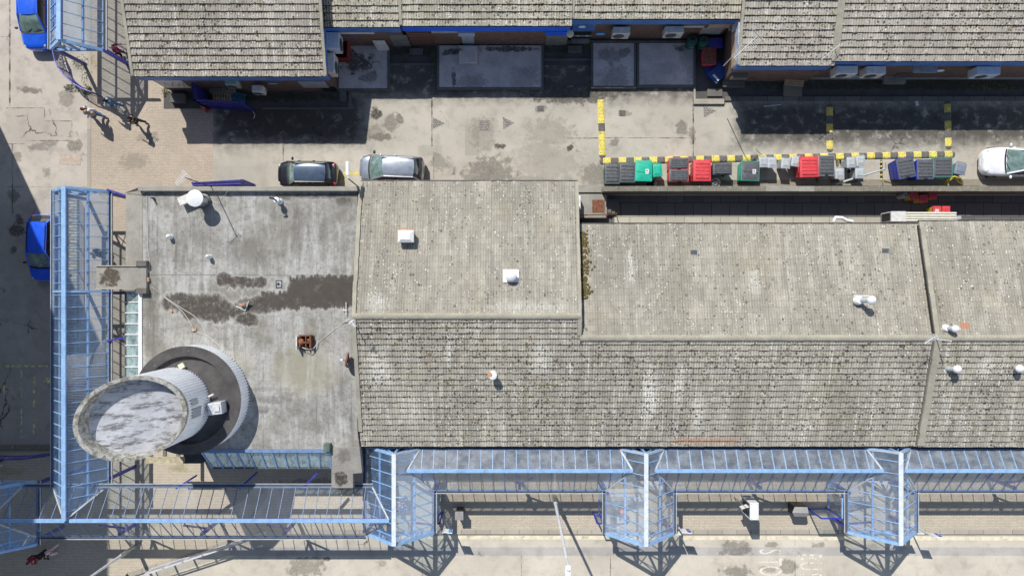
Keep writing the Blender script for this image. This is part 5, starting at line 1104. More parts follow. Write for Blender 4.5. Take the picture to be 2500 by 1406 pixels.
# ------------------------------------------------------------------ roof furniture
def plate(m, x, y, z, sx, sy, h, rz=0): m.rbox((x,y,z), sx, sy, h, rz)
def ac_unit(label, px, py, z, w=1.0, d=.36, h=.82, rz=0.0, mat=None, fan=True, wall=True):
    t = thing('condenser_unit', label, 'condenser', (0,0,0), 'wall mounted condensers')
    m = MB(); m.box(-w/2,w/2,-d/2,d/2,0,h); m.build('case', mat or m_offw, t, bevel=.02)
    m = MB(); m.lathe([(h*.40,0),(h*.40,.012),(h*.36,.012),(h*.36,.0)], (0,0,0), 28); m.v = [(q[0]-w*.12, -d/2-.003-q[2], q[1]+h*.5) for q in m.v]; g = m.build('fan_grille', m_steel, t)
    m = MB()
    for i in range(8):
        a = math.pi*i/8; m.beam((-w*.12+h*.37*math.cos(a),-d/2-.008,h*.5+h*.37*math.sin(a)),(-w*.12-h*.37*math.cos(a),-d/2-.008,h*.5-h*.37*math.sin(a)),.012,.008,up=(0,1,0))
    m.build('guard', m_dkgrey, g)
    m = MB(); m.lathe([(h*.35,0),(.0,0)], (0,0,0), 24, cap=False); m.v = [(q[0]-w*.12, -d/2-.004, q[1]+h*.5) for q in m.v]; m.build('fan', m_dkgrey, g)
    for i in range(7):
        if i % 2: continue
    m = MB()
    for i in range(6): m.box(w*.28,w*.46,-d/2-.008,-d/2+.0,h*.2+i*h*.1,h*.2+i*h*.1+.02)
    m.build('louvres', m_grey, t)
    for s in (-1,1):
        m = MB(); m.beam((s*w*.36,d/2+.26,-.03),(s*w*.36,-d/2,-.03),.05,.05); m.beam((s*w*.36,d/2+.24,-.36),(s*w*.36,-d/2+.05,-.05),.03,.03); m.build('bracket', m_steel, t)
    m = MB(); m.path([(w/2-.02,0,.2),(w/2+.06,.1,.2),(w/2+.06,d/2+.24,.25)], .018, 6); m.build('pipe', m_darkc, t)
    c = W(px,py,z+h/2); return place(t, (c.x,c.y,z), rz)
ac_unit('white condenser with round fan under the recessed eave, left of two', 1515, 81, 1.62, 1.02, .40, .9)
ac_unit('white condenser under the recessed eave, right of two', 1643, 79, 1.62, 1.12, .40, .9)
ac_unit('white condenser in a wire cage right of the shop boundary', 2060, 176, 2.15, 1.25, .46, .85)
ac_unit('smaller grey white condenser beside the caged one', 2130, 177, 2.0, 1.15, .46, .9)
ac_unit('pale blue white condenser alone at the far right wall', 2402, 178, 1.9, 1.4, .48, .85, mat=simple('pale_blue_metal', (.52,.60,.68), .45, 0, .08, 4))
ac_unit('small white condenser on the corner shop wall', 633, 221, 1.5, .62, .40, .75)
ac_unit('pale blue metal box high on the corner shop side wall', 817, 106, 2.0, .95, .75, 1.0, math.pi/2, mat=simple('pale_blue_metal', (.52,.6,.68)))
ac_unit('white louvred condenser on the corner shop side wall', 812, 160, 1.6, 1.15, .42, 1.0, math.pi/2)
ac_unit('mint green cabinet on the corner shop wall above the crates', 570, 206, 1.7, .72, .30, .8, mat=simple('mint_green_metal', (.33,.45,.38), .5, 0, .1, 4))
t = thing('wall_cabinet', 'white louvred panel leaning on the mossy dock', 'panel', W(932,112,.2)); m = MB(); a = W(932,112,.8)
m.box8([(a.x-.36,a.y-.1,.2),(a.x+.36,a.y-.1,.2),(a.x+.36,a.y+.04,.2),(a.x-.36,a.y+.04,.2)],[(a.x-.5,a.y+.14,1.2),(a.x+.24,a.y+.14,1.2),(a.x+.24,a.y+.2,1.2),(a.x-.5,a.y+.2,1.2)]); m.build('panel', m_offw, t)
def sign(label, px, py, y, w, h, mat, lines=None):
    x, z = onwall(px, py, y); t = thing('wall_sign', label, 'sign', (x,y,z), 'small wall signs'); m = MB(); m.box(x-w/2,x+w/2,y-.05,y-.008,z-h/2,z+h/2); s = m.build('panel', mat, t)
    for i in range(3):
        m = MB(); m.box(x-w*.38,x+w*.38-(i%2)*.1,y-.056,y-.051,z+h*.28-i*h*.26-h*.06,z+h*.28-i*h*.26+h*.04); m.build('lettering', m_white, s)
sblue = simple('sign_blue', (.02,.25,.62), .4, 0, .06, 4)
sign('blue sign left of the white condensers', 1466, 82, b3w, .62, .42, sblue); sign('light blue sign on the corner shop wall', 666, 203, Ayw, .65, .2, sblue)
x, z = onwall(858, 92, b1w); o = text_mesh('wall_scrawl', 'MBL', .42, simple('violet_scrawl', (.16,.15,.62), .6, 0, .1, 5), (x, b1w-.012, z), (math.pi/2,0,0), 1.0); tag(o, 'small violet scrawl on the brick wall beneath the lintel', 'graffiti')
t = thing('wall_lamp', 'round cream lamp at the corner of the black double door', 'lamp', W(1392,82,2.3)); x, z = onwall(1392, 82, b2w-.3); m = MB(); m.lathe([(.0,.05),(.2,.03),(.22,0),(.2,-.1),(.0,-.12)], (x,b2w-.32,z), 20, cap=False); m.build('shade', simple('cream_lamp', (.72,.66,.45), .5, 0, .05, 4), t, smooth=50); m = MB(); m.beam((x,b2w-.3,z-.05),(x,b2w,z-.05),.05,.05); m.build('arm', m_dkgrey, t)
x, z = onwall(1421, 63, b3w-.1); t = thing('wall_lamp', 'oblong white bulkhead lamp on the navy door surround', 'lamp', (x,b3w-.1,z)); m = MB(); m.box(x-.2,x+.2,b3w-.22,b3w-.095,z-.12,z+.12); m.build('diffuser', m_white, t, bevel=.05); m = MB(); m.box(x-.24,x+.24,b3w-.12,b3w-.091,z-.16,z+.16); m.build('backplate', m_navy, t)

def flue(label, px, py, z, h, r, mat, cap=True, lean=(0,0), dome=True, group='roof flues', skirt=None):
    """px,py: where the top sits in the survey; z roof height there"""
    c = W(px,py,z+h); t = thing('roof_flue', label, 'flue', (c.x,c.y,z), group)
    m = MB(); m.tube((c.x-lean[0],c.y-lean[1],z-.1),(c.x,c.y,z+h-.1),r*.62,n=18); m.build('pipe', m_grey if mat is m_white else mat, t, smooth=40)
    m = MB(); m.lathe([(r*1.15,-.1),(r*1.0,.12),(r*.7,.2)], (c.x-lean[0],c.y-lean[1],z), 18); m.build('base', skirt or mat, t, smooth=40)
    if cap: m = MB(); m.lathe([(r,-.18),(r*1.02,-.1),(r*.75,.0),(r*.35,.07),(.0,.085)] if dome else [(r,-.16),(r,-.02),(r*.9,0),(0,0)], (c.x,c.y,z+h-.05), 22, cap=False); m.build('cowl', mat, t, smooth=50)
    return t
def zN(y): return zs(YR2)+(3.75-zs(YR2))*(y-YR2)/(3.70-YR2)
def zN1(y): return zs(YR1)+(3.7-zs(YR1))*(y-YR1)/(6.18-YR1)
flue('white domed flue low on the sunny slope of the long roof', 2133, 733, 5.0, .95, .24, m_white, lean=(.35,.02))
m = MB(); c = W(2106,722,5.1); m.box(c.x-.45,c.x+.4,c.y-.02,c.y+.03,4.95,5.02); tag(m.build('lead_strip', m_white), 'thin white strip above the white domed flue', 'flashing')
flue('white domed flue on the party roof beside the orange tile', 2338, 803, 5.15, .75, .2, m_white, lean=(.2,.0))
flue('white domed flue with nest debris below the ridge at the right', 2343, 902, 4.65, .95, .22, m_white, lean=(.33,.05))
flue('white domed flue at the right edge by the orange tile', 2496, 901, 4.65, .8, .22, m_white)
flue('short white and orange cowled flue on the mottled south slope', 1203, 918, 4.72, .75, .23, m_white, dome=False)
m = MB(); c = W(1196,914,5.5); m.lathe([(.13,0),(.13,.02)], (c.x,c.y,5.425), 14); tag(m.build('orange_cap', simple('orange_clay', (.5,.24,.13), .8, 0, .2, 8)), 'orange patch on the short cowled flue', 'cap')
flue('small white vent pipe left of centre on the flat roof', 408, 577, ZF, .45, .13, m_white, lean=(0,0)); flue('small white vent pipe by the cable on the flat roof', 504, 626, ZF, .5, .12, m_white)
t = flue('white vent pipe with a black elbow near the north parapet', 673, 488, ZF, .75, .17, m_white, dome=False); c = W(668,487,ZF+.75); m = MB(); m.path([(c.x+.1,c.y-.03,ZF+.68),(c.x+.1,c.y,ZF+1.1),(c.x-.1,c.y+.05,ZF+1.15)], .05, 8); m.build('elbow', m_black, t, smooth=50)
flue('small dark vent pipe near the flat roof north west corner', 365, 482, ZF, .5, .07, m_dkgrey, cap=False)
# big extract cowl
c = W(499,491,ZF); t = thing('extract_cowl', 'large white conical extract cowl by the north parapet', 'extract fan', (c.x,c.y,ZF))
m = MB(); m.tube((c.x,c.y,ZF-.05),(c.x,c.y,ZF+1.15),.33,n=26); m.build('duct', m_steel, t, smooth=40)
m = MB(); m.lathe([(.40,0),(.40,.18),(.33,.2)], (c.x,c.y,ZF), 26); m.build('collar', m_dkgrey, t, smooth=40)
m = MB(); m.lathe([(.47,1.15),(.47,1.21),(.03,1.36),(0,1.36)], (c.x,c.y,ZF), 40, cap=False); m.lathe([(.47,1.15),(.0,1.15)], (c.x,c.y,ZF), 40, cap=False); m.build('cone', m_white, t, smooth=30)
c2 = W(458,485,ZF+.4); t = thing('white_hood', 'white sheet metal hood beside the conical extract cowl', 'hood', (c2.x,c2.y,ZF)); m = MB(); m.rbox((c2.x,c2.y,ZF+.28),1.05,.48,.2,.40); m.build('hood', m_offw, t, bevel=.02); m = MB(); m.rbox((c2.x+.1,c2.y,ZF-.02),.5,.3,.3,.40); m.build('stub', m_grey, t)
# box vents on the sunny slope
c = W(990,576,5.2); z = zN1(c.y); t = thing('box_vent', 'white square box vent below the orange flashing', 'vent', (c.x,c.y,z))
m = MB(); m.tbox(c.x-.40,c.x+.40,c.y-.34,c.y+.30,z-.1,z+.42,.04,.04); m.build('curb', m_offw, t); m = MB(); m.tbox(c.x-.44,c.x+.44,c.y-.36,c.y+.32,z+.42,z+.62,-.0,-.0); m.build('rim', m_offw, t, bevel=.015); m = MB(); m.box8([(c.x-.44,c.y-.36,z+.62),(c.x+.44,c.y-.36,z+.62),(c.x+.44,c.y+.32,z+.62),(c.x-.44,c.y+.32,z+.62)],[(c.x-.25,c.y-.2,z+.75),(c.x+.25,c.y-.2,z+.75),(c.x+.25,c.y+.16,z+.75),(c.x-.25,c.y+.16,z+.75)]); m.build('lid', m_white, t)
c = W(1247,673,5.5); z = zN1(c.y); t = thing('round_vent', 'white turbine vent on a bright square plate', 'vent', (c.x,c.y,z))
m = MB(); m.box8([(c.x-.44,c.y-.36,zN1(c.y-.36)-.02),(c.x+.44,c.y-.36,zN1(c.y-.36)-.02),(c.x+.44,c.y+.36,zN1(c.y+.36)-.02),(c.x-.44,c.y+.36,zN1(c.y+.36)-.02)],[(c.x-.44,c.y-.36,zN1(c.y-.36)+.07),(c.x+.44,c.y-.36,zN1(c.y-.36)+.07),(c.x+.44,c.y+.36,zN1(c.y+.36)+.07),(c.x-.44,c.y+.36,zN1(c.y+.36)+.07)]); m.build('plate', m_white, t)
m = MB(); m.lathe([(.24,.05),(.24,.35),(.32,.36),(.33,.45),(.25,.56),(.1,.62),(0,.63)], (c.x,c.y,z), 28, cap=False); m.build('dome', m_white, t, smooth=40)
for i, (px,py) in enumerate(((1699,615),(2172,611))):
    c = W(px,py,4.6); z = zN(c.y); t = thing('tile_vent', ('left' if i == 0 else 'right')+' of two small grey vent tiles on the long sunny slope', 'vent', (c.x,c.y,z), 'vent tiles'); m = MB(); m.rbox((c.x,c.y,z-.02),.34,.26,.12); m.build('hood', m_dkgrey, t, bevel=.02); m = MB(); m.rbox((c.x,c.y-.15,z-.0),.3,.04,.08); m.build('grille', m_grey, t)
# drain outlet, wreck of a frame, rusty unit, dish, bricks, cables
c = W(681,693,ZF); t = thing('roof_outlet', 'square grey drain outlet on the flat roof', 'drain', (c.x,c.y,ZF)); m = MB()
for a in ((-.18,-.14,-.22,.22),(.14,.18,-.22,.22),(-.14,.14,-.22,-.18),(-.14,.14,.18,.22)): m.box(c.x+a[0],c.x+a[1],c.y+a[2],c.y+a[3],ZF+.002,ZF+.05)
m.build('frame', m_dkgrey, t); m = MB(); m.lathe([(.08,.003),(.08,.02)], (c.x-.03,c.y,ZF), 12); m.build('hole', m_black, t); m = MB(); m.box(c.x-.14,c.x+.14,c.y-.02,c.y+.18,ZF+.002,ZF+.014); m.build('tray', m_grey, t)
t = thing('broken_frame', 'broken folded white frame lying on the dark stain', 'debris', W(592,742,ZF))
m = MB(); m.add([W(577,747,ZF+.03),W(599,758,ZF+.06),W(607,735,ZF+.30),W(584,732,ZF+.28)], [(0,1,2,3)]); m.build('sheet', m_conc, t)
m = MB(); m.beam(W(599,758,ZF+.05),W(607,735,ZF+.3),.05,.05); m.beam(W(599,758,ZF+.05),W(576,747,ZF+.03),.05,.05); m.build('bar', m_offw, t); m = MB(); m.beam(W(583,742,ZF+.35),W(595,744,ZF+.35),.1,.08); m.beam(W(595,744,ZF+.35),W(594,738,ZF+.35),.06,.06); m.build('clay_piece', simple('orange_clay', (.5,.24,.13)), t)
c = W(749,834,ZF); t = thing('rusty_unit', 'rusty stripped refrigeration unit on the flat roof', 'machine', (c.x,c.y,ZF))
m = MB(); m.box(c.x-.45,c.x+.42,c.y-.42,c.y+.40,ZF+.06,ZF+.12); m.build('base_tray', m_rust, t)
m = MB(); m.box(c.x-.47,c.x-.40,c.y-.42,c.y+.34,ZF+.05,ZF+.55); m.build('side_panel', m_offw, t)
m = MB()
for q in ((-.3,.3,.35,.4),(.28,.36,-.3,.4),(-.2,.3,-.05,.02),(-.3,-.24,-.3,.3),(.05,.1,-.3,.35)): m.box(c.x+q[0],c.x+q[1],c.y+q[2],c.y+q[3],ZF+.12,ZF+.45)
m.build('frame', m_rust, t); m = MB(); m.ell((c.x-.22,c.y+.02,ZF+.32),.17,.2,.2,14,8); m.build('compressor', simple('orange_rust', (.34,.13,.06), .8, .2, .5, 8), t, smooth=60); m = MB(); m.ell((c.x+.2,c.y+.1,ZF+.26),.11,.11,.16,12,8); m.build('receiver', m_rust, t, smooth=60)
m = MB(); m.path([W(738,848,ZF+.4),W(748,852,ZF+.5),W(760,853,ZF+.3),W(768,848,ZF+.2),W(776,836,ZF+.1)], .02, 6); m.build('pipe', m_cable, t)
c = W(852,878,ZF+.5); t = thing('satellite_dish', 'brown satellite dish seen edge on by the tiled verge', 'dish', (c.x,c.y,ZF))
m = MB(); m.lathe([(.0,0),(.2,.02),(.36,.08),(.42,.13),(.40,.13),(.0,.03)], (0,0,0), 28, cap=False); M_ = Matrix.Rotation(R(-72),3,'Y')@Matrix.Identity(3); rz = Matrix.Rotation(R(-14),3,'Z'); m.v = [tuple(rz@(M_@Vector(q))+Vector((c.x,c.y,ZF+.55))) for q in m.v]; m.build('reflector', simple('brown_dish', (.22,.07,.045), .6, 0, .2, 5), t, smooth=50)
m = MB(); m.tube((c.x+.05,c.y,ZF),(c.x+.05,c.y,ZF+.6),.03); m.beam((c.x,c.y-.1,ZF+.4),(c.x-.38,c.y,ZF+.5),.03,.03); m.build('mount', m_dkgrey, t); m = MB(); m.rbox((c.x-.42,c.y,ZF+.46),.14,.1,.1); m.build('feed_horn', m_white, t)
for px,py,rz,lb,sz in ((357,683,.1,'mossy block weighing down the cable by the west beam',(.45,.24,.16)),(418,758,-.75,'loose brick beside the dark stain',(.23,.12,.09)),(475,805,.15,'loose brick holding the cable fork',(.24,.14,.1))):
    c = W(px,py,ZF); m = MB(); m.rbox((c.x,c.y,ZF+.003),*sz,rz); tag(m.build('loose_brick', simple('tan_brick', (.45,.31,.2), .9, 0, .25, 9), bevel=.01), lb, 'brick', 'loose bricks on the flat roof')
def cable(label, pts, r=.018, mat=None):
    P = [Vector(W(*p)) for p in pts]; out = []
    for i in range(len(P)-1):
        p0, p1, p2, p3 = P[max(i-1,0)], P[i], P[i+1], P[min(i+2,len(P)-1)]
        for k in range(6):
            s = k/6; out.append(.5*((2*p1)+(p2-p0)*s+(2*p0-5*p1+4*p2-p3)*s*s+(3*p1-p0-3*p2+p3)*s**3))
    out.append(P[-1]); m = MB(); m.path(out, r, 6); return tag(m.build('cable', mat or m_cable, smooth=60), label, 'cable', 'cables across the flat roof')
h = ZF+.02
cable('pale cable along the west edge of the flat roof', [(359,475,h),(360,540,h),(362,610,h),(366,640,h),(362,662,h),(353,678,h),(344,698,h)])
cable('pale cable looping to the tower drum', [(370,700,h),(398,722,h),(440,750,h),(478,775,h),(500,806,h),(508,820,h),(545,852,h),(580,893,h),(600,930,h)])
cable('pale cable running to the loose brick', [(372,702,h),(410,732,h),(445,760,h),(466,790,h),(475,806,h),(508,820,h)])
cable('pale cable from the rusty unit to the verge', [(775,838,h),(790,825,h),(815,806,h),(835,790,h),(855,776,ZF+.3)])
cable('pale cable hanging from the mast by the parapet', [(505,475,ZF+.2),(515,487,h),(530,497,h),(538,496,h),(538,488,h),(548,478,h),(555,468,ZF+.32)], .014)
# aerials
def aerial(label, base, top, boom_a, boom_b, mat, boommat, n=9, el=.55, grid=True):
    t = thing('tv_aerial', label, 'aerial', base, 'television aerials'); m = MB(); m.tube(base, top, .028, n=8); m.build('mast', mat, t)
    d = (boom_b-boom_a); u = d.normalized(); s = u.cross(Vector((0,0,1))).normalized(); m = MB(); m.tube(boom_a, boom_b, .016, n=6); bo = m.build('boom', boommat, t)
    for i in range(n):
        p = boom_a+d*(i/(n-1)); l = el*(.5-.28*i/(n-1)); m = MB(); m.tube(p-s*l, p+s*l, .011, n=5); m.build('element', boommat, bo)
    if grid:
        m = MB()
        for k in (-2,-1,1,2): m.tube(boom_a-s*el*.5+Vector((0,0,k*.07))-u*.02*abs(k), boom_a+s*el*.5+Vector((0,0,k*.07))-u*.02*abs(k), .010, n=5)
        m.build('reflector', boommat, bo)
    return t
pb = W(516,456,ZF+.3); pt = pb+Vector((.0,0,3.2)); aerial('tall black mast with white aerial on the north parapet', pb, pt, W(455,424,pt.z)+Vector((0,0,0)), W(431,449,pt.z), m_black, m_white, 8, .55, False)
pb = W(1768,160,3.0); pt = W(1846,84,6.6); aerial('long white aerial on the boarded gable corner', Vector((pb.x,pb.y,2.9)), Vector((pb.x+.0,pb.y,6.3)), W(1849,88,6.3), W(1792,142,6.3), m_offw, m_offw, 18, .8)
pb = Vector((Dx0-.1, dye+.6, ZE+.25)); aerial('small white aerial on the mortared shop boundary', pb, pb+Vector((0,0,.5)), pb+Vector((.1,.1,.48)), pb+Vector((-.95,-.75,.48)), m_offw, m_offw, 7, .3, False)
pb = Vector((XL-.02, YR1-.15, zs(YR1)+.1)); aerial('white aerial at the west end of the main ridge', pb, pb+Vector((0,0,1.25)), W(858,786,7.0), W(868,797,7.0), m_white, m_white, 6, .35)
pb = Vector((XR-.02, YR2-.05, zs(YR2)+.2)); aerial('white aerial where the ridge meets the party line', pb, pb+Vector((0,0,1.3)), W(2283,822,6.7), W(2258,838,6.7), m_white, m_white, 9, .35)
# floodlight bracket at the building corner, white tv mast on flat roof edge
pb = W(877,458,3.8); t = thing('floodlight_post', 'white floodlight on a bracket reaching over the parked cars', 'floodlight', pb)
hp = W(850,436,5.3); m = MB(); m.path([pb, pb+Vector((-.15,.15,.9)), hp], .035, 8); m.build('arm', m_dkgrey, t); m = MB(); e = W(848,400,5.3); m.beam(hp, W(849,424,5.3), .05, .05); m.build('spigot', m_offw, t); m = MB(); q = W(848,412,5.3); m.rbox((q.x,q.y,5.22),.17,.78,.14); m.build('lamp_head', m_white, t, bevel=.03)
t = thing('roof_rail', 'white tee of conduit near the tiled verge', 'conduit', W(845,752,ZF)); m = MB(); m.tube(W(845,738,ZF+.15),W(845,768,ZF+.15),.025); m.tube(W(836,757,ZF+.15),W(848,757,ZF+.15),.02); m.tube(W(845,755,ZF),W(845,755,ZF+.15),.03); m.build('pipe', m_white, t)
# machine box between drum and tower
c = W(531,995,5.4); t = thing('condenser_unit', 'silver wrapped box unit tucked between drum rim and tower', 'condenser', (c.x,c.y,ZD-.2), 'roof condensers')
m = MB(); m.rbox((c.x,c.y,ZD-.2),.75,.65,.75,.12); m.build('case', simple('crumpled_foil', (.60,.62,.66), .35, .3, .2, 7), t, bevel=.03); m = MB(); m.rbox((c.x+.12,c.y+.02,ZD+.56),.3,.3,.06,.12); m.build('cap', m_offw, t); m = MB(); m.tube(W(505,970,5.3),W(522,962,5.3),.06); m.build('pipe', m_offw, t)
# yard debris below the corner shop: indigo gates, pallets, boards
t = thing('yard_gate', 'indigo steel gate panels standing open under the corner shop', 'gate', W(500,250,0))
g0, g1, g2 = W(473,207,1.8), W(478,246,1.8), W(590,252,1.8)
def gate(p, q, h, parent, n=12):
    m = MB(); m.beam((p.x,p.y,h),(q.x,q.y,h),.07,.1); m.beam((p.x,p.y,.12),(q.x,q.y,.12),.07,.1); m.beam((p.x,p.y,.6*h),(q.x,q.y,.6*h),.05,.08); m.beam((p.x,p.y,0),(p.x,p.y,h+.05),.1,.1); m.beam((q.x,q.y,0),(q.x,q.y,h+.05),.1,.1); f = m.build('gate_leaf', m_indigo, parent)
    m = MB()
    for i in range(n): s = (i+.5)/n; a = Vector((p.x+(q.x-p.x)*s,p.y+(q.y-p.y)*s,.1)); m.beam(a, a+Vector((0,0,h-.05)), .05, .05)
    m.build('bars', m_indigo, f)
gate(g0, g1, 1.95, t); gate(g1, g2, 1.95, t, 16)
t = thing('yard_gate', 'indigo spiked gate beside the flat roof north parapet', 'gate', W(530,445,0)); gate(W(470,447,1.9), W(592,440,1.9), 1.9, t, 18); gate(W(472,452,1.9), W(586,449,1.9), 1.9, t, 16)
for px,py,rz,mt,lb in ((540,238,-.12,m_wood,'tan timber pallet behind the indigo gate'),(574,240,-.2,m_bwood,'blue pallet beside the tan one')):
    c = W(px,py,.5); t = thing('pallet', lb, 'pallet', (0,0,0), 'pallets'); 
    for i in range(7): m = MB(); m.box(-.6+i*.175,-.6+i*.175+.11,-.45,.45,.13,.15); m.build('slat', mt, t)
    m = MB(); [m.box(-.6,.6,y-.05,y+.05,.02,.13) for y in (-.4,0,.4)]; m.build('bearer', mt, t)
    t.location = (c.x,c.y,.18); t.rotation_euler = (.35,0,rz)
c = W(545,222,.6); m = MB(); m.rbox((c.x,c.y,.4),1.5,.3,.5,.05); tag(m.build('scrap_heap', simple('grey_scrap', (.17,.17,.15), .8, 0, .4, 8), bevel=.06), 'grey scrap timber heaped behind the pallets', 'scrap')
m = MB(); m.add([W(486,258,.1),W(504,276,.05),W(516,270,.1),W(500,262,.8)], [(0,1,2,3),(0,1,3)]); tag(m.build('red_tarpaulin', simple('faded_red_sheet', (.45,.10,.09), .7, 0, .2, 4)), 'small red sheet hanging on the gate corner', 'sheet')
c = W(1939,214,.4); t = thing('pallet_box', 'broken tan boards over a stained slab by the wall', 'boards', (c.x,c.y,0)); m = MB(); m.rbox((c.x,c.y-.1,.02),1.15,.75,.22,-.05); m.build('slab', conc('speckled_slab',(.26,.24,.18)), t)
for i in range(3): m = MB(); m.rbox((c.x,c.y+.18+i*.12,.3+i*.06),1.2,.1,.04,-.08); m.build('board', m_ply, t)
m = MB(); m.path([W(612,268,.02),W(620,276,.02),W(622,284,.02),W(618,290,.02)], .02, 6); tag(m.build('bent_pipe', m_white), 'bent white pipe lying in the shaded road', 'pipe')
# steps by the grey door, small slabs
c0, c1 = W(1120,154,.5), W(1164,112,.5); m = MB(); m.box(c0.x,c1.x,c0.y,c1.y,.18,.52); tag(m.build('door_landing', m_dock, bevel=.03), 'raised concrete step at the grey double door', 'step')
for px,py,sx,sy,lb in ((1016,126,.85,.38,'pale paving slab by the brown shutter'),(1404,121,.9,.45,'grey slab before the black door'),(1745,226,.95,.5,'loose grey slab in the yard corner'),(438,242,.95,.55,'grey chest step below the white shutter'),(837,233,.42,.8,'narrow slab at the dock corner')):
    c = W(px,py,.1); m = MB(); m.rbox((c.x,c.y,.013),sx,sy,.12 if 'chest' not in lb else .35); tag(m.build('slab', m_concd, bevel=.015), lb, 'slab', 'loose slabs')
# ironwork
def cover(label, pts, mat=None, z=0.0):
    m = MB(); m.prism([tuple(W(*p)[:2]) for p in pts], z-.05, z+.012); o = m.build('access_cover', mat or m_cov); tag(o, label, 'cover', 'access covers in the road')
m_cov = pavers('chequered_cover', (.36,.34,.30), w=.11, h=.11, var=.3, mortar=(.12,.11,.1), mw=.02)
cover('triangular cover left of the square one', [(1057,287),(1085,301),(1057,315)]); cover('square chequered cover in the lane', [(1171,295),(1195,294),(1195,318),(1171,319)]); cover('triangular cover right of the square one', [(1227,286),(1255,300),(1229,316)])
cover('triangular cover below the yellow corner kerb', [(1717,258),(1748,271),(1719,287)]); cover('triangular cover in the paving near the black clad walker', [(366,328),(390,341),(362,355)]); cover('triangular cover in shade at the lane edge', [(2036,253),(2068,266),(2040,280)], m_iron)
cover('rectangular pinkish cover in the west road', [(143,374),(196,377),(194,403),(142,400)], simple('pinkish_slab', (.46,.38,.31), .9, 0, .15, 5), -.10) ; bpy.context.view_layer.update()
for px,py,lb in ((1320,266,'small square gully grate in the lane'),(1519,277,'small broken gully on the lane'),(167,212,'gully grate by the curved railing')):
    c = W(px,py,0); t = thing('gully_grate', lb, 'grate', (c.x,c.y,-.1 if px < 200 else 0), 'gully grates'); zz = .0 if px > 200 else -.1; m = MB(); m.box(c.x-.2,c.x+.2,c.y-.18,c.y+.18,zz,zz+.008); m.build('frame', m_black, t)
    m = MB()
    for i in range(5): m.box(c.x-.18+i*.08,c.x-.14+i*.08,c.y-.17,c.y+.17,zz+.009,zz+.02)
    m.build('bars', m_iron, t)
m = MB(); c = W(1462,1,0)
t = W(2238,253,.02); m.rbox((t.x,t.y,.014),.2,.32,.05,.3); tag(m.build('litter', m_white, bevel=.02), 'white litter bag in the shaded lane', 'litter')
m = MB(); t = W(1886,258,.05); m.rbox((t.x,t.y,.014),1.1,.06,.05,.12); tag(m.build('plank', m_offw), 'pale plank lying along the shaded kerb', 'plank')
# ------------------------------------------------------------------ street furniture on the bus station side
def bus_sign(label, px, py, num, scol, base):
    b = W(*base,0); t = thing('bus_stop_sign', label, 'sign', b, 'bus stop flags')
    m = MB(); m.tube((b.x,b.y,-.02),(b.x,b.y,2.75),.045,n=10); m.build('pole', m_alu, t, smooth=40)
    z = 2.45; m = MB(); m.rbox((b.x+.30,b.y,z-.3),.5,.04,.62,-.1); f = m.build('flag', m_white, t)
    m = MB(); m.rbox((b.x+.43,b.y,z-.28),.2,.05,.56,-.1); m.build('blue_band', scol, f); m = MB(); m.rbox((b.x+.18,b.y,z-.2),.2,.05,.36,-.1); m.build('yellow_swoosh', simple('lime_yellow', (.62,.62,.12), .5, 0, .1, 4), f)
    for s in (1,-1): text_mesh('number', num, .26, m_white, (b.x+.43+.003*s,b.y-.03*s,z+.02), (math.pi/2,0,-.1 if s > 0 else math.pi-.1), 1.0, parent=f)
    return t
bus_sign('bus stop flag right of the first gabled bay', 1098, 1290, '2', sblue, (1092,1262))
bus_sign('bus stop flag right of the second gabled bay with blue and lime panel', 1680, 1300, '3', m_bblue, (1640,1262))
bus_sign('bus stop flag right of the third gabled bay with blue and lime panel', 2265, 1303, '8', m_bblue, (2215,1272))
def info_panel(label, px, py, z, txt, rz=0):
    c = W(px,py,z); t = thing('timetable_panel', label, 'sign', (c.x,c.y,z), 'timetable panels'); m = MB(); m.rbox((c.x,c.y,z),1.0,.05,.6,rz); p = m.build('panel', m_platew, t); m = MB(); m.rbox((c.x-.22,c.y,z+.03),.42,.062,.54,rz); m.build('blue_square', m_bblue, p)
    m = MB(); m.rbox((c.x+.26,c.y,z+.08),.3,.062,.4,rz); m.build('lime_square', simple('lime_yellow', (.62,.62,.12)), p)
    text_mesh('letter', txt, .45, m_white, (c.x-.22,c.y-.036,z+.3), (math.pi/2,0,0), 1, parent=p)
    m = MB(); m.beam((c.x,c.y,z+.6),(c.x,c.y,z+.75),.04,.04); m.build('hanger', m_dkgrey, t)
info_panel('blue and white hanging panel lettered S under the second gabled bay', 1637, 1296, 1.9, 'S'); info_panel('blue and lime hanging panel numbered 3 under the third gabled bay', 2222, 1294, 1.9, '3')
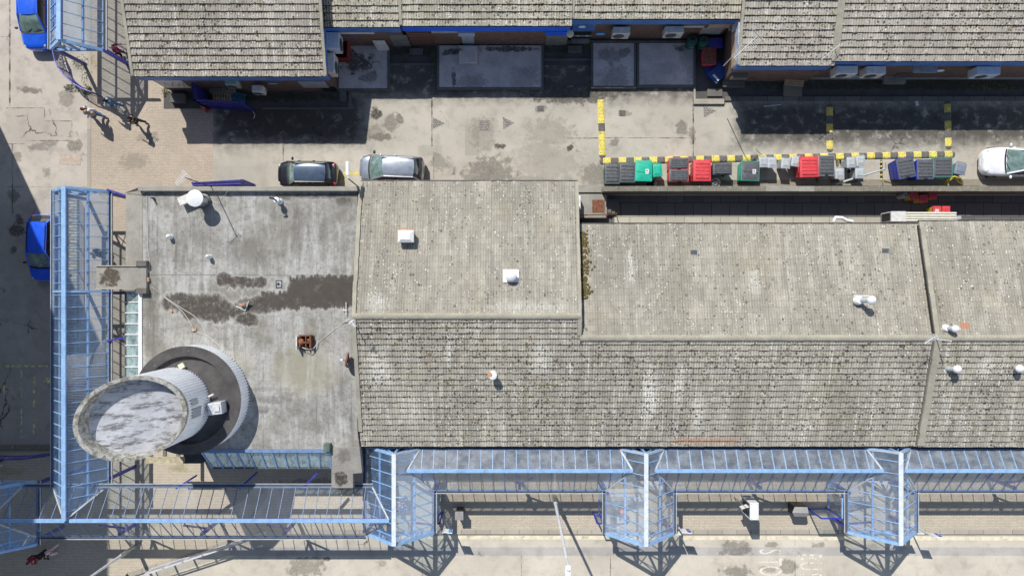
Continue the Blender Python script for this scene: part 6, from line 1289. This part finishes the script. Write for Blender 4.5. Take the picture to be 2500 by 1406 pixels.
def lamp_post(label, base, h, rz, arm=1.0, num=None, r=.10):
    b = W(*base,0); t = thing('lamp_post', label, 'lamp post', b, 'white lamp posts')
    m = MB(); m.tube((b.x,b.y,-.05),(b.x,b.y,1.35),r*1.35,n=14); m.tube((b.x,b.y,1.35),(b.x,b.y,1.75),r*1.42,n=14); m.build('base_sleeve', m_steel, t, smooth=40)
    m = MB(); m.tube((b.x,b.y,1.75),(b.x,b.y,h-1),r,r*.62,14); m.build('column', m_alu, t, smooth=40)
    m = MB(); m.tube((b.x,b.y,h-1),(b.x,b.y,h),r*.42,n=8); m.build('neck', m_alu, t)
    d = Vector((math.cos(rz),math.sin(rz),0)); m = MB(); a = Vector((b.x,b.y,h)); m.beam(a, a+d*arm, .26, .12); hd = m.build('lamp_head', m_white, t, bevel=.03)
    m = MB(); m.beam(a+d*arm*.45+Vector((0,0,.063)), a+d*arm*.47+Vector((0,0,.063)), .26, .006); m.build('seam', m_dkgrey, hd)
    if num:
        for i, ch in enumerate(num): text_mesh('number', ch, .24, m_dkgrey, a+d*(.22+.45*i)+Vector((0,0,.066)), (0,0,-math.pi/2), 1, parent=hd)
    return t
lamp_post('tall white lamp post between the first and second gabled bays', (1352,1208), 11.0, -math.pi/2-.0, 1.1, '72')
lamp_post('white lamp post leaning out of the lower left frame edge', (332,1331), 6.4, -2.4, 1.0, None, .09)
# guard rail along the bus road
t = thing('guard_rail', 'white pedestrian guard rail along the curved kerb', 'railing', W(490,1350,0))
r0, r1 = W(352,1402,1.0), W(640,1308,1.0); n = 6
for i in range(n):
    a, b = r0.lerp(r1,i/n), r0.lerp(r1,(i+.97)/n); m = MB(); m.beam((a.x,a.y,1.02),(b.x,b.y,1.02),.07,.06); m.beam((a.x,a.y,.86),(b.x,b.y,.86),.04,.04); m.beam((a.x,a.y,.12),(b.x,b.y,.12),.04,.04); m.beam((a.x,a.y,-.12),(a.x,a.y,1.05),.06,.06); m.beam((b.x,b.y,-.12),(b.x,b.y,1.05),.06,.06); p = m.build('panel', m_alu, t)
    m = MB()
    for k in range(14): q = a.lerp(b,(k+.5)/14); m.beam((q.x,q.y,.12),(q.x,q.y,.86),.018,.018)
    m.build('bars', m_alu, p)
# litter bins and totem
def litter(label, px, py, w, d, h, gable=False, mat=None, rz=0):
    t = thing('litter_bin', label, 'bin', (0,0,0), 'litter bins on the bus pavement'); m = MB(); m.box(-w/2,w/2,-d/2,d/2,.02,h-.12); m.build('body', mat or m_black, t, bevel=.02)
    m = MB()
    if gable: m.add([(-w/2,-d/2,h-.1),(w/2,-d/2,h-.1),(w/2,d/2,h-.1),(-w/2,d/2,h-.1),(-w/2-.22,0,h+.1),(w/2,0,h+.12)], [(0,1,5,4),(2,3,4,5),(1,2,5),(3,0,4),(3,2,1,0)])
    else: m.tbox(-w/2-.03,w/2+.03,-d/2-.03,d/2+.03,h-.1,h,-.0,-.0)
    m.build('hood', simple('stone_grey_lid', (.28,.27,.27), .6, 0, .15, 6), t, bevel=.015); m = MB(); m.box(-w*.3,w*.3,-d/2-.012,-d/2+.0,h-.42,h-.2); m.build('slot', m_dkgrey, t); return put(t, px, py, h, rz)
litter('square black litter bin with grey top by the first bay', 1121, 1259, .46, .46, 1.1); litter('dark hooded litter bin left of the third gabled bay', 1957, 1250, .80, .62, 1.15, True, rz=-.03)
c = W(1842,1248,2.4); t = thing('info_totem', 'white double sided information totem on the bus pavement', 'totem', (c.x,c.y,0)); m = MB(); m.box(c.x-.26,c.x+.26,c.y-.52,c.y+.52,.9,2.4); m.build('case', m_white, t, bevel=.03); m = MB(); m.tube((c.x,c.y,-.02),(c.x,c.y,.9),.09); m.build('post', m_alu, t)
for a,b in ((-.19,-.44),(.19,-.44),(-.19,.44),(.19,.44)): m = MB(); m.lathe([(.02,0),(.02,.008)], (c.x+a,c.y+b,2.4), 8); m.build('bolt', m_dkgrey, t)
m = MB(); m.box(c.x-.265,c.x-.2605,c.y-.42,c.y+.42,1.0,2.3); m.build('screen', m_shopg, t)
c = W(1792,1212,0); t = thing('road_sign', 'small white sign on a slim pole under the long canopy', 'sign', c); m = MB(); m.tube((c.x,c.y,0),(c.x,c.y,2.2),.03); m.build('pole', m_steel, t); m = MB(); m.rbox((c.x,c.y,1.7),.5,.03,.5,.3); m.build('plate', m_platew, t)
# benches in the bays
def bench(label, x, y, n=5):
    t = thing('bench', label, 'bench', (0,0,0), 'white slatted benches')
    for i in range(n): m = MB(); m.box(-.9,.9,-.22+i*.1,-.22+i*.1+.06,.42,.46); m.build('seat_slat', m_white, t, bevel=.006)
    for i in range(3): m = MB(); m.box(-.9,.9,.27+.02*i,.30+.02*i,.55+i*.12,.63+i*.12); m.build('back_slat', m_white, t)
    for s in (-1,1): m = MB(); m.beam((s*.8,-.2,0),(s*.8,-.2,.42),.06,.06); m.beam((s*.8,.25,0),(s*.8,.33,.9),.06,.06); m.beam((s*.8,-.2,.4),(s*.8,.27,.4),.06,.05); m.build('leg', m_white, t)
    return place(t, (x,y,0))
for xc, lb in ((x1c,'first'),(x2c,'second'),(x3c,'third')): bench(f'white slatted bench under the {lb} gabled bay', xc-.9, -13.35)
# curved railing top left
t = thing('curved_railing', 'curved indigo railing bowing round the weedy paving corner', 'railing', W(165,190,0))
cv = [(128,122),(133,145),(142,165),(157,185),(177,203),(200,217),(226,226)]; P = [W(a,b,1.0) for a,b in cv]; out = []
for i in range(len(P)-1):
    for k in range(4): out.append(P[i].lerp(P[i+1],k/4))
out.append(P[-1]); m = MB(); m.path([(p.x,p.y,1.02) for p in out], .035, 8); m.build('top_rail', simple('violet_blue_paint', (.16,.16,.55), .4, 0, .1, 4), t); m = MB(); m.path([(p.x,p.y,.12) for p in out], .025, 8); m.build('bottom_rail', m_indigo, t); m = MB()
for i in range(len(out)-1):
    for k in (0,.5): q = out[i].lerp(out[i+1],k); m.tube((q.x,q.y,.12),(q.x,q.y,1.0),.012,n=5)
m.build('bars', m_indigo, t)
for i in (0,8,16,24): m = MB(); m.tube((out[i].x,out[i].y,-.1),(out[i].x,out[i].y,1.06),.04,n=8); m.build('post', m_indigo, t)
t = thing('curved_railing', 'indigo railing crossing the shaded paving at the left edge', 'railing', W(60,1115,0)); m = MB(); out = [W(a,b,1.0) for a,b in ((-40,1121),(10,1122),(60,1120),(110,1113),(150,1104))]; m.path(out, .035, 8); m.build('top_rail', m_indigo, t); m = MB(); m.path([(p.x,p.y,.1) for p in out], .025, 8); m.build('bottom_rail', m_indigo, t); m = MB()
for i in range(4):
    for k in range(9): q = out[i].lerp(out[i+1],k/9); m.tube((q.x,q.y,0),(q.x,q.y,1.0),.012,n=5)
m.build('bars', m_indigo, t)
# mesh guard rail under the street canopy along the cobbles
t = thing('mesh_railing', 'low mesh railing beside the cobbles under the street canopy', 'railing', (X(190),Y(660),0)); x = X(191); y0, y1 = Y(850), Y(475); m = MB(); m.beam((x,y0,1.0),(x,y1,1.0),.05,.05); m.beam((x,y0,.1),(x,y1,.1),.04,.04); m.build('rail', m_dkgrey, t); m = MB()
for i in range(90): yy = y0+(y1-y0)*i/89; m.tube((x,yy,.0 if i%15==0 else .1),(x,yy,1.0),.012 if i%15 else .03,n=4)
m.build('bars', m_dkgrey, t)
# weeds and yard moss: nobody could count them
def weeds(name, label, spots, n, hmax=.16):
    m = MB()
    for (px,py,rx,ry,k) in spots:
        for i in range(int(n*k)):
            a = rng.uniform(0,6.28); q = math.sqrt(rng.uniform(0,1)); c = W(px+rx*q*math.cos(a), py+ry*q*math.sin(a), 0)
            for j in range(3):
                b = rng.uniform(0,6.28); l = rng.uniform(.02,.06); hh = rng.uniform(.3,1)*hmax*.6; d = Vector((math.cos(b),math.sin(b),0)); s = Vector((-d.y,d.x,0))*.010
                m.add([c-s, c+s, c+d*l+Vector((0,0,hh))+s*.5, c+d*l*1.8+Vector((0,0,hh*.75))], [(0,1,2),(0,2,3)])
    o = m.build(name, m_grass, recalc=False); tag(o, label, name, kind='stuff')
weeds('weeds', 'green weeds sprouting along the curved railing', [(213,222,12,12,.8),(197,150,22,16,.35),(178,214,22,8,.45),(150,150,10,26,.25),(205,180,10,24,.25),(404,226,10,12,.3)], 170)
weeds('moss_tufts', 'mossy growth at the foot of the yard walls', [(1440,112,8,8,1),(1060,150,6,30,1),(2420,212,60,6,1.2),(1690,200,6,10,.6),(870,150,30,14,.8),(900,180,20,10,.5),(1755,205,8,6,.5),(60,1093,60,6,1.2)], 110, .08)

# ------------------------------------------------------------------ people
def skinned(name, pts, edges, rad, mat, parent, sub=1):
    me = bpy.data.meshes.new(name); me.from_pydata([tuple(p) for p in pts], edges, []); o = bpy.data.objects.new(name, me); COL.objects.link(o)
    o.modifiers.new('skin', 'SKIN'); sv = me.skin_vertices[0].data
    for i, r in enumerate(rad): sv[i].radius = (r, r) if not isinstance(r, tuple) else r; sv[i].use_root = (i == 0)
    s = o.modifiers.new('sub', 'SUBSURF'); s.levels = sub; s.render_levels = sub
    dg = bpy.context.evaluated_depsgraph_get(); ev = o.evaluated_get(dg); nm = bpy.data.meshes.new_from_object(ev); bpy.data.objects.remove(o)
    nm.materials.clear(); nm.materials.append(mat); nm.shade_smooth(); q = bpy.data.objects.new(name, nm); COL.objects.link(q); q.parent = parent; return q
def cloth(name, col, var=.15): return simple(name, col, .85, 0, var, 12)
def person(label, px, py, face, top, legs, hair, hairlen=0, stride=.32, h=1.0, z0=0.0, sit=False, coat=False, arms=(0.3,-0.3), shoe=(.5,.5,.5), z_at=0.0, bag=None, shortsleeve=False, hat=None):
    """face: heading in radians. stride: half step length"""
    t = thing('person', label, 'person', (0,0,0)); V = Vector
    hz = .48 if sit else .93
    pel = V((0,0,hz)); sp = V((.01,0,hz+.2)); ch = V((.02,0,hz+.42)); nk = V((.01,0,hz+.56)); h0 = V((.03,0,hz+.62)); h1 = V((.035,0,hz+.70)); h2 = V((.03,0,hz+.785)); nose = V((.135,0,hz+.69))
    pts = [pel,sp,ch,nk,h0,h1,h2,nose]; E = [(0,1),(1,2),(2,3),(3,4),(4,5),(5,6),(5,7)]; rad = [(.15,.11),(.135,.10),(.15,.11),.055,.07,.092,.07,.014]
    legp = []; armp = []
    for s, ph in ((1,1),(-1,-1)):
        hip = V((0,s*.09,hz-.03))
        if sit: kn, an, to = V((.40,s*.11,.50)), V((.42,s*.11,.09)), V((.56,s*.12,.04))
        else:
            st = stride*ph; kn = V((st*.5+.06,s*.10,.50)); an = V((st-.02,s*.095,.09+(.07 if ph < 0 and stride > .1 else 0))); to = V((st+.15,s*.11,.035+(0.01 if ph < 0 else 0)))
        b = len(pts); pts += [hip,kn,an,to]; E += [(0,b),(b,b+1),(b+1,b+2),(b+2,b+3)]; rad += [.095,.062,.042,.038]; legp.append((hip,kn,an,to))
        sw = arms[0] if s > 0 else arms[1]
        sh = V((.01,s*.19,hz+.47)); el = sh+V((math.sin(sw)*.26-.03,s*.07,-math.cos(sw)*.26)); wr = el+V((math.sin(sw+.5)*.24,-s*.02,-math.cos(sw+.5)*.24)); pm = wr+(wr-el).normalized()*.07
        b = len(pts); pts += [sh,el,wr,pm]; E += [(2,b),(b,b+1),(b+1,b+2),(b+2,b+3)]; rad += [.062,.042,.03,.030]; armp.append((sh,el,wr,pm))
        d = (wr-el).normalized(); sd = d.cross(V((0,s,0))).normalized(); n_ = V((0,-s,0))
        for k, (off, ln) in enumerate(((.027,.075),(.009,.088),(-.009,.082),(-.027,.062))):
            f0 = pm+sd*off; f1 = pm+sd*off*1.15+d*ln*.55+n_*.008; f2 = pm+sd*off*1.15+d*ln+n_*.03
            b2 = len(pts); pts += [f1,f2]; E += [(b+3,b2),(b2,b2+1)]; rad += [.009,.008]
        b2 = len(pts); pts += [wr+sd*.04+d*.035, wr+sd*.055+d*.075+n_*.01]; E += [(b+2,b2),(b2,b2+1)]; rad += [.010,.009]
    body = skinned('body', pts, E, rad, m_skin, t)
    m = MB(); [m.ell((.115,s*.032,hz+.712),.013,.017,.011,8,6) for s in (1,-1)]; m.build('eyes', m_black, t); m = MB(); m.ell((.115,0,hz+.645),.012,.026,.008,8,5); m.build('mouth', cloth('lips',(.42,.16,.15)), t)
    m = MB(); [m.ell((.03,s*.092,hz+.70),.022,.012,.032,8,6) for s in (1,-1)]; m.build('ears', m_skin, t)
    # clothes
    P2 = [pel+V((0,0,-.06 if coat else .0)),sp,ch,nk+V((0,0,-.05))]; E2 = [(0,1),(1,2),(2,3)]; r2 = [(.185,.15) if coat else (.165,.125),(.165,.135),(.19,.145),.085]
    for (sh,el,wr,pm) in armp:
        b = len(P2); e_ = wr if not shortsleeve else el
        P2 += [sh,el if not shortsleeve else sh.lerp(el,.5),e_]; E2 += [(2,b),(b,b+1),(b+1,b+2)]; r2 += [.088,.068,.054]
    skinned('jacket' if coat else 'top', P2, E2, r2, top, t)
    P3 = [pel]; E3 = []; r3 = [(.16,.12)]
    for (hip,kn,an,to) in legp: b = len(P3); P3 += [hip,kn,an+V((0,0,.03))]; E3 += [(0,b),(b,b+1),(b+1,b+2)]; r3 += [.122,.092,.070]
    skinned('trousers', P3, E3, r3, legs, t)
    for (hip,kn,an,to) in legp:
        m = MB(); c = an.lerp(to,.5); m.ell((c.x+.01,c.y,c.z-.01),.14,.05,.055,12,8); m.build('shoe', cloth('shoe_%02d%02d'%(int(shoe[0]*99),int(shoe[2]*99)), shoe), t, smooth=60)
    m = MB(); m.ell((.012,0,hz+.725),.108,.100,.105,16,10)
    m.v = [(q[0], q[1], q[2]) for q in m.v if True]
    if hairlen: m.ell((-.085,0,hz+.60),.06,.095,.07+hairlen*.16,12,8); m.ell((-.06,.05,hz+.55),.05,.06,.05+hairlen*.18,10,8)
    # keep the face clear: pull hair verts off the front
    m.v = [((min(q[0], .075) if q[2] < hz+.765 else q[0]), q[1], q[2]) for q in m.v]
    m.build('hair', hair, t, smooth=70)
    if hat: m = MB(); m.lathe([(.16,.0),(.11,.02),(.105,.08),(.06,.12),(0,.125)], (.02,0,hz+.745), 16, cap=False); m.build('hat', hat, t, smooth=50)
    if bag: m = MB(); m.ell((-.17,.0,hz+.28),.09,.15,.2,12,8); m.build('bag', bag, t, smooth=60)
    c = W(px,py,z_at); place(t, (c.x,c.y,z0), face); t.scale = (h,h,h); return t
den, den2, jw = cloth('denim_blue',(.12,.24,.40)), cloth('mid_denim',(.10,.19,.36)), cloth('white_cotton',(.72,.72,.75))
blk, navyc = cloth('black_cloth',(.018,.018,.02)), cloth('navy_cloth',(.02,.035,.07)); aub, dkh, whh, brh = cloth('auburn_hair',(.10,.025,.015),.3), cloth('dark_hair',(.02,.015,.012),.3), cloth('white_hair',(.65,.62,.58)), cloth('fair_hair',(.38,.27,.15))
WEST = math.pi
person('person in white top and jeans with fair hair, nearest the camera of the pair', 249, 289, WEST-.15, jw, den2, brh, .4, .34, shoe=(.62,.62,.66), arms=(.5,-.5), bag=cloth('beige_bag',(.45,.36,.25)))
person('person with long auburn hair in white walking at the front', 240, 283, WEST-.1, cloth('lilac_white',(.62,.60,.70)), den, aub, .8, .28, shoe=(.6,.6,.62), arms=(-.4,.5))
person('person in denim jacket and jeans walking under the canopy shadow', 292, 262, WEST-.25, cloth('pale_denim',(.30,.40,.52)), den2, dkh, .2, .38, shoe=(.68,.66,.66), arms=(.45,-.4), bag=den2)
person('person dressed all in black walking behind the others', 350, 303, WEST-.1, blk, cloth('charcoal',(.05,.05,.055)), dkh, .3, .28, shoe=(.62,.58,.56), arms=(.5,.4), shortsleeve=True)
pw = person('white haired person in a magenta coat with a walking frame', 305, 137, .35, cloth('magenta_wool',(.36,.035,.14)), blk, whh, 0, .14, .95, coat=True, arms=(.9,.9), shoe=(.05,.05,.05))
c = W(312,136,0); t = thing('walking_frame', 'thin black walking frame held by the magenta coated person', 'walking frame', (c.x,c.y,0))
for s in (-1,1): m = MB(); m.path([(c.x-.1+.08*s,c.y+.26*s+.1,0),(c.x-.08+.08*s,c.y+.26*s+.1,.9),(c.x+.3+.08*s,c.y+.26*s+.18,.75),(c.x+.4+.08*s,c.y+.26*s+.2,0)], .015, 6); m.build('side_frame', m_black, t)
m = MB(); m.tube((c.x+.2,c.y-.1,.6),(c.x+.35,c.y+.4,.6),.013); m.build('crossbar', m_black, t)
person('person in dark navy walking under the street canopy', 262, 622, WEST, navyc, navyc, cloth('bald_skin',(.5,.3,.22)), 0, .3, arms=(.4,-.4), shoe=(.03,.03,.03))
person('person in a maroon coat at the lower left corner', 113, 1348, -2.3, cloth('maroon_wool',(.20,.025,.035)), blk, cloth('maroon_scarf',(.16,.02,.03)), .5, .16, coat=True, arms=(.2,-.2), shoe=(.05,.05,.05))
person('person in pink and black carrying a slim bag at the lower left corner', 143, 1336, -2.2, blk, cloth('pale_pink',(.62,.45,.50)), dkh, .4, .26, arms=(.4,-.4), shoe=(.5,.5,.5), bag=cloth('pink_bag',(.6,.42,.48)))
person('person in striped white and violet at the left edge', 8, 1128, .6, cloth('violet_white',(.45,.43,.62)), navyc, dkh, .3, .25, shoe=(.6,.6,.62))
bx, by = 1520, 1234
person('seated person in a red hat on the second bay bench', 1516, 1238, -math.pi/2, blk, navyc, brh, 0, 0, sit=True, arms=(.8,.8), hat=cloth('coral_felt',(.70,.16,.13)), z_at=.5)
person('seated person with pale hair on the first bay bench', 985, 1228, -math.pi/2, cloth('rose_knit',(.5,.3,.32)), navyc, whh, 0, 0, sit=True, arms=(.8,.8), z_at=.5)
person('seated person with dark hair on the first bay bench', 962, 1229, -math.pi/2, cloth('grey_knit',(.2,.2,.22)), blk, dkh, 0, 0, sit=True, arms=(.8,.8), z_at=.5)
# ------------------------------------------------------------------ light, sky, camera
EL = math.atan2(1, math.hypot(SUN_DX, SUN_DY)); AZ = math.atan2(-SUN_DX, -SUN_DY)      # bearing of the sun, clockwise from +y
w = bpy.data.worlds.new('World'); SC.world = w; w.use_nodes = True
sk = w.node_tree.nodes.new('ShaderNodeTexSky'); sk.sky_type = 'NISHITA'; sk.sun_disc = False; sk.sun_elevation = EL; sk.sun_rotation = AZ; sk.altitude = 50; sk.air_density = 1.0; sk.dust_density = .6; sk.ozone_density = 2.0
bg = w.node_tree.nodes['Background']; bg.inputs[1].default_value = SKY
wt = w.node_tree; tc = wt.nodes.new('ShaderNodeTexCoord'); sp = wt.nodes.new('ShaderNodeSeparateXYZ'); wt.links.new(tc.outputs['Generated'], sp.inputs[0])
mr = wt.nodes.new('ShaderNodeMapRange'); mr.interpolation_type = 'SMOOTHSTEP'; wt.links.new(sp.outputs[2], mr.inputs[0])
for i, v in enumerate((.50, .08, 0.0, 1.0)): mr.inputs[i+1].default_value = v
nz = wt.nodes.new('ShaderNodeTexNoise'); wt.links.new(tc.outputs['Generated'], nz.inputs['Vector']); nz.inputs['Scale'].default_value = 3.2; nz.inputs['Detail'].default_value = 6
mu = wt.nodes.new('ShaderNodeMath'); mu.operation = 'MULTIPLY'; wt.links.new(mr.outputs[0], mu.inputs[0]); wt.links.new(nz.outputs['Fac'], mu.inputs[1])
mx = wt.nodes.new('ShaderNodeMix'); mx.data_type = 'RGBA'; wt.links.new(mu.outputs[0], mx.inputs[0]); wt.links.new(sk.outputs[0], mx.inputs[6]); mx.inputs[7].default_value = (26,27,28.5,1)   # bright summer haze and cloud low on the horizon
wt.links.new(mx.outputs[2], bg.inputs[0])
sd = bpy.data.lights.new('sun', 'SUN'); sd.energy = SUN; sd.angle = R(.5); sd.color = (1.0,.965,.905)
so = bpy.data.objects.new('sun', sd); COL.objects.link(so); so.location = (-20,40,60); so.rotation_euler = Vector((SUN_DX,SUN_DY,-1)).to_track_quat('-Z','Y').to_euler()
cd = bpy.data.cameras.new('camera'); cd.sensor_width = 36; cd.lens = 24; cd.clip_end = 1000; cd.clip_start = .5
co = bpy.data.objects.new('camera', cd); COL.objects.link(co); co.location = (0,0,CH); co.rotation_euler = (0,0,0); SC.camera = co
SC.view_settings.view_transform = 'Standard'; SC.view_settings.look = 'None'; SC.view_settings.exposure = 0; SC.view_settings.gamma = 1
SC.cycles.max_bounces = 8; SC.cycles.transparent_max_bounces = 12; SC.cycles.diffuse_bounces = 3
